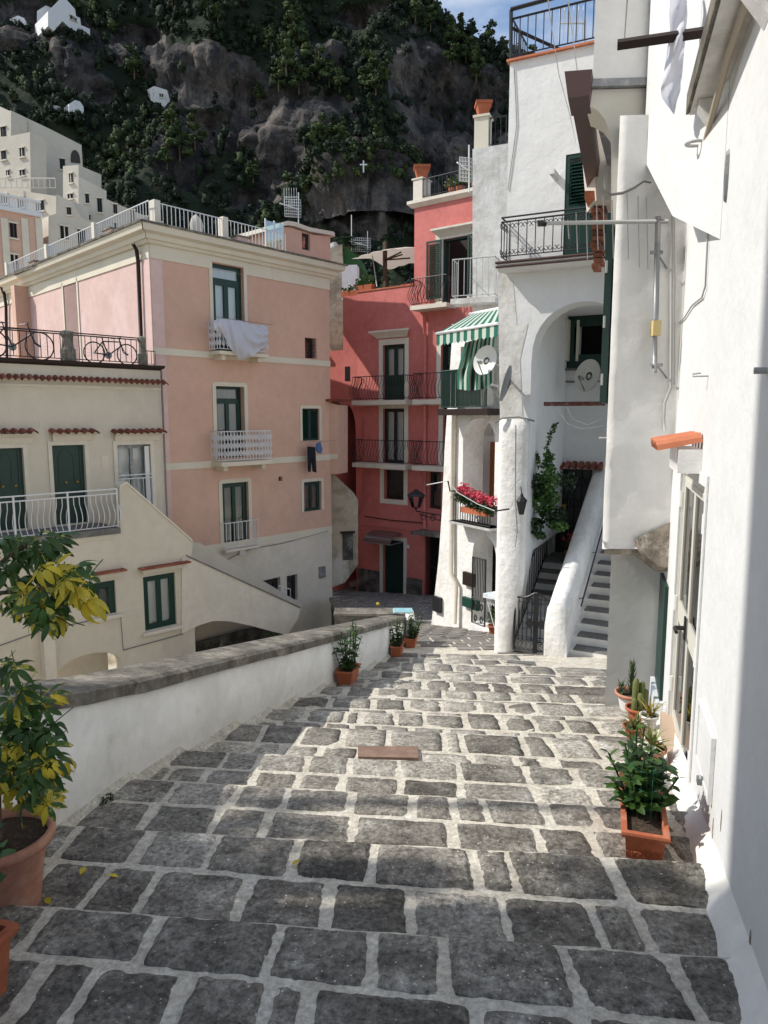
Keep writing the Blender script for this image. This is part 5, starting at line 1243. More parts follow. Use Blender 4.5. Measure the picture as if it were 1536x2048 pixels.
# curtain in stripes: every stripe its own strip
ct = thing('striped_curtain', WL.w(cw[0], zc0, .4), 'green and white striped curtain hanging over the green balcony bars', 'curtain')
ctop = pl([(918, 690), (930, 685), (990, 668)]); cbot = pl([(915, 778), (940, 782), (968, 778), (990, 770)]); k = 15
fc = WL.off(.5); frng = random.Random(2)
for i in range(k):
    mb = MB(); V = []; nn = 8
    for e_ in (0, 1):
        u = (i + e_) / k
        for j in range(nn + 1):
            t = j / nn; x0 = 930 + (990 - 930) * u; x1 = 914 + (984 - 914) * u; x = x0 + (x1 - x0) * min(1, t * 1.5)
            y = ctop(x0) + (cbot(x1) - ctop(x0)) * t; n = .07 * math.sin((i + e_) * 1.6) + .05 * math.sin(t * 5 + i + e_)
            s, z = fc.px(x, y, n); V.append(fc.w(s, z, n))
    mb.add(V, [(j, j + 1, nn + 2 + j, nn + 1 + j) for j in range(nn)]); mb.build('stripe', M['awn_g'] if i % 2 == 0 else M['awn_w'], ct, True)
# awning above
aw = thing('striped_awning', WL.w(cw[0], zt_, .6), 'green and white striped awning projecting over the curtained balcony', 'awning')
fa = WL.off(1.25); A0 = WP(940, 640, .05); 
tl = WL.w(WP(940, 634, .05)[0], WP(940, 634, .05)[1], .05); tr2 = WL.w(WP(1004, 612, .05)[0] , WP(1004, 612, .05)[1], .05)
bl = Vector(at(873, 664, tl.y - .55)); s_, z_ = fa.px(873, 663); bl = fa.w(s_, z_, 0); s_, z_ = fa.px(996, 652); br = fa.w(s_, z_, 0); z_e = (bl.z + br.z) / 2
bl.z = br.z = z_e; tl.z = tr2.z = (tl.z + tr2.z) / 2
k = 17
for i in range(k):
    a, b = i / k, (i + 1) / k; mb = MB(); P = [tl.lerp(tr2, a), tl.lerp(tr2, b), br.lerp(bl, 1 - b), br.lerp(bl, 1 - a)]; P = [tl.lerp(tr2, a), tl.lerp(tr2, b), bl.lerp(br, b), bl.lerp(br, a)]
    up = Vector((0, 0, .006)); q = P[3] - Vector((0, 0, .22)); q2 = P[2] - Vector((0, 0, .22)); qm = (q + q2) / 2 - Vector((0, 0, .04))
    mb.add(P + [q2, q, qm], [(0, 1, 2, 3), (3, 2, 4, 6, 5)]); mb.build('stripe', M['awn_g'] if i % 2 == 0 else M['awn_w'], aw)
pipe(aw, [bl, br], .035, M['whitemetal'], 'front_bar'); pipe(aw, [tl, tr2], .05, M['whitemetal'], 'roller')
pipe(aw, [tl.lerp(tr2, .1) - Vector((0, 0, .5)), bl.lerp(br, .06)], .02, M['whitemetal'], 'arm'); pipe(aw, [tl.lerp(tr2, .9) - Vector((0, 0, .5)), bl.lerp(br, .94)], .02, M['whitemetal'], 'arm')
# pipes and fittings of the white house
pipe(wh, [WL.w(*WP(913, 826), .07), WL.w(*WP(909, 1000), .07), WL.w(*WP(908, 1146), .09), WL.w(*WP(919, 1166), .10), WL.w(*WP(917, 1246), .12)], .055, M['greywhite'])
for nm, r_, m_ in (('black_hatch', (871, 1193, 885, 1223), 'black'), ('green_plate', (930, 1197, 961, 1216), 'signgreen'), ('meter_box', (931, 1145, 952, 1171), 'darkbrown')):
    q = WL.rect(*r_); o_ = MB(); o_.box(WL, *q, .01, .09); o_.build(nm, M[m_], wh)
# wrought gate standing open
g0, g1 = WP(946, 1180, .1)[0], WP(972, 1180, .1)[0]; gz0 = WP(955, 1248)[1] + .05; gz1 = WP(955, 1112)[1]
gg = thing('wrought_gate', WL.w(g0, gz0, .12), 'tall black wrought iron gate leaf at the arched doorway of the white house', 'gate')
mb = MB()
for a, b in (((g0, gz0), (g0, gz1)), ((g1, gz0), (g1, gz1)), ((g0, gz0), (g1, gz0)), ((g0, gz0 + (gz1 - gz0) * .38), (g1, gz0 + (gz1 - gz0) * .38)), ((g0, gz1), (g1, gz1))): mb.tube([WL.w(a[0], a[1], .12), WL.w(b[0], b[1], .12)], .02, 5)
mb.build('frame', M['black'], gg)
for i in range(1, 8):
    s = g0 + (g1 - g0) * i / 8; mb = MB(); mb.tube([WL.w(s, gz0 + (gz1 - gz0) * .38, .12), WL.w(s, gz1, .12)], .010, 4); mb.build('bar', M['black'], gg)
mb = MB(); hq = (gz1 - gz0) * .38; w_ = (g1 - g0)
for cx_ in (.27, .73):
    for cz in (.22, .72):
        for sg in (1, -1): mb.tube([WL.w(g0 + w_ * cx_ + sg * w_ * .12 * math.cos(a) * (1 - i * .05) , gz0 + hq * cz + hq * .17 * math.sin(a) * (1 - i * .05) * sg, .12) for i, a in enumerate([j * .7 for j in range(13)])], .009, 4)
mb.build('scrollwork', M['black'], gg, kind='stuff')
mb = MB(); mb.box(WL, g0 - .0, sE, gz0 - .3, gz0 + .0, -.9, .22); mb.build('threshold', M['white'], wh)
# geraniums along the niche balcony, wall pot
def leafcloud(mb, c, r, n, size, rr, flat=1.0, asp=.5):
    for _ in range(n):
        v = Vector((rr.gauss(0, 1), rr.gauss(0, 1), rr.gauss(0, 1))); v = v.normalized() * (rr.random() ** .4)
        p = Vector(c) + Vector((v.x * r[0], v.y * r[1], v.z * r[2])); a = Vector((rr.uniform(-1, 1), rr.uniform(-1, 1), rr.uniform(-.6, .9))).normalized() * size * rr.uniform(.6, 1.2)
        b = a.cross(Vector((rr.uniform(-1, 1), rr.uniform(-1, 1), rr.uniform(-1, 1)))).normalized() * size * asp
        mb.add([p - a, p + b, p + a, p - b], [(0, 1, 2, 3)])
ger = thing('geranium_trough', WL.w(nic[0], zfl2, .4), 'mass of red geraniums along the little balcony of the white house', 'geraniums')
mf = MB(); ml = MB(); rr = random.Random(8)
for i in range(14):
    t = i / 13; x = 922 + 66 * t; y = 982 + (1010 - 982) * t; s, z = WP(x, y, .35); c = WL.w(s, z, .36)
    leafcloud(mf, c + Vector((0, 0, .05)), (.14, .13, .12), 38, .032, rr, asp=.9); leafcloud(ml, c - Vector((0, 0, .13)), (.15, .14, .13), 70, .035, rr, asp=.8)
s, z = WP(928, 978, .35); leafcloud(mf, WL.w(s, z, .35), (.16, .1, .16), 60, .035, rr, asp=.9)
mf.build('flowers', M['flower'], ger, kind='stuff'); ml.build('leaves', M['leaf_dark'], ger, kind='stuff')
mb = MB(); s0 = WP(930, 1014, .3)[0]; mb.box(WL, s0, sE - .1, WP(960, 1018, .3)[1] - .12, WP(960, 1018, .3)[1], .24, .42); mb.build('trough', M['terra'], ger)
s, z = WP(949, 940, -.8); wp = thing('wall_pot', WL.w(s, z, -.8), 'terracotta wall pot with coral flowers in the white niche', 'plant pot')
mb = MB(); mb.lathe(WL.w(s, z - .12, -.78), [(.02, 0), (.10, .06), (.15, .2), (.17, .2), (.17, .25), (.14, .25), (.0, .22)], 12); mb.build('pot', M['terra'], wp, True)
mb = MB(); leafcloud(mb, WL.w(s - .08, z + .28, -.72), (.24, .12, .18), 110, .03, rr, asp=.7); mb.build('flowers', M['flower_or'], wp, kind='stuff')
mb = MB(); leafcloud(mb, WL.w(s, z + .2, -.75), (.15, .12, .12), 60, .035, rr); mb.build('leaves', M['leaf_dark'], wp, kind='stuff')
s, z = WP(948, 895, -.8); wl_ = thing('wall_spotlight', WL.w(s, z, -.8), 'small white twin spotlight above the wall pot in the niche', 'lamp'); mb = MB()
c = WL.w(s, z, -.85); mb.tube([c, c + Vector(WL.nn) * .14], .07, 8); mb.tube([c + Vector(WL.nn) * .1, c + Vector(WL.nn) * .2 + Vector(WL.d) * .22], .06, 8); mb.build('lamp_body', M['plastic'], wl_)
# washing frame arms in front of the niche
pipe(None, [WL.w(*WP(905, 973, .5), .5), WL.w(*WP(915, 985, .9), .9), WL.w(*WP(955, 1008, .9), .9), WL.w(*WP(990, 1022, .9), .9)], .010, M['galv'], 'washing_line', label='wire strung just below the red geraniums', cat='washing line')
pipe(None, [WL.w(*WP(853, 970, .5), .5), WL.w(*WP(895, 962, .3), .3)], .012, M['whitemetal'], 'clothes_rail', label='thin white rail sticking left from the leaning white wall', cat='clothes rail')
pipe(None, [WL.w(*WP(896, 962, .3), .3), WL.w(*WP(900, 982, .3), .3), WL.w(*WP(912, 982, .3), .3)], .02, M['black'], 'rail_bracket', label='small black bracket of the white rail beside the geraniums', cat='bracket')
# satellite dishes
def dish(c, nrm, r, label, back, arm_to=None, ry=1.12):
    o = thing('satellite_dish', c, label, 'satellite dish', 'satellite dishes on the white houses'); nrm = Vector(nrm).normalized(); u = nrm.cross(Vector((0, 0, 1))).normalized(); v = u.cross(nrm)
    mb = MB(); V = [Vector(c)]; n = 22
    for k in range(1, 5):
        q = k / 4; V += [Vector(c) + (u * math.cos(a) + v * math.sin(a) * ry) * r * q + nrm * (r * .22 * q * q) for a in [2 * math.pi * i / n for i in range(n)]]
    F = [(0, 1 + i, 1 + (i + 1) % n) for i in range(n)]
    for k in range(3): F += [(1 + k * n + i, 1 + k * n + (i + 1) % n, 1 + (k + 1) * n + (i + 1) % n, 1 + (k + 1) * n + i) for i in range(n)]
    mb.add(V, F); W0 = len(V); mb.add([p - nrm * .012 for p in V], [tuple(reversed(f)) for f in F], 1); mb.build('reflector', [M['dish'], M['dish_back']], o, True)
    mb = MB(); f0 = Vector(c) - v * r * ry * .98 + nrm * r * .2; f1 = Vector(c) + nrm * r * 1.15 - v * r * .35; mb.tube([f0, f1], .014, 5); mb.tube([f1 - nrm * .02, f1 - nrm * .14], .035, 8); mb.build('feed_arm', M['grey'], o)
    if arm_to is not None: mb = MB(); mb.tube([Vector(c) - nrm * .02, Vector(arm_to)], .02, 6); mb.build('mount', M['grey'], o)
    return o
fd = WL.off(.9); s, z = fd.px(973, 722); c = fd.w(s, z, 0); dish(c, (-.62, -.72, .25), .27, 'white satellite dish in front of the striped curtain, facing left', True, c + Vector((.7, .35, -.2)))
# ================================================================ white tower house with the great arch
U0 = gnd(994, 1300)
UF = Fr((U0.x, U0.y), (.9, -.435))
def UP(x, y, n=0): return UF.px(x, y, n)
tw = thing('arched_house', (U0.x, U0.y, U0.z), 'tall white house with a scrolled iron balcony above a deep porch arch', 'house')
zb_ = U0.z - .7; zsl = UP(1090, 528)[1]; zr = UP(1090, 110)[1]; sEn = 3.6
sa = UP(1058, 900)[0]; sb = UP(1262, 900)[0]; zsp = UP(1060, 725)[1]; ztp = UP(1160, 603)[1]
hole = [(UP(1027, 1290)[0], zb_ + .3), (sb, zb_ + .3)] + [((sa + sb) / 2 + (sb - sa) / 2 * math.cos(math.pi * i / 16), zsp + (ztp - zsp) * math.sin(math.pi * i / 16) ** .8) for i in range(17)] + [(sa, UP(1058, 1110)[1])]
hole = [(UP(1027, 1290)[0], zb_ - .01)] ; 
DH = UF.rect(1129, 306, 1182, 497); DH = (DH[0], DH[1] + .45, zsl + .02, DH[3])
out = [(0, zb_), (UP(1027, 1290)[0], zb_), (UP(1030, 1240)[0], UP(1030, 1240)[1]), (sa, UP(1058, 1110)[1])] + [((sa + sb) / 2 - (sb - sa) / 2 * math.cos(math.pi * i / 16), zsp + (ztp - zsp) * max(0, math.sin(math.pi * i / 16)) ** .8) for i in range(17)] + [(sb, zb_), (sEn, zb_), (sEn, zr), (0, zr)]
wall(tw, UF, out, [R4(*DH)], M['white_smooth'], th=.45)
# body behind: side, porch walls, porch back wall, floor slab of the balcony storey
mb = MB(); mb.box(UF, 0, .3, zb_, zr, -3.2, -.451); mb.build('left_wall', M['white'], tw)
UB = UF.off(-2.75)
wB = UB.rect(1121, 624, 1235, 736); dB = UB.rect(1111, 938, 1182, 1108)
wall(tw, UB, R4(-.2, sEn, zb_, zsl + .5), [R4(*wB), R4(*dB)], M['white_smooth'], th=.3, name='porch_back')
zj_ = UP(1058, 1110)[1]; mb = MB(); mb.box(UF, .3, sa - .001, zj_ + .001, zsl + .3, -2.74, -.452); mb.build('porch_side', M['white_smooth'], tw); mb = MB(); mb.box(UF, .3, UP(1027, 1290)[0] + .02, zb_, zj_, -2.74, -.452); mb.build('porch_side', M['white_smooth'], tw)
mb = MB(); mb.box(UF, .3, sEn, ztp + .15, ztp + .3, -2.74, -.452); mb.build('porch_ceiling', M['white_smooth'], tw)
window(tw, UB, wB, .02, fw=.15, leaves=1, glass=False, name='porch_window'); mb = MB(); f2 = UB
fa_ = UB.px(1140, 680)[0]; mb.box(UB, fa_ - .05, fa_ + .0, wB[2] + .14, wB[3] - .14, -.05, .25); mb.box(UB, fa_ + .12, fa_ + .17, wB[2] + .14, wB[3] - .14, -.25, .0); mb.build('open_sash', M['paleframe'], tw)
mb = MB(); mb.box(UB, wB[0] - .1, wB[1] + .1, wB[2] - .04, wB[2], .001, .14); mb.build('sill', M['slate'], tw)
mb = MB(); backing(mb, UB, dB, .31); mb.build('room', M['dark'], tw)
mb = MB(); mb.box(UB, *dB, -.12, -.08); dd = mb.build('door', M['black'], tw, label='black wrought door behind the climbing plant'); mb = MB(); q = UB.rect(1117, 1009, 1131, 1017); mb.box(UB, *q, -.08, -.05); mb.build('letter_plate', M['brass'], dd)
mb = MB()
for i in range(5):
    s = dB[0] + (dB[1] - dB[0]) * (i + .5) / 5; mb.tube([UB.w(s, dB[2], -.06), UB.w(s, dB[3], -.06)], .01, 4)
    for z in (.3, .6, .85): zz = dB[2] + (dB[3] - dB[2]) * z; mb.tube([UB.w(s + .07 * math.cos(a), zz + .09 * math.sin(a), -.06) for a in [k * .7 for k in range(10)]], .008, 4)
mb.build('ironwork', M['black'], dd, kind='stuff')
zt9 = UB.px(1130, 929)[1]; tile_row(tw, UB, UB.px(1092, 930)[0], UB.px(1168, 930)[0] + .4, zt9 + .03, .34, .35, .065, M['tile'])
# weathered lower pier
mb = MB(); zq = UP(1010, 838)[1]
px0 = UP(1027, 1290)[0]
V = []; nz = 22
for i in range(nz + 1):
    t = i / nz; z = zb_ + (zq - zb_) * t; sR_ = min(sa - .0, px0 + (sa - px0) * min(1, max(0, (z - zb_ - .8) / 1.2))) - .01; bul = .10 + .035 * noise.noise(Vector((z * 1.5, 2, 1))) + .05 * (1 - t)
    for k, (s, n) in enumerate(((-.02, -.4), (-.03, bul * .5), (.05, bul), (sR_ - .08, bul), (sR_, bul * .5), (sR_, .0))): V.append(UF.w(s + .012 * noise.noise(Vector((z * 3, k, 5))), z, n + .01 * noise.noise(Vector((z * 3, k, 9)))))
mb.add(V, [(i * 6 + k, i * 6 + k + 1, i * 6 + k + 7, i * 6 + k + 6) for i in range(nz) for k in range(5)] + [tuple(range(nz * 6, nz * 6 + 6))])
mb.build('lower_pier', M['white_rough'], tw, True)
mb = MB(); mb.prism(UF, [UP(1000, 837), UP(1046, 837), UP(1040, 720), UP(1056, 648), UP(1034, 652), UP(1026, 560), UP(996, 545)], .002, .006); mb.build('bare_plaster', M['white_dirty'], tw)
# balcony with scrolled bars
mb = MB(); cornice(mb, UF, 0, sEn, zsl - .10, [(.002, 0), (.20, .0), (.28, .06), (.28, .105), (.002, .105)], .25, 0)
bb = mb.build('balcony', M['white_smooth'], tw, label='white balcony ledge with thin dark maroon mouldings')
mb = MB(); cornice(mb, UF, -.0, sEn, zsl + .006, [(.002, 0), (.30, 0), (.315, .02), (.30, .04), (.002, .04)], .25, 0); mb.build('maroon_moulding', M['brown'], bb)
mb = MB(); cornice(mb, UF, -.0, sEn, zsl - .055, [(.25, 0), (.29, 0), (.302, .018), (.29, .036), (.25, .036)], .25, 0); mb.build('maroon_moulding', M['brown'], bb)
railing(bb, [UF.w(.0 + .02, zsl + .045, .02), UF.w(.02, zsl + .045, .32), UF.w(2.3, zsl + .045, .32)], UF.px(1100, 431, .3)[1] - zsl, M['black'], .135, .0085, 'scroll', .014, .06, rails=(1.0, .90))
# louvred balcony door
dm = UP(1129, 400)[0]; zmid = DH[2] + .75
louvre(tw, UF, (DH[0] + .01, DH[0] + .75, zmid, DH[3] - .01), -.05, slat=.05, label='tall dark louvred balcony shutter')
mb = MB(); mb.box(UF, DH[0] + .01, DH[1], DH[2], zmid - .001, -.05, -.01); mb.build('door_panel', M['green'], tw); mb = MB(); backing(mb, UF, DH, .46); mb.build('room', M['dark'], tw)
mb = MB(); q = UF.rect(1100, 338, 1110, 349, .3); mb.box(UF, q[0], q[1], q[2], q[3], .001, .34); mb.build('drain_stub', M['white_smooth'], tw)
# roof edge, railing and pergola bars
mb = MB(); mb.box(UF, -.04, sEn, zr, zr + .03, -.5, .06); mb.build('brick_edge', M['tile_or'], tw)
tr2_ = thing('tower_roof_railing', UF.w(0, zr, 0), 'dark railing and slanting frame bars on the roof of the tall white house', 'railing')
hr2 = UP(1010, 40)[1] - zr
railing(tr2_, [UF.w(.02, zr + .05, -.9), UF.w(.02, zr + .05, -.02), UF.w(2.6, zr + .05, -.02)], hr2 * .92, M['black'], .125, .009, 'straight', .016, .05)
mb = MB(); mb.tube([UF.w(.0, zr + hr2 + .12, .02), UF.w(2.6, zr + hr2 + .16, .02)], .03, 6); mb.tube([UF.w(.0, zr, -.05), UF.w(.0, zr + hr2 + .12, .0)], .03, 6); mb.build('frame', M['black'], tr2_)
mb = MB(); mb.tube([UF.w(.0, zr + hr2 * .85, -.1), UF.w(.9, zr + .05, -.3)], .025, 6); mb.build('slanting_bar', M['black'], tr2_)
aerial(1170, 40, 85, 13.2, 'small aerial seen through the roof railing of the tall white house', False, True)
# cables on the facade
pipe(tw, [UF.w(*UP(1029, 140), .012), UF.w(*UP(1032, 200), .012), UF.w(*UP(1034, 250), .012), UF.w(*UP(1026, 310), .012), UF.w(*UP(1016, 380), .012)], .006, M['cable'], 'cable')
pipe(tw, [UF.w(*UP(996, 845), .16), UF.w(*UP(1010, 836), .14), UF.w(*UP(1040, 834), .05), UF.w(*UP(1070, 842), .04)], .014, M['cable'], 'cable')
pipe(tw, [UB.w(*UB.px(1094, 720), .03), UB.w(*UB.px(1094, 940), .03)], .02, M['cable'], 'cable')
pipe(tw, [UB.w(*UB.px(1089, 758), .04), UB.w(*UB.px(1105, 763), .04), UB.w(*UB.px(1150, 764), .05)], .018, M['cable'], 'cable')
# rusty bar across the arch
p0 = UF.w(*UP(1088, 808, -.6), -.6); p1 = UF.w(*UP(1210, 808, -.6), -.6); p1.z = p0.z
pipe(None, [p0, p1], .035, mat('rusty_red_metal', (.13, .04, .03), .8, (.22, .18, .15), 14, .5, .62, bst=.3), 'cross_bar', n=4, label='thin rusty red bar spanning the white porch arch', cat='bar')
for i, (ya, xb) in enumerate(((812, 1120), (812, 1130))):
    P = [UF.w(*UP(xb - 8 + 12 * i, 815, -.7), -.7), UF.w(*UP(xb + 15, 838 + 10 * (1 - i), -.7), -.7), UF.w(*UP(xb + 45, 850 + 8 * (1 - i), -.7), -.7), UF.w(*UP(1205, 838 + 14 * (1 - i), -.7), -.7)]
    pipe(None, P, .008, M['whitemetal'], 'washing_line', label=('lower', 'upper')[i] + ' white cord sagging under the rusty bar', cat='washing line')
c = UB.w(*UB.px(1178, 752, .7), .7); dish(c, (-.75, -.62, .22), .27, 'white satellite dish under the porch window', True, c + Vector((.6, .5, -.2)))
c = UF.w(*UP(1018, 768, .35), .35); dish(c, (-.93, .32, .25), .26, 'grey satellite dish seen edge-on on the weathered pier', True, UF.w(*UP(1008, 748), .0))
# lantern on the pier
c = UF.w(*UP(1043, 1012, .28), .28); ln = thing('wall_lantern', c, 'small black lantern on the white pier beside the climbing plant', 'lantern'); mb = MB()
mb.lathe(c, [(.04, -.14), (.085, .08)], 6); mb.lathe(c, [(.10, .08), (.03, .16), (.02, .2)], 6, close=True); mb.tube([c + Vector((0, 0, .2)), c + Vector((.0, .1, .3)), c + Vector((.05, .28, .2))], .010, 5); mb.build('lantern_body', M['black'], ln)
# ---- stairs beside the pier
dT = Vector((.46, .888, 0)).normalized(); dC = Vector((dT.y, -dT.x, 0))
class SFr:
    def __init__(s, o): s.o = Vector(o)
    def w(s, a, z, n): p = s.o + dT * a + dC * n; return Vector((p.x, p.y, z))
g0 = gnd(1062, 1291); g0 = UF.w(UP(1062, 1291)[0], 0, 0); gz = G(g0.y)
S1 = SFr((g0.x, g0.y, 0)); ms = thing('marble_stair', (g0.x, g0.y, gz), 'blue-white marble steps turning slate grey behind the black gate', 'stairs')
for i in range(8):
    mb = MB(); z = gz - .0 + .152 * (i + 1); m_ = M['white_smooth']
    mb.box(S1, .10 + .25 * i, .10 + .25 * i + (.26 if i < 7 else 1.6), gz - .4, z - .03, -.62, .62); mb.build('riser', m_, ms)
    mb = MB(); mb.box(S1, .07 + .25 * i, .10 + .25 * i + (.25 if i < 7 else 1.6), z - .029, z, -.62, .62); mb.build('tread', M['marble'] if i < 4 else M['slate'], ms)
b_ = at(1117, 1325, 10.95); bz_ = G(10.95); S2 = SFr((b_.x, b_.y, 0))
us = thing('white_stair', (b_.x + .5, b_.y, bz_), 'steep whitewashed stair with dark slate treads and a thick rounded parapet', 'stairs')
r_, t_ = .152, .25; NS = 14
for i in range(NS):
    z = bz_ + r_ * (i + 1); a = .02 + t_ * i
    mb = MB(); mb.box(S2, a, a + t_ + .01, bz_ - .3, z - .03, .12, 1.6); mb.build('riser', M['wall_white'], us)
    mb = MB(); rr = random.Random(i); V = []; n = 8
    for k in range(n + 1): V.append(S2.w(a + .0 + rr.uniform(-.01, .012), z - .028, .22 + 1.35 * k / n))
    for k in range(n + 1): V.append(S2.w(a + .02 + rr.uniform(-.01, .012), z, .22 + 1.35 * k / n))
    for k in range(n + 1): V.append(S2.w(a + t_ + .0, z, .22 + 1.35 * k / n))
    w = n + 1; mb.add(V, [(q * w + k, q * w + k + 1, (q + 1) * w + k + 1, (q + 1) * w + k) for q in (0, 1) for k in range(n)]); mb.build('tread', M['slate'], us)
mb = MB(); V = []; sec = [(-.20, -.3), (-.20, .58), (-.18, .80), (-.11, .92), (.02, .95), (.11, .90), (.15, .78), (.155, -.3)]
prof_ = [(-.16, -.9), (-.16, -.06), (-.12, .0), (-.05, .0), (.3, .02), (1.0, 0.0), (2.0, .0), (3.0, .0), (3.5, .02), (3.75, -.05), (3.8, -.3)]
for s, dz in prof_:
    zz = bz_ + .607 * max(0, s) + dz
    for n, h in sec:
        k = 1.0 if dz > -.5 else 1.0
        V.append(S2.w(s + .02 * noise.noise(Vector((s * 2, n * 9, h * 3))), (zz + h) if h > 0 else bz_ - .4, n + .02 * noise.noise(Vector((s * 1.5, h * 3, 4)))))
L_ = len(sec); mb.add(V, [(i * L_ + k, i * L_ + k + 1, (i + 1) * L_ + k + 1, (i + 1) * L_ + k) for i in range(len(prof_) - 1) for k in range(L_ - 1)] + [tuple(range(L_))[::-1], tuple(range((len(prof_) - 1) * L_, len(prof_) * L_))])
mb.build('parapet', M['white_rough'], us, True)
mb = MB(); mb.box(S2, 3.2, 3.8, bz_, bz_ + 3.1, -.05, 1.6); mb.build('head_wall', M['wall_white'], us) if False else None
hp = [S2.w(.5, bz_ + .607 * .5 + .42, .22), S2.w(3.45, bz_ + .607 * 3.45 + .55, .22)]
pipe(us, hp, .014, M['brown'], 'handrail')
mb = MB()
for t in (.06, .38, .7, .95): q = hp[0].lerp(hp[1], t); mb.tube([q - Vector((0, 0, .02)), q - Vector((0, 0, .05)) - dC * .09], .008, 4)
mb.build('handrail_brackets', M['brown'], us, kind='stuff')
# slab pad at the foot of the stair
pd = [gnd(1090, 1367), gnd(1212, 1374), gnd(1215, 1330), gnd(1112, 1333)]; mb = MB()
for p in pd: p.z = zs(p.x, p.y) + .02
V = [p - Vector((0, 0, .1)) for p in pd] + pd; mb.add(V, [(0, 1, 5, 4), (1, 2, 6, 5), (2, 3, 7, 6), (3, 0, 4, 7), (4, 5, 6, 7)]); mb.build('stair_foot_slab', M['mortar'], None, label='pale cement slab with grey stones at the foot of the whitewashed stair', cat='slab')
# black gate and its sloping side railing
gl = UF.w(UP(1029, 1240, .1)[0], gz + .03, .1); gr_ = UF.w(UP(1098, 1240, .1)[0], gz + .03, .1)
bg_ = thing('black_gate', gl.lerp(gr_, .5), 'low black double gate with an arched top and a pierced lock plate', 'gate'); dv = (gr_ - gl); gw = dv.length; dv.normalize()
gh = UF.px(1064, 1185, .1)[1] - gl.z; mb = MB()
def tz(t): return gh * (.93 + .07 * math.cos((t - .62) * 2 * math.pi) ) if t < 1 else gh * .9
tops = [gl + dv * gw * t + Vector((0, 0, gh * (.90 + .10 * math.exp(-((t - .63) / .22) ** 2)))) for t in [i / 14 for i in range(15)]]
mb.tube([gl, tops[0]], .022, 6); mb.tube([gr_, tops[-1]], .018, 6); mb.tube(tops, .015, 5); mb.tube([gl + Vector((0, 0, .18)), gr_ + Vector((0, 0, .18))], .012, 5); mb.tube([gl + Vector((0, 0, .03)), gr_ + Vector((0, 0, .03))], .014, 5)
c = gl + dv * gw * .63; mb.add([c - dv * .035, c + dv * .035, c + dv * .035 + Vector((0, 0, gh)), c - dv * .035 + Vector((0, 0, gh))] + [p + Vector((-.02, -.04, 0)) for p in (c - dv * .035, c + dv * .035, c + dv * .035 + Vector((0, 0, gh)), c - dv * .035 + Vector((0, 0, gh)))], [(0, 1, 2, 3), (4, 5, 6, 7), (0, 1, 5, 4), (1, 2, 6, 5), (2, 3, 7, 6), (3, 0, 4, 7)])
mb.build('frame', M['black'], bg_)
for t in (.12, .24, .37, .50, .76, .88):
    mb = MB(); p = gl + dv * gw * t; mb.tube([p + Vector((0, 0, .18)), p + Vector((0, 0, gh * (.90 + .10 * math.exp(-((t - .63) / .22) ** 2))))], .009, 5); mb.build('bar', M['black'], bg_)
mb = MB()
for t in (.06, .18, .30, .43, .56, .70, .82, .94):
    p = gl + dv * gw * t
    for z0, rr_ in ((.10, .055), (.22, .04), (gh * .86, .04)): mb.tube([p + dv * rr_ * math.cos(a) + Vector((0, 0, z0 + rr_ * math.sin(a))) for a in [k * .7 for k in range(8)]], .006, 4)
mb.build('scrolls', M['black'], bg_, kind='stuff')
mb = MB(); V = []
for sx in (-1, 1):
    P = [c + dv * sx * x + Vector((-.02, -.05, gh * .5 + z)) for x, z in ((.04, -.03), (.09, -.08), (.14, -.06), (.17, 0), (.14, .06), (.09, .08), (.04, .03))]
    mb.add(P + [p + Vector((-.01, -.03, 0)) for p in P], [tuple(range(7)), tuple(range(7, 14))] + [(i, (i + 1) % 7, 7 + (i + 1) % 7, 7 + i) for i in range(7)])
mb.build('lock_plate', M['black'], bg_)
sr = thing('stair_side_railing', gl, 'steep black railing rising along the pier behind the gate', 'railing')
a = gl + Vector((0, 0, .05)); e = S1.w(2.0, gz + .05 + 1.2, -.60); e = a + (dT * 2.0) + Vector((0, 0, 1.2)); mb = MB(); up = Vector((0, 0, gh * .92))
mb.tube([a + up, e + up], .016, 5); mb.tube([a + up * .82, e + up * .82], .010, 5); mb.tube([a + Vector((0, 0, .08)), e + Vector((0, 0, .08))], .012, 5); mb.tube([e, e + up], .018, 5); mb.build('rails', M['black'], sr)
bm = bar_mesh(gh * .85, .008, M['black'])
for i in range(1, 14): inst(bm, 'bar', sr, Matrix.Translation(a.lerp(e, i / 14) + Vector((0, 0, .06))))
# drying rack with towel, pot by the pier
rk = WL.off(.9); s, z = rk.px(975, 1195); tk = thing('drying_rack', rk.w(s, z - 1.0, 0), 'white folding drying rack with a folded towel beside the pier', 'drying rack')
mb = MB(); A = rk.w(s, z, 0)
for i in range(8): mb.tube([A + Vector(WL.d) * (.07 * i), A + Vector(WL.d) * (.07 * i + .07) - Vector((0, 0, .14))], .008, 4); mb.tube([A + Vector(WL.d) * (.07 * i + .07), A + Vector(WL.d) * (.07 * i) - Vector((0, 0, .14))], .008, 4)
mb.build('lattice', M['whitemetal'], tk, kind='stuff'); mb = MB(); mb.box(rk, s - .05, s + .7, z + .0, z + .09, -.35, .08); 
for i, v in enumerate(mb.v): mb.v[i] = (v[0], v[1], v[2] + (.07 if i % 4 == 1 else 0))
mb.build('towel', mat('blue_white_towel', (.62, .66, .68), .9, (.12, .30, .48), 14, .58, .62, bst=.3), tk); mb = MB()
mb.tube([A - Vector((0, 0, .1)), A + Vector(WL.d) * .5 - Vector((0, 0, 1.1))], .01, 4); mb.build('leg', M['whitemetal'], tk)
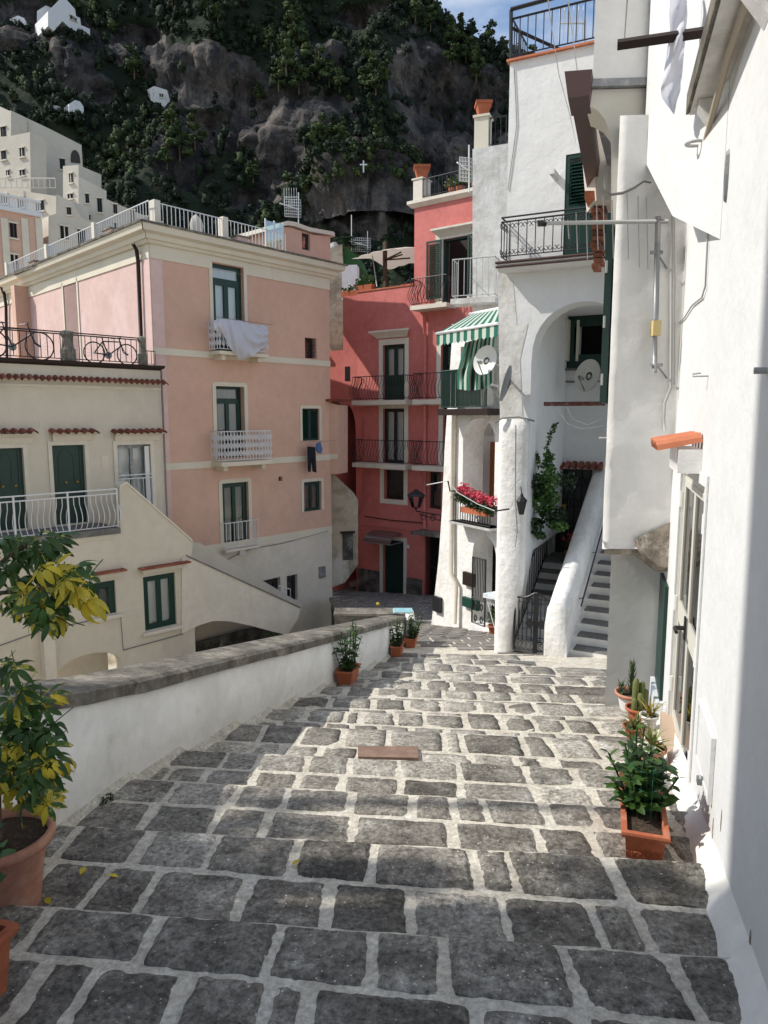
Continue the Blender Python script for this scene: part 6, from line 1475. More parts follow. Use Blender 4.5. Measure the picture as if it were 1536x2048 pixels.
def foliage_pot(p, r, h, label, kind='round', m='terra', n=150, lr=(.16, .16, .2), ls=.035, lm='leaf', seed=0, cz=.2, name='potted_plant', group=None):
    p = Vector(p); t = thing(name, p, label, 'potted plant', group); mb = MB()
    mb.lathe(p, [(r * .68, 0), (r * .95, h * .82), (r * 1.1, h * .83), (r * 1.1, h), (r * .98, h), (r * .93, h * .86)], 20); mb.add([p + Vector((math.cos(a) * r * .68, math.sin(a) * r * .68, 0)) for a in [i * .314 for i in range(20)]], [tuple(range(20))]); mb.build('pot', M[m], t, True)
    mb = MB(); mb.lathe(p, [(r * .95, h * .87), (.001, h * .9)], 16); mb.build('soil', M['soil'], t)
    if n: mb = MB(); leafcloud(mb, p + Vector((0, 0, h + cz)), lr, n, ls, random.Random(seed)); mb.build('foliage', M[lm], t, kind='stuff')
    return t
g_ = gnd(986, 1268); foliage_pot((g_.x, g_.y, g_.z), .11, .2, 'small terracotta pot with a green plant half hidden behind the white pier', n=150, lr=(.13, .13, .22), ls=.04, seed=3)
p = S1.w(1.95, gz + 1.22, .2); t = foliage_pot(p, .13, .2, 'pot of dark red flowers on the top slate step before the black door', n=110, lr=(.20, .16, .16), ls=.045, lm='leaf_dark', seed=5, cz=.14)
mb = MB(); leafcloud(mb, p + Vector((0, 0, .38)), (.22, .18, .2), 80, .035, random.Random(6), asp=.8); mb.build('flowers', M['flower'], t, kind='stuff')
# climbing plant
vn = thing('climbing_plant', UF.w(*UP(1090, 1080, -.5), -.5), 'tangled green climber with long shoots hanging on the white porch beside the door', 'climbing plant')
mb = MB(); md = MB(); rr = random.Random(12); vf = UF.off(-.45)
def vp(x, y): s, z = vf.px(x, y); return vf.w(s, z, rr.uniform(-.15, .12))
for x, y, rx, rz, n, dk in ((1090, 1000, .26, .26, 420, 0), (1105, 1035, .26, .22, 300, 1), (1078, 970, .20, .22, 240, 1), (1100, 960, .18, .25, 260, 0), (1072, 1050, .16, .16, 150, 1), (1130, 965, .22, .18, 90, 1), (1095, 920, .10, .18, 110, 0), (1060, 990, .18, .10, 120, 0), (1078, 1072, .10, .06, 60, 0), (1120, 1050, .16, .10, 130, 0)):
    leafcloud(md if dk else mb, vp(x, y), (rx, .2, rz), n, .04, rr, asp=.75)
for P in ([(1090, 920), (1092, 890), (1098, 870), (1106, 858), (1112, 846)], [(1085, 935), (1075, 915), (1068, 905)], [(1065, 960), (1060, 945), (1057, 950)], [(1060, 990), (1040, 998), (1025, 1008), (1012, 1015)]):
    pts = [vp(*q) for q in P]
    for a, b in zip(pts, pts[1:]):
        for k in range(12): leafcloud(mb, a.lerp(b, k / 12), (.05, .05, .04), 2, .032, rr, asp=.75)
    m3 = MB(); m3.tube(pts, .008, 4); m3.build('shoot', M['bark'], vn)
mb.build('light_leaves', M['leaf'], vn, kind='stuff'); md.build('dark_leaves', M['leaf_dark'], vn, kind='stuff')
pipe(None, [UF.w(*UP(990, 1022, .25), .25), UF.w(*UP(1018, 1018, .3), .3)], .014, M['black'], 'rail_bracket', label='short black rod carrying the tip of the climbing plant', cat='rod')
pipe(tw, [UF.w(*UP(1037, 850), .16), UF.w(*UP(1036, 1000), .16), UF.w(*UP(1040, 1060), .17), UF.w(*UP(1036, 1090), .17)], .008, M['cable'], 'cable')

# ================================================================ near house on the right: wall, buttress, upper block
RW = Fr((.61, 0), (.31, 1)); WSD = (.31 ** 2 + 1) ** .5
nh = thing('near_white_house', RW.w(3, G(3), 0), 'big sunlit white house wall on the right with a thick grey buttress', 'house')
def RWP(x, y, n=0): return RW.px(x, y, n)
a = RWP(1345, 1480); b = RWP(1384, 1600); c = RWP(1407, 965); d = RWP(1356, 937)
DS = (b[0], a[0]); dz1 = (c[1] + d[1]) / 2; dz0 = G(RW.w((a[0] + b[0]) / 2, 0, 0).y) - .04
ds0, ds1 = (b[0] + c[0]) / 2, (a[0] + d[0]) / 2
gd = (RWP(1322, 1330)[0], RWP(1309, 1300)[0])
s_end = 6.75 * WSD
W0 = [(1.6, -1.4), (s_end, -2.4), (s_end, 9), (1.6, 9)]
mb = MB(); mb.box(RW, 1.6, 1.95, -1.4, 9, -3.5, -.401); mb.build('return_wall', M['white_smooth'], nh)
g_s0, g_s1 = 6.05 * WSD, 6.62 * WSD; g_z0 = RWP(1318, 1365)[1]; g_z1 = RWP(1318, 1120)[1]
wall(nh, RW, W0, [R4(ds0, ds1, dz0, dz1)], M['white_smooth'], th=.4)
# glazed door of the right wall
gdoor = window(nh, RW, (ds0, ds1, dz0, dz1), .025, fm=M['paleframe'], leaves=2, transom=None, fw=.065, name='glazed_door', room='room', curt='darkcurtain', thk=.012)
mb = MB(); zl_ = dz0 + (dz1 - dz0) * .42; mb.box(RW, ds0 + .07, ds1 - .07, zl_, zl_ + .16, -.036, -.020); mb.build('mid_rail', M['paleframe'], gdoor)
mb = MB(); cd = (ds0 + ds1) / 2; q = RW.w(cd + .03, zl_ + .10, -.01); mb.tube([q, q + RW.nn * .07], .016, 6); mb.tube([q + RW.nn * .07, q + RW.nn * .07 - RW.d * .12], .013, 6); mb.box(RW, cd + .0, cd + .06, zl_ + .02, zl_ + .18, -.012, .0); mb.build('door_handle', M['black'], gdoor)
for z in (.12, .45, .86):
    zz = dz0 + (dz1 - dz0) * z
    for s in (ds0 + .03, ds1 - .03): mb = MB(); mb.tube([RW.w(s, zz, .0), RW.w(s, zz + .12, .0)], .014, 6); mb.build('hinge', M['plastic'], gdoor)
surround(nh, RW, (ds0, ds1, dz0, dz1), .07, M['white_smooth'], .012, name='door_surround')
mb = MB(); mb.box(RW, ds0 - .03, ds1 + .06, dz0 - .2, dz0 + .02, -.3, .06); mb.build('threshold', mat('pale_stone_sill', (.48, .36, .27), .8), nh)
# dark green doorway near the buttress
mb = MB(); mb.box(RW, g_s0, g_s1, g_z0, g_z1, .001, .03); dg = mb.build('narrow_green_shutter', M['green'], nh)
mb = MB(); mb.box(RW, g_s0 - .06, g_s1 + .02, g_z0 - .42, g_z0 - .001, .001, .07); mb.build('marble_block', M['marble'], nh)
# tiled hood over the door
zt_h = RWP(1400, 875)[1]; me = tile_mesh(.27, .07, M['tile_or']); rr = random.Random(4); sh0 = RWP(1408, 880)[0]
nn = RW.nn
for i in range(4):
    s = sh0 + .02 + .155 * i; y = (nn - Vector((0, 0, .22))).normalized(); x = RW.d; zz = x.cross(y).normalized(); zz = zz if zz.z > 0 else -zz
    inst(me, 'roof_tile', nh, M4(x, y, zz, RW.w(s + .07, zt_h - .02 + rr.uniform(-.004, .004), 0.0)))
mb = MB(); mb.prism(Fr(RW.w(sh0, 0, 0)[:2], RW.nn[:2]), [(0.001, zt_h - .03), (.25, zt_h - .10), (.05, zt_h - .30), (.001, zt_h - .36)], -.02, .02) if False else mb.box(RW, sh0 + .02, sh0 + .62, zt_h - .22, zt_h - .07, .001, .14); mb.build('hood_corbel', M['white'], nh)
# electric hatch with padlock
hs0, hs1 = RWP(1430, 1500)[0], RWP(1400, 1500)[0]; hz = (RWP(1415, 1560)[1] - .02, RWP(1412, 1425)[1])
hh = thing('meter_hatch', RW.w(hs0, hz[0], .02), 'white painted meter hatch with a small grey padlock on the sunny wall', 'hatch')
mb = MB(); mb.box(RW, hs0, hs1, hz[0], hz[1], .003, .016); mb.build('door', M['white_smooth'], hh)
mb = MB(); mb.prism(RW, [(hs0 - .02, hz[0] - .02), (hs1 + .02, hz[0] - .02), (hs1 + .02, hz[1] + .02), (hs0 - .02, hz[1] + .02)], .002, .022, 0, [R4(hs0 + .004, hs1 - .004, hz[0] + .004, hz[1] - .004)]); mb.build('frame', M['white_smooth'], hh)
ps, pz = RWP(1400, 1560, .03); mb = MB(); mb.box(RW, ps - .022, ps + .022, pz - .02, pz + .015, .02, .045); mb.build('padlock', M['grey'], hh); mb = MB(); mb.tube([RW.w(ps + .015 * math.cos(t), pz + .015 + .02 * math.sin(t), .032) for t in [i * math.pi / 6 for i in range(7)]], .004, 5); mb.build('shackle', M['whitemetal'], hh)
# ledge with brackets at the top right
s1_ = RWP(1435, 224)[0]; zl0 = RWP(1435, 224)[1]
mb = MB(); mb.box(RW, 1.6, s1_, zl0, zl0 + .11, .001, .16); bl_ = mb.build('balcony_ledge', M['white_dirty'], nh, label='overhanging balcony ledge with a rough dark outer edge')
mb = MB(); mb.box(RW, 1.6, s1_ + .02, zl0 + .012, zl0 + .13, .161, .18); mb.build('ledge_edge', M['coping'], bl_)
for s in (s1_ - .18, s1_ - 1.5): mb = MB(); mb.prism(Fr(RW.w(s, 0, 0)[:2], tuple(RW.nn[:2])), [(.002, zl0 - .22), (.13, zl0 - .04), (.13, zl0 - .002), (.002, zl0 - .002)], -.06, .06); mb.build('bracket', M['white'], bl_)
pipe(nh, [RW.w(s1_ + .04, zl0 - .18, .06), RW.w(s1_ - .8, zl0 - .01 - .03, .06), RW.w(1.65, zl0 - .05, .06)], .019, mat('beige_pipe', (.40, .34, .26), .6, bst=0), 'drain_pipe')
q = RW.w(s1_ + .03, zl0 - .16, .05); mb = MB(); mb.tube([q + RW.nn * (.06 + .06 * math.cos(t)) + RW.d * .045 * math.sin(t) for t in [i * math.pi / 6 for i in range(13)]], .010, 6); mb.build('iron_ring', M['galv'], nh)
# black beam with the hanging sheet
e2b = at(1290, 250, 6.42); RB = Fr((.61 + .31 * 4.2, 4.2), (e2b.x - .61 - .31 * 4.2, e2b.y - 4.2)); bs, bz2 = RB.px(1412, 64); q = RB.w(bs, bz2, 0); tip = q + RW.nn * .52
bmk = thing('wooden_beam', q, 'dark wooden beam sticking out of the white wall high on the right', 'beam'); mb = MB(); mb.tube([q - RW.nn * .05, tip], .034, 4); mb.build('beam', M['darkbrown'], bmk)
pipe(bmk, [tip - RW.nn * .04, tip - RW.nn * .04 + Vector((.01, 0, .3)), tip - RW.nn * .05 + Vector((0, 0, 1.2))], .005, M['cable'], 'wire')
mb = MB(); V = []; nx, nz = 8, 26; fs_ = Fr((q + RW.nn * .30)[:2], (1, -.12)); fs_.o = q + RW.nn * .30; fs_.o.z = 0; fs_.d = Vector((1, -.12, 0)).normalized(); fs_.nn = Vector((-.12, -1, 0)).normalized()
lx = pl([(-40, 1342), (30, 1338), (60, 1340), (130, 1330), (180, 1321), (195, 1323), (228, 1347)]); rx = pl([(-40, 1372), (30, 1375), (60, 1372), (130, 1366), (180, 1362), (200, 1354), (228, 1349)])
for j in range(nz + 1):
    y = -40 + 268 * j / nz
    for i in range(nx + 1):
        t = i / nx; x = lx(y) + (rx(y) - lx(y)) * t; n = .05 * math.sin(t * 6 + j * .35) + .03 * math.sin(j * .7)
        s, z = fs_.px(x, y, n); V.append(fs_.w(s, z, n))
mb.add(V, [(j * (nx + 1) + i, j * (nx + 1) + i + 1, (j + 1) * (nx + 1) + i + 1, (j + 1) * (nx + 1) + i) for j in range(nz) for i in range(nx)])
mb.build('hanging_sheet', M['sheet'], None, True, label='twisted white sheet hanging by the dark beam at the top right', cat='bed sheet')
# cable down the sunny wall, hook, oval vent
pipe(nh, [RW.w(*RWP(1430, 250), .012), RW.w(*RWP(1425, 400), .012), RW.w(*RWP(1420, 460), .012), RW.w(*RWP(1415, 572), .012), RW.w(*RWP(1408, 594), .012), RW.w(*RWP(1388, 610), .012), RW.w(*RWP(1372, 635), .012), RW.w(*RWP(1354, 652), .012)], .006, M['galv'], 'cable')
s, z = RWP(1417, 752); mb = MB(); mb.tube([RW.w(s, z, 0), RW.w(s, z, .05), RW.w(s + .015, z, .085), RW.w(s + .03, z + .015, .085), RW.w(s + .03, z + .02, .04)], .006, 6); mb.build('wall_hook', M['galv'], nh)
s, z = RWP(1456, 352); mb = MB(); mb.lathe((0, 0, 0), [(.001, .02), (.05, .015), (.055, .0)], 14, sy=2.6); mb.v = [tuple(RW.w(s + v[0] * .6, z + v[1], v[2])) for v in mb.v]; mb.build('oval_vent', M['grey'], nh)
s, z = RWP(1534, 741); mb = MB(); mb.tube([RW.w(s, z, 0), RW.w(s, z, .045)], .013, 8); mb.build('pipe_stub', M['galv'], nh)
# lower and upper buttress
def skew(f):
    g = Fr((0, 0), (1, 0)); g.o = f.o; g.d = f.d; g.nn = Vector((-.40, -1, 0)); return g
c0 = gnd(1214, 1405); KL = Fr((c0.x, 6.86), (1, -.06)); zk = KL.px(1260, 1102)[1]
mb = MB(); mb.box(skew(KL), 0, .9, -1.8, zk, -1.2, 0); mb.build('buttress_foot', M['white_smooth'], nh)
k0 = at(1208, 1000, 6.3); KU = Fr((k0.x, 6.3), (1, -.06)); KUs = skew(KU); kz0 = KU.px(1240, 1098)[1]; kw = KU.px(1346, 900)[0] + .1; kz1 = KU.px(1222, 262)[1] + .12
mb = MB(); nzz, nxx = 46, 10; V = []; cx_ = KU.px(1283, 1098)[0]; cz1 = KU.px(1300, 1145)[1]
for i in range(nzz + 1):
    z = kz0 + (kz1 - kz0) * i / nzz
    for k in range(nxx + 1):
        s = kw * k / nxx; V.append(KU.w(s, z, .012 * noise.noise(Vector((s * 5, z * 5, 1))) + .02 * noise.noise(Vector((s * 1.7, z * 1.7, 7)))))
b0_ = len(V)
for i in range(nzz + 1):
    z = kz0 + (kz1 - kz0) * i / nzz; V += [KUs.w(0.0, z, -.9)]
for k in range(nxx + 1): V.append(KUs.w(kw * k / nxx, kz0, -.9))
F = [(i * (nxx + 1) + k, i * (nxx + 1) + k + 1, (i + 1) * (nxx + 1) + k + 1, (i + 1) * (nxx + 1) + k) for i in range(nzz) for k in range(nxx)]
F += [(i * (nxx + 1), (i + 1) * (nxx + 1), b0_ + i + 1, b0_ + i) for i in range(nzz)] + [(k, k + 1, b0_ + nzz + 2 + k, b0_ + nzz + 1 + k) for k in range(nxx)]
mb.add(V, F); mb.build('buttress', M['white'], nh, True)
mb = MB(); mb.box(KUs, .02, cx_, kz0 - .055, kz0 - .001, -.8, -.02); mb.build('buttress_underedge', M['rough_stone'], nh)
mb = MB(); n = 12; V = []
for i in range(n + 1):
    t = i / n; s = cx_ - .06 + (kw - cx_ + .06) * t; bot = kz0 + .05 - (kz0 - cz1 + .05) * min(1, (t * 1.9)) ** .6
    V += [KU.w(s, kz0 + .30 - .2 * (1 - t), .02), KU.w(s, bot + .06, .05 + .02 * noise.noise(Vector((i, 1, 1)))), KU.w(s, bot, -.05), KU.w(s, bot + .02, -.7)]
mb.add(V, [(i * 4 + k, i * 4 + k + 1, i * 4 + k + 5, i * 4 + k + 4) for i in range(n) for k in range(3)]); mb.build('broken_corbel', M['rough_stone'], nh, False)
# upper block and its curved bracket
KT = Fr((at(1188, 100, 6.5).x, 6.5), (1, -.06)); tz0 = KT.px(1240, 158)[1]
mb = MB(); mb.box(skew(KT), 0, KT.px(1330, 100)[0] + .6, tz0, tz0 + 4.5, -4, 0); mb.build('upper_block', M['white'], nh)
def KP(x, y): return KT.px(x, y)
cur = [(1292, 470), (1222, 470), (1222, 300), (1219, 262), (1210, 238), (1196, 220), (1176, 208), (1160, 204)]
mb = MB(); mb.prism(skew(KT), [KP(x, y) for x, y in cur] + [(KP(1160, 180)[0], tz0 - .07), (KP(1340, 160)[0], tz0 - .07), KP(1340, 470)], -.5, -.02); mb.build('curved_bracket', M['cream_trim'] if False else mat('cream_limewash', (.66, .64, .58), .9, (.60, .57, .50), 1.2, .4, .7), nh)  # cream limewash, softly mottled
mb = MB(); mb.box(skew(KT), KP(1176, 165)[0], KP(1330, 160)[0], tz0 - .065, tz0 - .004, -4, .03); mb.build('metal_flashing', M['grey'], nh)
K9 = Fr((at(1168, 300, 8.4).x, 8.4), (1, -.06)); mb = MB(); mb.prism(K9, [K9.px(1176, 190), K9.px(1260, 190), K9.px(1260, 400), K9.px(1193, 400)], -.5, 0); mb.build('inner_soffit', mat('beige_limewash', (.56, .51, .45), .9), nh)
gA = at(1160, 176, 6.42); rB = ray(1192, 386); tt = (gA.z - CAM.z) / rB.z; gB = CAM + rB * tt
gt2 = thing('brown_gutter', gA, 'long brown metal gutter box running back under the white upper block', 'gutter')
gd_ = (gB - gA).normalized(); sd = gd_.cross(Vector((0, 0, 1))).normalized(); mb = MB(); V = []
for p in (gA, gB): V += [p + sd * a + Vector((0, 0, h)) for a, h in ((-.075, -.085), (.065, -.085), (.08, .085), (-.11, .10))]
mb.add(V, [(0, 1, 5, 4), (1, 2, 6, 5), (2, 3, 7, 6), (3, 0, 4, 7), (3, 2, 1, 0), (4, 5, 6, 7)]); mb.build('gutter_box', M['brown'], gt2)
mb = MB(); V = [p + sd * a + Vector((0, 0, h)) for p in (gA - gd_ * .08, gA + gd_ * .30) for a, h in ((-.09, -.10), (.08, -.10), (.10, .10), (-.125, .115))]; mb.add(V, [(0, 1, 5, 4), (1, 2, 6, 5), (2, 3, 7, 6), (3, 0, 4, 7), (3, 2, 1, 0), (4, 5, 6, 7)]); mb.build('end_cap', M['brown'], gt2)
# brick stub with one tile
K8 = Fr((at(1182, 450, 8.6).x, 8.6), (1, -.06)); q = K8.rect(1183, 402, 1205, 536); bk = thing('brick_stub', K8.w(q[0], q[2], 0), 'ragged stub of red bricks capped by an orange tile beside the brown gutter', 'brickwork')
k = 12; rr = random.Random(1)
for i in range(k):
    z = q[2] + (q[3] - q[2]) * i / k; w = rr.uniform(-.03, .03); m0 = 1 if i > 3 else .55
    mb = MB(); mb.box(skew(K8), q[0] + w * .5 + (1 - m0) * .06, q[1] + w, z, z + (q[3] - q[2]) / k - .012, -.25, rr.uniform(-.02, .02)); mb.build('brick', M['brick'], bk)
mb = MB(); q2 = K8.rect(1176, 384, 1218, 399, .1); mb.box(skew(K8), q2[0], q2[1] + .1, q2[2], q2[3], -.3, .15); mb.build('tile', M['tile_or'], bk)
# green shutter seen edge-on
q = KU.px(1203, 620)[0]; zg0 = KU.px(1204, 806)[1]; zg1 = KU.px(1208, 440)[1]
sg = thing('open_green_shutter', KU.w(q, zg0, -.1), 'tall dark green shutter leaf folded open, seen edge-on against the grey buttress', 'shutter'); mb = MB(); mb.box(KUs, q + .012, -.016, zg0, zg1, -.55, -.02); mb.build('leaf', M['green'], sg)
for f in (.1, .42, .72): zz = zg0 + (zg1 - zg0) * f; mb = MB(); mb.box(KU, q + .022, q + .038, zz, zz + .10, -.02, -.002); mb.build('hinge', M['galv'], sg)
# rotated upper wall piece that meets the block (corbelled out from the wall)
ax_, ay_ = .61 + .31 * 4.2, 4.2; e2 = at(1290, 250, 6.42); R2 = Fr((ax_, ay_), (e2.x - ax_, e2.y - ay_)); L2 = (Vector((e2.x, e2.y)) - Vector((ax_, ay_))).length
pA = R2.px(1290, 312); pB = R2.px(1345, 432); pC = R2.px(1402, 500)
mb = MB(); mb.prism(R2, [(0.02, pC[1] - .02), (pB[0], pB[1]), (L2, pA[1]), (L2, 9), (0.02, 9)], -.5, 0); mb.build('upper_wall', M['white_smooth'], nh)
# aerial / boom on the buttress
an_ = thing('mast_aerial', KU.w(*KU.px(1310, 745, .14), .14), 'grey mast with a long horizontal boom and hanging rods on the grey buttress', 'aerial')
def KK(x, y, n=.14): s, z = KU.px(x, y, n); return KU.w(s, z, n)
pipe(an_, [KK(1309, 746), KK(1311, 620)], .020, M['grey'], 'lower_mast'); pipe(an_, [KK(1311, 640), KK(1316, 433)], .024, M['grey'], 'upper_mast')
a, b = KK(1078, 447), KK(1336, 442); b.z = a.z = (a.z + b.z) / 2; pipe(an_, [a, b], .017, M['galv'], 'boom'); pipe(an_, [a - Vector((.01, 0, 0)), a + Vector((.06, 0, 0))], .026, M['black'], 'boom_end')
for i, (x, y0, y1) in enumerate(((1135, 440, 478), (1152, 425, 505), (1172, 420, 520), (1193, 405, 500), (1206, 390, 500), (1224, 400, 518), (1254, 385, 518), (1276, 392, 535), (1293, 395, 538))):
    pipe(an_, [KK(x, y0), KK(x + 3, y1)], .0045, M['galv'], 'rod', n=4)
mb = MB(); q = KK(1312, 660); mb.box(KU, KU.px(1303, 650, .14)[0], KU.px(1319, 650, .14)[0], KU.px(1310, 672, .14)[1], KU.px(1310, 620, .14)[1] - .09, .10, .19); mb.build('amplifier_box', M['yellowbox'], an_)
for y in (505, 730): p = KK(1313, y); mb = MB(); mb.tube([p - Vector((.05, 0, 0)), p + Vector((.05, 0, 0))], .016, 6); mb.tube([p, KU.w(KU.px(1335, y)[0], p.z - .1, 0.0)], .010, 4); mb.build('clamp', M['grey'], an_)
# pipes beside it
pipe(nh, [KK(1345, 430, .05), KK(1343, 560, .05), KK(1342, 775, .05), KK(1330, 805, .05), KK(1328, 840, .04), KK(1330, 862, .04)], .012, M['galv'], 'conduit')
pipe(nh, [KK(1350, 440, .04), KK(1351, 560, .04), KK(1349, 770, .04)], .008, M['plastic'], 'conduit')
pipe(nh, [KK(1212, 330, .03), KK(1210, 375, .03), KK(1222, 389, .05), KK(1245, 386, .05), KK(1268, 375, .04), KK(1287, 362, .04), KK(1302, 364, .03)], .012, M['cable'], 'cable')
for x, y in ((1241, 870), (1220, 872)): pass
mb = MB(); q = KK(1198, 876, -.02); mb.tube([q + Vector((.0, 0, 0)), q + Vector((.07, 0, 0))], .010, 5); mb.build('iron_pin', M['galv'], nh)
# overhead wires
for i, P in enumerate(([(1096, 0, 9), (1104, 60, 10), (1118, 150, 11.2), (1140, 230, 11.3), (1152, 290, 11.4)], [(1136, 0, 8), (1146, 75, 9), (1153, 130, 10), (1157, 160, 10.4)])):
    pipe(None, [at(*q) for q in P], .006, M['galv'], 'overhead_wire', n=4, label=('left-hand thin wire dropping across the tall white house', 'right-hand thin wire ending at the brown gutter')[i], cat='wire')
# mortar strip at the foot of the sunny wall
mb = MB(); V = []; n = 60
for i in range(n + 1):
    y = 1.2 + 5.4 * i / n; x = RWX(y); w = .10 + .03 * noise.noise(Vector((y * 4, 2, 2))); z = zs(x, y)
    z = G(y) - .03; V += [(x + .02, y, z + .13), (x - .012, y, z + .08), (x - w * .5, y, z + .045), (x - w, y, zs(x, y) - .01)]
mb.add(V, [(i * 4 + k, i * 4 + k + 1, i * 4 + k + 5, i * 4 + k + 4) for i in range(n) for k in range(3)]); mb.build('foot_render', M['wall_white'], nh, True)

# ================================================================ plants in pots
def leaf_mesh(L, w, m, curl=.25, name='leaf', fold=.2, n=5):
    b = MB(); V = []
    for i in range(n + 1):
        t = i / n; ww = w * math.sin(math.pi * min(1, t * .92 + .04)) ** .75 * (1.0 if t > .5 else .8 + .2 * t * 2); z = -curl * L * t * t
        V += [(-ww, L * t, z + fold * ww), (0, L * t, z), (ww, L * t, z + fold * ww)]
    b.add(V, [(3 * i + k, 3 * i + k + 1, 3 * i + k + 4, 3 * i + k + 3) for i in range(n) for k in (0, 1)]); return mesh_of(b, name, m, True)
def whorl_mesh(nl, L, w, m, droop, seed, m2=None):
    """one compound leaf: leaflets fanned round the stalk end, stalk along -Y"""
    b = MB(); rr = random.Random(seed); b.tube([(0, -.10, -.0), (0, 0, 0)], .0022, 4)
    for i in range(nl):
        a = (i + .5) / nl * 2 * math.pi + rr.uniform(-.12, .12); l = L * rr.uniform(.75, 1.1); tilt = droop + rr.uniform(-.15, .15); n = 5; V = []
        d = Vector((math.cos(a), math.sin(a), 0)); s = Vector((-d.y, d.x, 0)); mi = 1 if (m2 and rr.random() < .45) else 0
        for k in range(n + 1):
            t = k / n; ww = w * (math.sin(math.pi * min(1, t ** .8 * .94 + .03)) ** .8); p = d * (.015 + l * t * math.cos(tilt * (.5 + t))) - Vector((0, 0, l * t * math.sin(tilt * (.5 + t)))); V += [p - s * ww + Vector((0, 0, ww * .25)), p, p + s * ww + Vector((0, 0, ww * .25))]
        b.add(V, [(3 * k + q, 3 * k + q + 1, 3 * k + q + 4, 3 * k + q + 3) for k in range(n) for q in (0, 1)], mi)
    return mesh_of(b, 'leaf', [m, m2] if m2 else m, True)
WH = [whorl_mesh(8, .078, .0125, M['leaf'], .5, 1), whorl_mesh(8, .080, .013, M['leaf_mix'], .6, 2, M['leaf']), whorl_mesh(7, .085, .014, M['leaf_yel'], .75, 3, M['leaf_mix']),
      whorl_mesh(8, .088, .0145, M['leaf_yel'], .9, 4), whorl_mesh(7, .078, .0125, M['leaf'], .8, 5), whorl_mesh(8, .08, .013, M['leaf_mix'], .4, 6, M['leaf_yel'])]
def orient(y, roll=0):
    y = Vector(y).normalized(); x = y.cross(Vector((0, 0, 1)));  x = x.normalized() if x.length > 1e-3 else Vector((1, 0, 0)); z = x.cross(y)
    c, s = math.cos(roll), math.sin(roll); return x * c + z * s, y, z * c - x * s
def put(me, parent, p, up, rot=0, sc=1.0, name='leaf'):
    """place a compound leaf with its axis (local +Z) along up"""
    z = Vector(up).normalized(); x = z.cross(Vector((0, 1, .01))).normalized(); y = z.cross(x); c, s = math.cos(rot), math.sin(rot)
    X = x * c + y * s; Y = -x * s + y * c; return inst(me, name, parent, M4(X * sc, Y * sc, z * sc, p))
pc = Vector((-1.665, 2.86, 0)); pc.z = zs(pc.x, pc.y) + .012
sc_ = thing('umbrella_tree', pc, 'tall variegated umbrella plant with yellow-edged leaves in a round terracotta pot', 'potted plant')
mb = MB(); R_, H_p = .205, .34
mb.lathe(pc, [(R_ * .70, 0), (R_ * .88, H_p * .80), (R_ * .92, H_p * .84), (R_ * 1.06, H_p * .87), (R_ * 1.09, H_p * .94), (R_ * 1.06, H_p), (R_ * .96, H_p), (R_ * .92, H_p * .88)], 36); mb.build('pot', M['terra_pale'], sc_, True)
mb = MB(); mb.lathe(pc, [(R_ * .94, H_p * .89), (.001, H_p * .92)], 20); mb.build('soil', M['soil'], sc_)
rr = random.Random(21)
def sch_at(x, y, Y): return at(x, y, Y)
stems = [[pc + Vector((.0, 0, H_p * .9)), pc + Vector((.02, .0, .7)), sch_at(60, 1440, 2.85), sch_at(85, 1400, 2.9)],
         [pc + Vector((-.05, .02, H_p * .9)), pc + Vector((-.12, 0, .8)), pc + Vector((-.22, .0, 1.25)), sch_at(-40, 1190, 2.75), sch_at(60, 1180, 2.7), sch_at(130, 1170, 2.65)],
         [pc + Vector((-.03, .0, H_p * .9)), pc + Vector((-.05, .05, .75)), sch_at(-10, 1400, 2.8)],
         [sch_at(-60, 1180, 2.75), sch_at(20, 1110, 2.7), sch_at(70, 1080, 2.7)]]
for P in stems: pipe(sc_, P, .009, M['bark'], 'stem', n=6)
def ell(cx, cy, rx, ry, n, Y, pal, sc=1.0):
    for _ in range(int(n * .72)):
        a = rr.uniform(0, 2 * math.pi); q = rr.random() ** .6; p = sch_at(cx + rx * q * math.cos(a), cy + ry * q * math.sin(a), Y + rr.uniform(-.14, .14))
        put(WH[rr.choice(pal)], sc_, p, (rr.uniform(-.6, .6), rr.uniform(-.9, .1), rr.uniform(.3, 1)), rr.uniform(0, 6.3), sc * rr.uniform(.8, 1.15))
ell(55, 1085, 62, 30, 15, 2.7, [0, 0, 4, 1]); ell(20, 1125, 40, 30, 8, 2.75, [0, 4, 1]); ell(110, 1170, 65, 38, 20, 2.65, [1, 5, 2, 0, 2]); ell(60, 1190, 60, 40, 16, 2.7, [1, 2, 0, 5])
ell(150, 1165, 28, 30, 7, 2.6, [0, 1, 5]); ell(85, 1225, 45, 20, 7, 2.6, [3, 1, 5]); ell(125, 1240, 22, 14, 4, 2.6, [3, 1]); ell(165, 1195, 14, 20, 3, 2.6, [3, 5])
ell(15, 1345, 26, 28, 8, 2.75, [3, 1, 1, 0]); ell(55, 1400, 55, 30, 14, 2.85, [1, 0, 2, 5]); ell(50, 1460, 55, 40, 22, 2.85, [0, 4, 1, 0]); ell(40, 1520, 55, 40, 20, 2.8, [1, 0, 2, 5]); ell(45, 1570, 55, 35, 20, 2.75, [3, 0, 1, 5, 0])
ell(110, 1515, 22, 35, 7, 2.75, [3, 2, 1]); ell(85, 1590, 35, 20, 7, 2.7, [3, 5, 1]); ell(-30, 1480, 40, 80, 12, 2.8, [0, 1])
print('whorls', len([c for c in sc_.children if c.name.startswith('leaf')]))
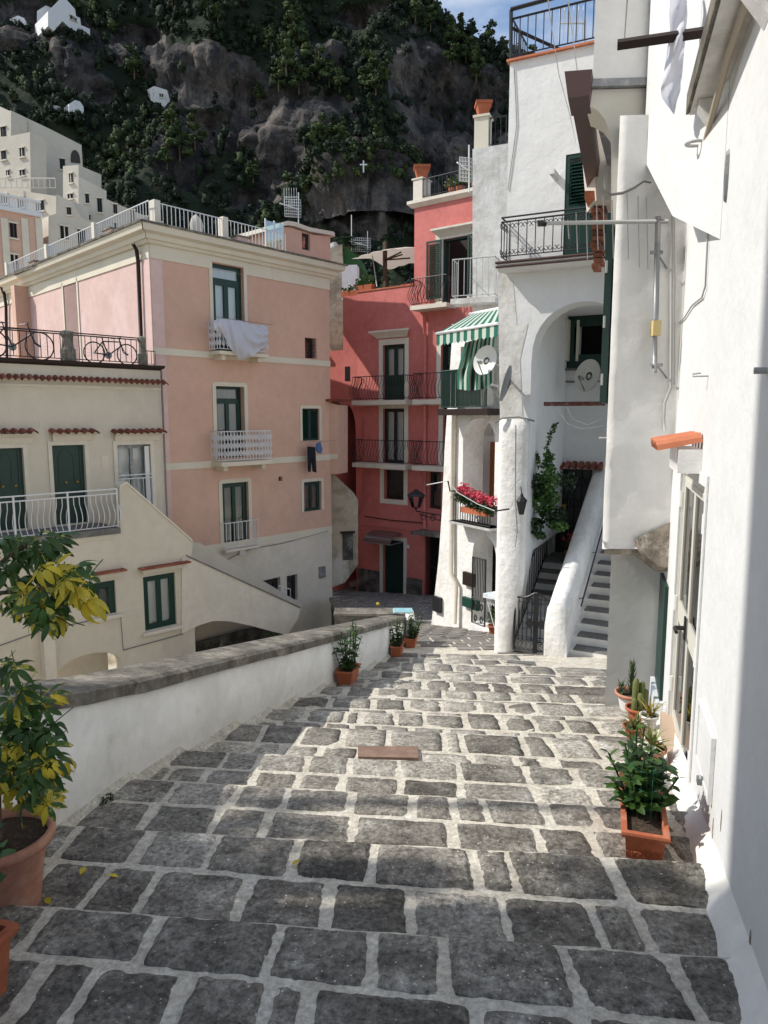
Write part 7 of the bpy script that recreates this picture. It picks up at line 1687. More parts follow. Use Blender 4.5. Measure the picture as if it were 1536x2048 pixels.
# second pot bottom left with a dark bushy plant
def stalky(root, base, n, h, lm, rr, spread=.16, leaves=(10, 14), ll=.07, name='leaf', lean=0, mix=None):
    mbs = MB(); tips = []
    for i in range(n):
        a = rr.uniform(0, 6.28); r = spread * rr.random(); b = Vector(base) + Vector((math.cos(a) * r * .5, math.sin(a) * r * .5, 0)); hh = h * rr.uniform(.6, 1.0)
        P = [b, b + Vector((math.cos(a) * r * .5, math.sin(a) * r * .5, hh * .5)), b + Vector((math.cos(a) * r * 1.1, math.sin(a) * r * 1.1, hh))]; mbs.tube(P, .005, 5)
        k = rr.randint(*leaves)
        for j in range(k):
            t = .15 + .85 * j / (k - 1); p = P[0].lerp(P[1], t * 2) if t < .5 else P[1].lerp(P[2], t * 2 - 1); b_ang = j * 2.4 + i
            d = Vector((math.cos(b_ang), math.sin(b_ang), rr.uniform(.1, .9))).normalized(); me = rr.choice(lm) ; x, y, z = orient(d, rr.uniform(-.5, .5)); s = rr.uniform(.7, 1.15) * (1.1 - .4 * t)
            inst(me, name, root, M4(x * s, y * s, z * s, p))
        tips.append(P[2])
    mbs.build('stems', M['leaf_dark'], root, kind='stuff'); return tips
LMd = [leaf_mesh(.085, .022, M['leaf_dark'], .3), leaf_mesh(.075, .024, M['leaf'], .35)]
LMg = [leaf_mesh(.075, .017, M['leaf'], .3), leaf_mesh(.08, .016, M['leaf'], .2), leaf_mesh(.07, .018, M['leaf_dark'], .35)]
LMb = [leaf_mesh(.095, .024, M['leaf'], .3), leaf_mesh(.09, .022, M['leaf'], .2), leaf_mesh(.09, .024, M['leaf_dark'], .35)]
def box_pot(c, wx, wy, h, d, m, root, rot=0, flare=.84, deco=True):
    c = Vector(c); d = Vector(d).normalized(); e = Vector((d.y, -d.x, 0)); mb = MB(); V = []
    for z, k, q in ((0, flare, 0), (h * .84, 1 - .03, 0), (h * .85, 1, .012), (h * .93, 1, .016), (h, 1, .014), (h, 1, -.012), (h * .80, 1, -.016)):
        V += [c + d * a * (wx * .5 * k + q) + e * b * (wy * .5 * k + q) + Vector((0, 0, z)) for a, b in ((-1, -1), (1, -1), (1, 1), (-1, 1))]
    mb.add(V, [(4 * i + k, 4 * i + (k + 1) % 4, 4 * i + 4 + (k + 1) % 4, 4 * i + 4 + k) for i in range(6) for k in range(4)] + [(3, 2, 1, 0)]); mb.build('pot', m, root)
    mb = MB(); mb.add([c + d * a * wx * .49 + e * b * wy * .49 + Vector((0, 0, h * .86)) for a, b in ((-1, -1), (1, -1), (1, 1), (-1, 1))], [(0, 1, 2, 3)]); mb.build('soil', M['soil'], root)
    if deco:
        mb = MB()
        for k in range(5):
            t = (k - 2) / 5.5; f = c - d * (wx * .5 * (flare + .12 * .5) + .002) + e * wy * t * .85 + Vector((0, 0, h * .22))
            for s in (-1, 0, 1): mb.tube([f, f + e * s * .012 + Vector((0, 0, .022)) - d * .004, f + e * s * .024 + Vector((0, 0, .028)) - d * .004], .003, 4)
        mb.build('relief', m, root, kind='stuff')
p2 = Vector((-1.46, 2.16, 0)); p2.z = zs(p2.x, p2.y) + .012
bp_ = thing('dark_bushy_plant', p2, 'dark green bushy plant in an orange square pot at the lower left corner', 'potted plant'); box_pot(p2, .27, .27, .24, (.25, 1, 0), M['terra'], bp_, deco=False)
stalky(bp_, p2 + Vector((0, 0, .2)), 17, .50, LMd, random.Random(31), .17, (12, 15))
mb = MB(); 
for z in (.28, .36, .44): mb.tube([p2 + Vector((.13 * math.cos(a), .13 * math.sin(a), z)) for a in [i * .52 for i in range(13)]], .0015, 4)
mb.build('wire_support', M['awn_g'], bp_, kind='stuff')
# long planter by the sunny wall
q = hit(1328, 1712); pr_c = Vector((1.37, 3.52, 0)); pr_c.z = zs(1.37, 3.5) + .014
mp_ = thing('long_planter', pr_c, 'long terracotta planter with a glossy white-flowered climber by the sunny wall', 'potted plant')
box_pot(pr_c + Vector((0, 0, 0)), .62, .195, .185, (.31, 1, 0), M['terra'], mp_)
dl = Vector((.31, 1, 0)).normalized(); base = pr_c + Vector((0, 0, .16)) + dl * .02
stalky(mp_, base - dl * .10, 13, .31, LMb, random.Random(5), .15, (13, 16)); stalky(mp_, base + dl * .08, 9, .32, LMb, random.Random(6), .13, (12, 15)); stalky(mp_, base + Vector((-.03, .05, .0)), 3, .44, LMg, random.Random(8), .06, (12, 15))
fl5 = MB(); 
for a in range(5): t = a * 1.2566; fl5.add([(0, 0, 0), (math.cos(t - .35) * .025, math.sin(t - .35) * .025, .008), (math.cos(t) * .034, math.sin(t) * .034, .004), (math.cos(t + .35) * .025, math.sin(t + .35) * .025, .008)], [(0, 1, 2, 3)])
fme = mesh_of(fl5, 'flower', M['flower_w'])
for x, y, Y in ((1285, 1495, 3.7), (1265, 1578, 3.5), (1283, 1483, 3.75), (1300, 1500, 3.6)): put(fme, mp_, at(x, y, Y), (-.3, -1, .5), x, 1.1, 'flower')
mb = MB(); cc = base - dl * .06
for z in (.06, .16, .26): mb.tube([cc + Vector((.09 * math.cos(a), .11 * math.sin(a), z)) for a in [i * .52 for i in range(13)]], .0022, 4)
for a in (0, 1.57, 3.14, 4.7): mb.tube([cc + Vector((.09 * math.cos(a), .11 * math.sin(a), -.02)), cc + Vector((.09 * math.cos(a), .11 * math.sin(a), .28))], .0022, 4)
mb.build('plant_support', M['awn_g'], mp_, kind='stuff')
# small pots of succulents
def pos(x, y): p = hit(x, y); return Vector((p.x, p.y, zs(p.x, p.y) + .012))
def pot_only(p, r, h, m, name, label, m2=None):
    t = thing(name, p, label, 'potted plant'); mb = MB(); mb.lathe(p, [(r * .72, 0), (r * .93, h * .8)], 24); mb.build('pot', M[m], t, True)
    mb = MB(); mb.lathe(p, [(r * .93, h * .8), (r * 1.12, h * .81), (r * 1.14, h), (r * 1.0, h), (r * .94, h * .82)], 24); mb.build('rim', M[m2 or m], t, True); mb = MB(); mb.lathe(p, [(r * .95, h * .84), (.001, h * .86)], 16); mb.build('soil', M['soil'], t); return t
p = pos(1261, 1420); t = pot_only(p, .135, .17, 'plastic', 'rosette_succulent', 'green spiky rosette succulent in the white pot with a terracotta rim', 'terra_pale')
rs_ = MB(); V = []
for k in range(5): tt = k / 4; w = .012 * (1 - tt) + .001; V += [(-w, .085 * tt, .02 * tt * tt), (0, .085 * tt, .02 * tt * tt - .004 * (1 - tt)), (w, .085 * tt, .02 * tt * tt)]
rs_.add(V, [(3 * k + q, 3 * k + q + 1, 3 * k + q + 4, 3 * k + q + 3) for k in range(4) for q in (0, 1)]); rsm = mesh_of(rs_, 'leaf', M['agave'], True)
rr = random.Random(3)
for cx, hh, nn_ in ((0, .30, 60), (-.09, .12, 18)):
    for i in range(nn_):
        a = i * 2.4; z = hh * i / nn_; d = Vector((math.cos(a), math.sin(a), .5 + z * 3)); x, y, zz = orient(d); inst(rsm, 'leaf', t, M4(x, y, zz, p + Vector((cx, 0, .13 + z))))
p = pos(1275, 1446); t = pot_only(p, .10, .14, 'terra', 'column_cactus', 'clump of finger cacti in a terracotta pot behind the spiky aloes')
for i, (dx, dy, h, r) in enumerate(((-.03, 0, .30, .028), (.03, .01, .27, .027), (.0, -.04, .18, .026), (-.05, -.04, .13, .024), (.06, .0, .20, .024))):
    mb = MB(); c = p + Vector((dx, dy, .11)); mb.lathe(c, [(r, 0), (r * 1.05, h * .5), (r, h * .85), (r * .7, h * .96), (.001, h)], 10)
    for j, v in enumerate(mb.v):
        k = .88 if j % 2 else 1.08; mb.v[j] = (c.x + (v[0] - c.x) * k, c.y + (v[1] - c.y) * k, v[2])
    mb.build('cactus_column', mat('cactus_green', (.13, .15, .05), .8, bst=.4, bsc=120, bd=.003) if i == 0 else bpy.data.materials['cactus_green'], t, True)
def spiky(x, y, r, h, n, L, m, pm, name, label, seed, w=.010, up=.5):
    p = pos(x, y); t = pot_only(p, r, h, pm, name, label); rr = random.Random(seed)
    for i in range(n):
        a = i * 2.4; el = up + rr.uniform(-.5, .6); l = L * rr.uniform(.7, 1.15); d = Vector((math.cos(a), math.sin(a), 0)); s = Vector((-d.y, d.x, 0)); V = []; k = 5
        o = p + Vector((rr.uniform(-.03, .03), rr.uniform(-.03, .03), h))
        for q in range(k + 1):
            tq = q / k; c = o + d * l * tq * math.cos(el) + Vector((0, 0, l * tq * math.sin(el) - .25 * l * tq * tq)); ww = w * (1 - tq) ** .8; V += [c - s * ww + Vector((0, 0, ww * .5)), c, c + s * ww + Vector((0, 0, ww * .5))]
        mb = MB(); mb.add(V, [(3 * q + j, 3 * q + j + 1, 3 * q + j + 4, 3 * q + j + 3) for q in range(k) for j in (0, 1)]); mb.build('leaf', m, t, True)
    return t
spiky(1268, 1477, .085, .10, 34, .19, M['aloe'], 'terra', 'dark_aloe', 'dark brownish aloe in a small terracotta pot, second from the buttress side', 1, .009, .6)
spiky(1297, 1461, .07, .13, 22, .22, mat('olive_aloe', (.26, .21, .04), .6), 'plastic', 'golden_aloe', 'yellowish spiky aloe leaning on the wall behind the cacti', 2, .010, .7)
spiky(1300, 1533, .095, .14, 30, .22, mat('pale_aloe', (.25, .28, .10), .6), 'terra_pale', 'pale_aloe', 'pale green aloe in a pinkish cream pot nearest the glazed door', 3, .012, .8)
# three box planters along the parapet
for i, (x, y, w, hh, lab) in enumerate(((686, 1371, .23, .42, 'largest shrub planter against the parapet, nearest the camera'), (777, 1314, .20, .38, 'middle shrub planter of the three along the parapet'), (811, 1296, .22, .38, 'farthest shrub planter at the end of the parapet'))):
    p = hit(x, y); p.z = zs(p.x, p.y) + .01; yy_ = p.y; dd = Vector((pbx(yy_ + .4) - pbx(yy_), .4, 0)).normalized(); p.x = max(p.x, pbx(yy_) + w * .62)
    t = thing('shrub_planter', p, lab, 'potted plant', 'shrub planters along the parapet'); box_pot(p + dd * .12, .32, w * .84, .17, dd, M['terra'], t, deco=False)
    stalky(t, p + dd * .10 + Vector((0, 0, .13)), 12, hh * 1.3, LMb, random.Random(50 + i), .16, (10, 13), name='leaf')
    if i == 0: stalky(t, p + dd * .2 + Vector((.06, 0, .2)), 3, hh * 1.5, LMg, random.Random(60), .05, (12, 14))
# fallen leaves, weeds
lf_ = leaf_mesh(.07, .014, M['leaf_yel'], .1)
for i, (x, y, lab) in enumerate(((161, 1757, 'small yellow leaf fallen on the paving right of the round pot'), (237, 1762, 'single pale yellow leaf standing on a dark sett'), (600, 1726, 'curled yellow leaf lying in a joint in the middle of the steps'), (92, 1804, 'long yellow leaf fallen at the foot of the round pot'))):
    p = pos(x, y); o = bpy.data.objects.new('fallen_leaf', lf_); col.objects.link(o); o.location = p + Vector((0, 0, .008)); o.rotation_euler = (.15, .2, i * 1.3); o.scale = (1, .8, 1); props(o, lab, 'leaf', 'fallen yellow leaves')
g_ = gnd(178, 1606, zs); mb = MB(); leafcloud(mb, Vector((pbx(g_.y) + .05, g_.y, zs(pbx(g_.y), g_.y) + .02)), (.04, .08, .02), 80, .012, random.Random(1)); mb.build('moss_tuft', M['leaf_dark'], None, kind='stuff')
p = at(762, 1222, 13.3); mb = MB(); mb.tube([p - Vector((0, 0, .2)), p + Vector((-.03, 0, 0)), p + Vector((-.06, 0, .12))], .006, 4); w_ = mb.build('weed', M['aloe'], None, label='thin weed with a yellow head on the parapet end', cat='weed', base=tuple(p)); mb = MB(); mb.ball(p + Vector((-.06, 0, .14)), .035, n=5); mb.build('flower_head', M['leaf_yel'], w_)
g = CF.off(1.0); p = g.w(*g.px(541, 1275), 0); mb = MB(); leafcloud(mb, p, (.12, .1, .16), 70, .05, random.Random(2)); mb.build('wall_weed', M['leaf'], None, label='small green weed sprouting behind the dark parapet coping', cat='weed')
s = fine[9]; 
# building out of view on the left whose shade falls across the near steps
oc = thing('shading_house', (-9, -2, -6.6), 'tall plain house out of view to the left that shades the near steps', 'house')
mb = MB(); OX, OY = -6.0, 3.05
mb.box(WF, OX - 8, OX, -6.6, 13.5, -OY, 14); mb.build('wall', M['cream'], oc)
mb = MB(); mb.box(WF, OX - 8.2, OX + .35, 13.501, 13.75, -OY - .3, 14.2); mb.build('eaves', M['tile'], oc)

# roof tree of the unseen house: its branches dapple the light on the near steps
tr_o = thing('overhanging_tree', (-7.6, 3.6, 6.5), 'tree leaning over the roof of the shading house, out of view to the left', 'tree')
mb = MB(); rr = random.Random(90); m2 = MB()
for k in range(14):
    g = Vector((rr.uniform(-1.6, -.45), rr.uniform(2.9, 4.1), -.6)) if k < 11 else Vector((rr.uniform(.1, 1.3), rr.uniform(2.7, 3.1), -.5))
    if g.y > 4.6 + .9 * g.x and k < 11 and g.x > -.5: g.y -= .5
    p = g + SDIR * rr.uniform(9.5, 12.5); sp = .40 if k < 11 else .22; leafcloud(mb, p, (sp, sp, .2), 55 if k < 11 else 20, .085, rr, asp=.6); m2.tube([Vector((-7.6, 3.3, 6.0)), (Vector((-7.6, 3.3, 6.0)) + p) / 2 + Vector((0, 0, .2)), p], .016, 5)
g = Vector((-1.1, 4.02, -.6)); a_ = g + SDIR * 10.5; g = Vector((1.7, 3.80, -.6)); b_2 = g + SDIR * 12.5  # unseen pole added to cast the soft dark band across the steps
m2.tube([a_, b_2], .045, 6); mb.build('leaves', M['leaf'], tr_o, kind='stuff'); m2.build('branches_and_pole', M['bark'], tr_o, kind='stuff')
mb = MB(); mb.tube([Vector((-7.6, 3.3, -6.6)), Vector((-7.6, 3.3, 7.0))], .16, 8); mb.build('trunk', M['bark'], tr_o)

for i, (x, y, w, h) in enumerate(((1501, 1880, .010, .05), (1426, 1660, .008, .07), (1443, 1640, .006, .05))):
    s, z = RWP(x, y); mb = MB(); rr = random.Random(i); n = 9
    mb.prism(RW, [(s + w * math.cos(a) * rr.uniform(.6, 1.3), z + h * math.sin(a) * rr.uniform(.6, 1.2)) for a in [k * 2 * math.pi / n for k in range(n)]], .001, .003); mb.build('paint_chip', M['rough_stone'], nh)
# ================================================================ mountain with cliffs and woods
M['rock'] = mat('cliff_rock', (.115, .103, .097), .95, (.045, .042, .043), .22, .44, .56, .5, 1.0, 3.0, (.25, .215, .185), .16, .50, .64, stretch=(1, 1, .22), fine=(1.6, 1.0, .7), bstretch=(1, 1, .30), grain=(1.5, .35))
M['scrub'] = mat('cliff_scrub', (.026, .040, .018), .95, (.012, .022, .012), .15, .4, .62, .5, 1.0, 2.0, (.05, .055, .025), .05, .54, .7, fine=(3, .8, .3))
ridge = pl([(-420, -220), (300, -170), (700, -90), (790, -30), (850, 24), (890, 62), (935, 100), (990, 138), (1060, 155), (1150, 190), (1400, 300), (2200, 420)])
ROCKS = [(x, y, a * 1.08, b * 1.05) for x, y, a, b in [(55, 60, 60, 60), (150, 120, 55, 90), (270, 95, 60, 55), (400, 165, 110, 60), (330, 130, 60, 40), (560, 240, 150, 55), (560, 330, 60, 50), (640, 120, 60, 35), (860, 190, 80, 90), (900, 290, 120, 60), (720, 430, 110, 65), (790, 420, 80, 60), (960, 200, 60, 60), (370, 330, 40, 60), (440, 260, 90, 40), (720, 40, 60, 30), (200, 180, 30, 30), (500, 400, 60, 30), (480, 170, 60, 60), (690, 330, 60, 40)]]
NXm, NZm = 400, 210; gridm = []
def msurf(u, t):
    """u: bearing (x/y) of the slope, t: 0 foot .. 1 crest"""
    Yb = 112 + 62 * t ** .85
    zr_ = at(768 + FPX * u, ridge(768 + FPX * u), 176).z
    z = -14 + (zr_ + 14) * t; x = u * Yb * 1.02
    p = Vector((x, z, 0)); f = 0
    f += 9 * noise.fractal(Vector((x * .022, z * .020, 1)), 1.0, 2.1, 4)
    r = 1 - abs(noise.noise(Vector((x * .035, z * .012, 9)))) * 2; f -= 5 * r
    px_, py_ = proj((x, Yb, z)); rk = 0
    for cx, cy, rx, ry in ROCKS:
        d = ((px_ - cx) / rx) ** 2 + ((py_ - cy) / ry) ** 2
        rk = max(rk, 1.25 - d)
    rk += .55 * noise.fractal(Vector((x * .07, z * .05, 4)), 1.0, 2.0, 4) - .25
    k = max(0, min(1, rk * 1.6))
    f += k * (3.0 * noise.fractal(Vector((x * .15, z * .05, 2)), .7, 2.2, 6) + 3.4 * abs(noise.noise(Vector((x * .32, z * .07, 2)))) + 1.7 * abs(noise.noise(Vector((x * .9, z * .2, 6)))) + 1.2 * abs(noise.noise(Vector((x * .3, z * 1.1, 8)))))
    # ledges: step the face so rock stands upright under overhangs
    st = noise.noise(Vector((x * .01, 5, 5))) * 8
    f += 3.0 * math.sin((z + st) * .30) * k
    return Vector((x, Yb + f, z)), rk
V = []; RK = []
for j in range(NZm + 1):
    for i in range(NXm + 1):
        u = -.95 + 2.1 * i / NXm; p, rk = msurf(u, j / NZm); V.append(p); RK.append(rk)
W_ = NXm + 1
F = [(j * W_ + i, j * W_ + i + 1, (j + 1) * W_ + i + 1, (j + 1) * W_ + i) for j in range(NZm) for i in range(NXm)]
n0_ = len(V); top0 = NZm * W_
for i in range(W_): p = V[top0 + i]; V.append(Vector((p.x * 1.3, p.y + 90, p.z - 30)))
F += [(top0 + i, top0 + i + 1, n0_ + i + 1, n0_ + i) for i in range(NXm)]
bvh = BVHTree.FromPolygons([tuple(v) for v in V], F)
mi = []
for f in F:
    r = sum(RK[k] if k < len(RK) else 0 for k in f) / 4; mi.append(1 if r > .12 + .12 * noise.noise(V[f[0]] * .3) else 0)
mb = MB(); mb.v = [tuple(v) for v in V]; mb.f = F; mb.m = mi
mount = mb.build('mountain', [M['scrub'], M['rock']], None, True, base=(0, 140, -14), kind='structure')
def onm(px_, py_):
    r = ray(px_, py_).normalized(); h = bvh.ray_cast(CAM, r); return h[0]
rr = random.Random(77)
def clump(mb, c, rx, rz, n, s, cone=0, mi=0):
    for _ in range(n):
        v = Vector((rr.gauss(0, 1), rr.gauss(0, 1), rr.gauss(0, 1))).normalized() * (.55 + .45 * rr.random()); h = (v.z + 1) * .5
        k = 1 - cone * h; p = c + Vector((v.x * rx * k, v.y * rx * k, v.z * rz)); a = Vector((rr.uniform(-1, 1), rr.uniform(-1, 1), rr.uniform(-.5, .5))).normalized() * s * rr.uniform(.6, 1.3)
        b = a.cross(v + Vector((0, 0, .5))).normalized() * s * .7; mb.add([p - a, p - b, p + a, p + b], [(0, 1, 2, 3)], mi)
def blob(mb, c, rx, rz, seed, mi=0, a=6, b=4):
    V_ = []; o = len(mb.v)
    for j in range(b + 1):
        th = math.pi * j / b
        for i in range(a):
            ph = 2 * math.pi * i / a + j * .45; d = Vector((math.sin(th) * math.cos(ph), math.sin(th) * math.sin(ph), math.cos(th)))
            k = .85 + .8 * noise.noise(d * 1.9 + Vector((seed, seed * .7, 0)))
            V_.append(c + Vector((d.x * rx * k, d.y * rx * k, d.z * rz * k)))
    mb.add(V_, [(j * a + i, j * a + (i + 1) % a, (j + 1) * a + (i + 1) % a, (j + 1) * a + i) for j in range(b) for i in range(a)], mi)
def bush(mb, c, s, h, seed, rr, mi=0, nb=3):
    for q in range(nb):
        cc = c + Vector((rr.uniform(-.6, .6) * s, rr.uniform(-.5, .2) * s, rr.uniform(-.2, .7) * h)); k = rr.uniform(.45, .8)
        blob(mb, cc, s * k, h * k, seed + q * 3.7, mi); clump(mb, cc, s * k * 1.28, h * k * 1.28, 34, .20 + .05 * s, mi=mi)
wood = MB(); cnt = 0
for _ in range(17000):
    i = rr.randrange(NXm); j = int(rr.random() * NZm); k = j * W_ + i
    x_, y_ = proj(V[k])
    if x_ < -60 or x_ > 1060 or y_ < -60 or y_ > 640: 
        if rr.random() > .12: continue
    if RK[k] > .22 and rr.random() > .07: continue
    s = rr.uniform(.45, 1.5); bush(wood, V[k] + Vector((0, -.3, s * .5)), s, s * rr.uniform(.8, 1.5), k * .37, rr, 0 if rr.random() < .9 else 1, 1); cnt += 1
for i in range(150):   # woods along the crest
    k = NZm * W_ + rr.randrange(int(W_ * .2), int(W_ * .75)); s = rr.uniform(1.0, 2.4); clump(wood, V[k] + Vector((0, 0, s * .5)), s, s * 1.2, 40, .42, .3)
wood.build('cliffside_wood', [M['wood_far'], M['pine']], None, True, base=(0, 140, -14), kind='stuff')
print('clumps', cnt)
# single pines that stand out
PN = [(590, 90, 7.5), (612, 130, 6), (575, 140, 6), (640, 150, 5), (600, 180, 5), (560, 175, 4.5), (660, 170, 4), (680, 180, 4), (545, 100, 4), (740, 150, 4.2), (765, 170, 4), (752, 185, 4), (730, 175, 4), (830, 40, 5), (860, 60, 4), (905, 90, 4.5), (930, 120, 4.5), (950, 130, 4), (905, 20, 3.0), (957, 45, 4.6), (982, 62, 3.4), (925, 45, 3), (1030, 108, 4), (420, 30, 3.5), (350, 15, 3), (440, 45, 3), (350, 275, 5.5), (365, 310, 5.5), (395, 290, 5), (340, 330, 4.5), (640, 290, 4.5), (660, 300, 4.5), (690, 290, 4), (750, 290, 4), (600, 60, 4), (900, 130, 4), (950, 160, 5), (520, 205, 3), (510, 360, 3.5), (640, 370, 3.2), (275, 150, 5)]
PL_ = {0: 'tallest sunlit pine crowning the group on the central cliff', 4: 'lowest broad pine at the foot of the central cliff group', 8: 'slim pine at the upper left edge of the central cliff group', 34: 'single pine above the central group, near the top edge', 37: 'low dark pine just left of the central cliff group',
 9: 'topmost pine of the small cluster left of the big pale cliff', 11: 'lowest pine of the small cluster left of the big pale cliff', 13: 'rounded pine near the top edge above the pale cliff', 14: 'second rounded pine right of the one at the top edge', 15: 'leftmost pine of the slope below the skyline', 35: 'pine at the left of the dark wood beside the tall white house', 36: 'wide pine low in the dark wood beside the tall white house',
 18: 'small pine where the mountain skyline leaves the top of the frame', 19: 'tallest pine standing out against the sky on the crest', 20: 'last pointed pine on the crest before the roof railing', 22: 'dark pine seen through the roof railing of the tall white house',
 23: 'pale pine near the top edge right of the large chapel', 24: 'leftmost small pine near the top edge beyond the chapel', 40: 'dark cypress-like pine in front of the pale cliff right of the chapel', 26: 'upper tree of the green spur above the pink roof', 29: 'lowest left tree of the green spur above the pink roof', 33: 'broad dark tree above the grassy knoll with the cross', 38: 'small tree left of the hanging rock above the pink stair-head', 39: 'low bush-like tree at the left foot of the grassy knoll'}
for i, (x, y, h) in enumerate(PN):
    p = onm(x, y)
    if p is None: p = msurf((x - 768) / FPX, 1.0)[0] + Vector((0, 2.2, h * .2))
    p = p + Vector((0, -2.0, 0)); near_ = 'crest of the mountain' if x > 880 and y < 120 else 'central cliff' if 530 < x < 700 and y < 220 else 'right-hand cliff' if x > 700 and y < 240 else 'rocky spur above the pink roof' if 300 < x < 420 and y > 200 else 'lower cliff ledge' if y > 240 else 'upper left slope'
    lab = {'crest of the mountain': 'dark pine on the crest of the mountain against the sky', 'central cliff': 'sunlit pine in the group on the central cliff', 'right-hand cliff': 'green pine on the right-hand cliff above the pale rock',
           'rocky spur above the pink roof': 'sunlit tree on the rocky spur above the pink roof terrace', 'lower cliff ledge': 'dark round tree on the lower cliff ledge', 'upper left slope': 'small pine on the shaded upper left slope'}[near_]
    lab = PL_.get(i, lab)
    t = thing('pine_tree', p, lab, 'tree', None if i in PL_ else 'pines: ' + near_); mb = MB(); rr = random.Random(i)
    n = 7
    for k in range(n):
        c = p + Vector((rr.uniform(-.28, .28) * h * (1 - .5 * k / n), rr.uniform(-.2, .2) * h, h * (.0 + .9 * k / n))); bush(mb, c, h * .27 * (1.15 - .6 * k / n), h * .17, i * 3.1 + k, rr, 0, 2)
    mb.build('crown', M['pine'], t, True, kind='stuff'); mb = MB(); mb.tube([p - Vector((0, 0, h * .35)), p + Vector((0, 0, h * .7))], h * .03, 5); mb.build('trunk', M['bark'], t)
# grassy knoll with the white cross
kp = onm(728, 372); kp = kp + Vector((0, -5, 0)); mb = MB(); V = []; n = 64; m = 26
for j in range(m + 1):
    for i in range(n + 1):
        a = math.pi * 2 * (i % n) / n; q = j / m; ca_, sa_ = math.cos(a), math.sin(a)
        wv = 1 + .45 * noise.noise(Vector((ca_ * 1.6, sa_ * 1.6, 3 + q * 1.5))) + .22 * noise.noise(Vector((ca_ * 6, sa_ * 6, q * 5))) + .14 * noise.noise(Vector((ca_ * 13, sa_ * 13, q * 3)))
        rad = min(1, q * 2.6); z = 4.2 - 1.2 * rad * (1 + sa_) - 17 * max(0, q - .38) + .5 * noise.noise(Vector((ca_ * rad * 3, sa_ * rad * 3, 1)))
        V.append(kp + Vector((ca_ * (10.5 * rad + 1.2 * max(0, q - .38)) * wv, sa_ * 6 * rad * wv + 4, z)))
mb.add(V, [(j * (n + 1) + i, j * (n + 1) + i + 1, (j + 1) * (n + 1) + i + 1, (j + 1) * (n + 1) + i) for j in range(m) for i in range(n)], 0)
mb.m = [0 if k // n < 9 else 1 for k in range(len(mb.f))]
mb.build('grassy_knoll', [M['dead_grass'], M['rock']], None, True, kind='structure')
kb = MB()
for q in range(290):
    a = rr.uniform(0, 6.28) if q < 120 else rr.uniform(3.0, 6.4); r_ = rr.uniform(.3, 1.2) if q < 120 else rr.uniform(.85, 1.1); p = kp + Vector((math.cos(a) * 10.5 * r_, math.sin(a) * 6 * r_ + 4, 4.2 - 1.2 * min(1, r_) * (1 + math.sin(a)) - (5 * rr.random() if r_ > 1.05 else -.5)))
    s_ = rr.uniform(.4, 1.3); 
    if -.5 < p.x - kp.x < 1.8 and p.y < kp.y + 4 and r_ < .9: continue
    bush(kb, p, s_, s_ * 1.1, q, rr, q % 2, 2)
kb.build('knoll_bushes', [M['wood_far'], M['pine']], None, kind='stuff')
c = at(727, 345, kp.y - 4.0); cr_ = thing('white_cross', c, 'small white cross standing on the grassy knoll below the cliffs', 'cross')
mb = MB(); mb.box(WF, c.x - .12, c.x + .12, c.z, c.z + 2.0, -c.y - .1, -c.y + .1); mb.build('post', M['rock_cross'], cr_)
mb = MB(); mb.box(WF, c.x - .65, c.x + .65, c.z + 1.2, c.z + 1.42, -c.y - .09, -c.y + .12); mb.build('crossbeam', M['rock_cross'], cr_)
# ================================================================ houses on the slope
def far_house(name, label, Y, d, front, wins, m='white', depth=6, roofm=None, cat='house', arches=(), ox=0, trim=None, dt=1.0):
    """front: photo outline on the facade plane; wins: boxes on it"""
    cx = sum(p[0] for p in front) / len(front); cy = sum(p[1] for p in front) / len(front); o = at(cx, cy, Y)
    fr = Fr((o.x, o.y), d); t = thing(name, fr.w(0, min(fr.px(*p)[1] for p in front), 0), label, cat)
    mb = MB(); P = [fr.px(*p) for p in front]; mb.prism(fr, P, -depth, 0); mb.build('wall', M[m], t)
    for w in wins:
        r = fr.rect(*w); mb = MB(); mb.box(fr, r[0], r[1], r[2], r[3], .02, .05); wo_ = mb.build('window', M['dark'], t)
        k = .12 * dt; mb = MB(); mb.box(fr, r[0] - k, r[1] + k, r[3], r[3] + k, .02, .14 * dt); mb.build('lintel', M[trim or 'greywhite'], wo_); mb = MB(); mb.box(fr, r[0] - k, r[1] + k, r[2] - k, r[2], .02, .16 * dt); mb.build('sill', M[trim or 'greywhite'], wo_)
        mb = MB(); c_2 = (r[0] + r[1]) / 2; mb.box(fr, c_2 - .04 * dt, c_2 + .04 * dt, r[2], r[3], .05, .07); mb.build('mullion', M[['green', 'greywhite', 'brown'][int(w[0]) % 3]], wo_)
    for a in arches:
        r = fr.rect(*a); mb = MB(); mb.prism(fr, arch(r[0], r[1], r[2], r[2] + (r[3] - r[2]) * .3, r[3], 8), .02, .04); mb.build('arch', M['room'], t)
    return t, fr
d1 = (.7, .71); d3 = (.93, .37); d2 = (.93, -.37)
M['town'] = mat('town_white', (.60, .55, .46), .92, (.50, .455, .38), .35, .4, .7, bst=.3, bsc=2, c3=(.36, .34, .30), dsc=.25, dlo=.58, dhi=.8, stretch=(1, 1, .3))
far_house('hill_house', 'long cream block with a rounded arch at the right end of its top', 82, d3, [(20, 420), (20, 220), (100, 258), (163, 290), (165, 342), (128, 333), (128, 420)], [(80, 298, 90, 323), (80, 342, 90, 366), (120, 318, 130, 339), (39, 252, 50, 262)], 'town', 9, arches=((141, 300, 160, 326),))
far_house('hill_house', 'bluish white gable block with green shutters at the far left of the town', 80, d2, [(-60, 420), (-60, 205), (0, 213), (22, 223), (20, 420)], [(2, 254, 12, 275), (4, 301, 13, 320), (-20, 260, -10, 280)], 'town', 2)
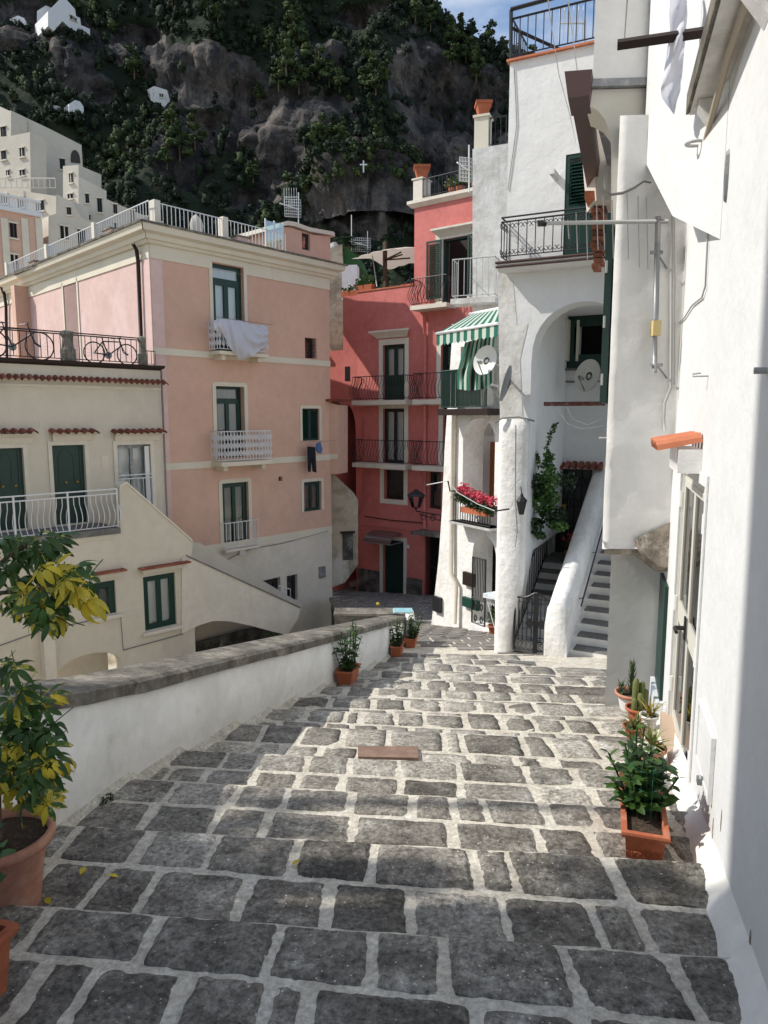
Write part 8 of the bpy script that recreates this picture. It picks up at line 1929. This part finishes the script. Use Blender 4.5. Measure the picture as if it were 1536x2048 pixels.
far_house('hill_house', 'stepped white block with three green windows in front of the long cream block', 76, d2, [(-20, 420), (-20, 275), (20, 272), (60, 264), (62, 420)], [(40, 296, 49, 314), (3, 302, 12, 320), (40, 340, 50, 352), (13, 341, 19, 352)], 'town', 2)
far_house('hill_palace', 'long cream palace with pedimented windows on the left hillside', 74, d3, [(157, 600), (157, 352), (213, 382), (213, 398), (240, 410), (300, 436), (356, 458), (356, 600)], [(171, 388, 178, 407), (195, 397, 204, 425), (227, 409, 234, 428), (262, 421, 270, 446), (292, 434, 299, 456), (228, 446, 234, 460), (263, 455, 270, 470), (174, 430, 181, 440), (318, 445, 324, 462)], 'town', 10, trim='cream_trim', cat='palace')
far_house('hill_house', 'white corner wing beside the palace with one tall window', 73, d2, [(126, 500), (126, 332), (157, 330), (158, 500)], [(139, 347, 146, 366), (136, 388, 146, 398)], 'town', 3)
far_house('hill_house', 'low white terrace house with three square dark windows below the cream block', 70, d2, [(-40, 520), (-40, 368), (0, 375), (112, 392), (114, 520)], [(-6, 390, 16, 408), (34, 396, 48, 416), (73, 402, 88, 422)], 'town', 4)
far_house('hill_house', 'narrow cream stair house between the terrace house and the palace', 68, d3, [(112, 520), (112, 388), (142, 402), (160, 430), (200, 470), (200, 520)], [(134, 415, 142, 430)], 'town', 5)
far_house('hill_house', 'white house with one green shutter seen through the roof terrace railing', 60, d1, [(97, 600), (97, 432), (110, 428), (196, 446), (200, 600)], [(121, 453, 136, 479), (156, 460, 170, 496), (157, 504, 172, 530)], 'town', 6, trim='greywhite')
far_house('hill_house', 'small dark-windowed white wing right of the pink house', 61, d2, [(80, 600), (80, 440), (98, 440), (98, 600)], [(83, 450, 93, 472)], 'town', 3)
t, fr = far_house('pink_hill_house', 'salmon pink house with white pilasters and a balustrade at the left edge', 56, d1, [(-60, 640), (-60, 400), (0, 412), (82, 440), (84, 640)], [(20, 447, 33, 476), (22, 510, 36, 545)], 'pink', 6, trim='cream_trim')
for x in (12, 52, 80): s, z = fr.px(x, 500); z1 = fr.px(x, 432)[1]; mb = MB(); mb.box(fr, s - .25, s + .25, z - 5, z1 - .2, .02, .1); mb.build('pilaster', M['cream_trim'], t)
mb = MB(); s0, z0 = fr.px(-40, 402); s1, z1 = fr.px(82, 438)
zc_ = fr.px(40, 425)[1]; mb.box(fr, s0, s1, zc_ - .1, zc_ + .15, -.3, .3); mb.box(fr, s0, s1, zc_ + .95, zc_ + 1.1, -.05, .25); mb.build('cornice', M['whitemetal'], t, kind='stuff')
bm = bar_mesh(.8, .06, M['whitemetal'])
for i in range(26): inst(bm, 'baluster', t, Matrix.Translation(fr.w(s0 + (s1 - s0) * (i + .5) / 26, zc_ + .15, .1)))
tr3 = thing('town_terrace_railing', fr.w(0, 0, 0), 'pale railing along the terrace in front of the long cream block', 'railing')
a = at(0, 366, 69.5); b = at(112, 388, 69.5); b.z = a.z = (a.z + b.z) / 2; railing(tr3, [a, b], .9, M['greywhite'], .5, .04, 'straight', .05)
# chapels and huts on the cliff
FH = []
def cliff_house(label, front, wins, m='white', name='cliff_chapel', cat='chapel', arches=(), depth=7, back=1.2):
    cx = sum(p[0] for p in front) / len(front); cy = max(p[1] for p in front); p = onm(cx, cy - 6); Y = (p.y if p else 150) - back
    FH.append((front, Y)); return far_house(name, label, Y, d1 if name == 'cliff_chapel' else (1, .2), front, wins, m, depth, cat=cat, arches=arches, dt=1.3)
cliff_house('large white chapel with a rounded gable on the top left crag', [(108, 62), (96, 52), (96, 22), (118, 0), (130, -4), (150, 18), (152, 32), (160, 36), (162, 50), (180, 58), (180, 76), (160, 66), (140, 56), (125, 42)], [(140, 31, 144, 39), (145, 34, 149, 41), (150, 37, 153, 43)], 'white')
cliff_house('left shaded wing of the large white chapel', [(74, 54), (74, 22), (96, 8), (116, 0), (118, 14), (108, 24), (100, 50)], [(102, 25, 105, 32)], 'white', 'chapel_wing', 'building')
cliff_house('little white domed hut left of the large chapel on the crag', [(18, 50), (20, 38), (36, 31), (48, 36), (57, 53), (44, 48), (30, 47)], [(28, 39, 32, 46)], 'white', 'cliff_hut', 'hut')
cliff_house('white arched gable chapel on the slope above the cream town block', [(138, 230), (138, 208), (150, 200), (160, 203), (167, 213), (168, 240)], [(150, 221, 153, 227), (154, 222, 156, 228)], 'white')
cliff_house('low grey ruined wall left of the gable chapel', [(104, 216), (104, 210), (138, 216), (138, 230), (120, 222)], [], 'white_dirty', 'cliff_wall', 'wall', back=1)
cliff_house('pale stone tower hut with an arch in front of the dark cave', [(302, 205), (300, 186), (294, 180), (308, 172), (334, 180), (340, 200), (338, 215), (332, 224), (322, 208)], [(319, 188, 326, 195)], 'white_dirty', 'cliff_tower', 'tower')
# retaining terrain under the town so that nothing floats
mb = MB(); V = []; n = 30; m = 12
for j in range(m + 1):
    for i in range(n + 1):
        x = -95 + 95 * i / n; y = 50 + 75 * j / m; V.append(Vector((x, y, -8 + max(0, (y - 58)) * .22 * max(0, min(1, (-x - 14) / 20)) + noise.noise(Vector((x * .1, y * .1, 0))))))
mb.add(V, [(j * (n + 1) + i, j * (n + 1) + i + 1, (j + 1) * (n + 1) + i + 1, (j + 1) * (n + 1) + i) for j in range(m) for i in range(n)]); mb.build('hillside', M['scrub'], None, True, kind='structure')

mb = MB(); rr = random.Random(5)
for front, Y in FH:
    x0 = min(p[0] for p in front); x1 = max(p[0] for p in front); y1 = max(p[1] for p in front)
    for q in range(int((x1 - x0) / 3) + 4):
        x = rr.uniform(x0 - 6, x1 + 6); low = max([p[1] for p in front if abs(p[0] - x) < 16] or [y1]); p = at(x, low + rr.uniform(1, 12), Y - rr.uniform(.6, 1.6)); s_ = rr.uniform(.5, 1.1); bush(mb, p, s_, s_ * 1.1, q, rr, 0, 1)
mb.build('cliff_shrubs', [M['wood_far'], M['pine']], None, True, kind='stuff')
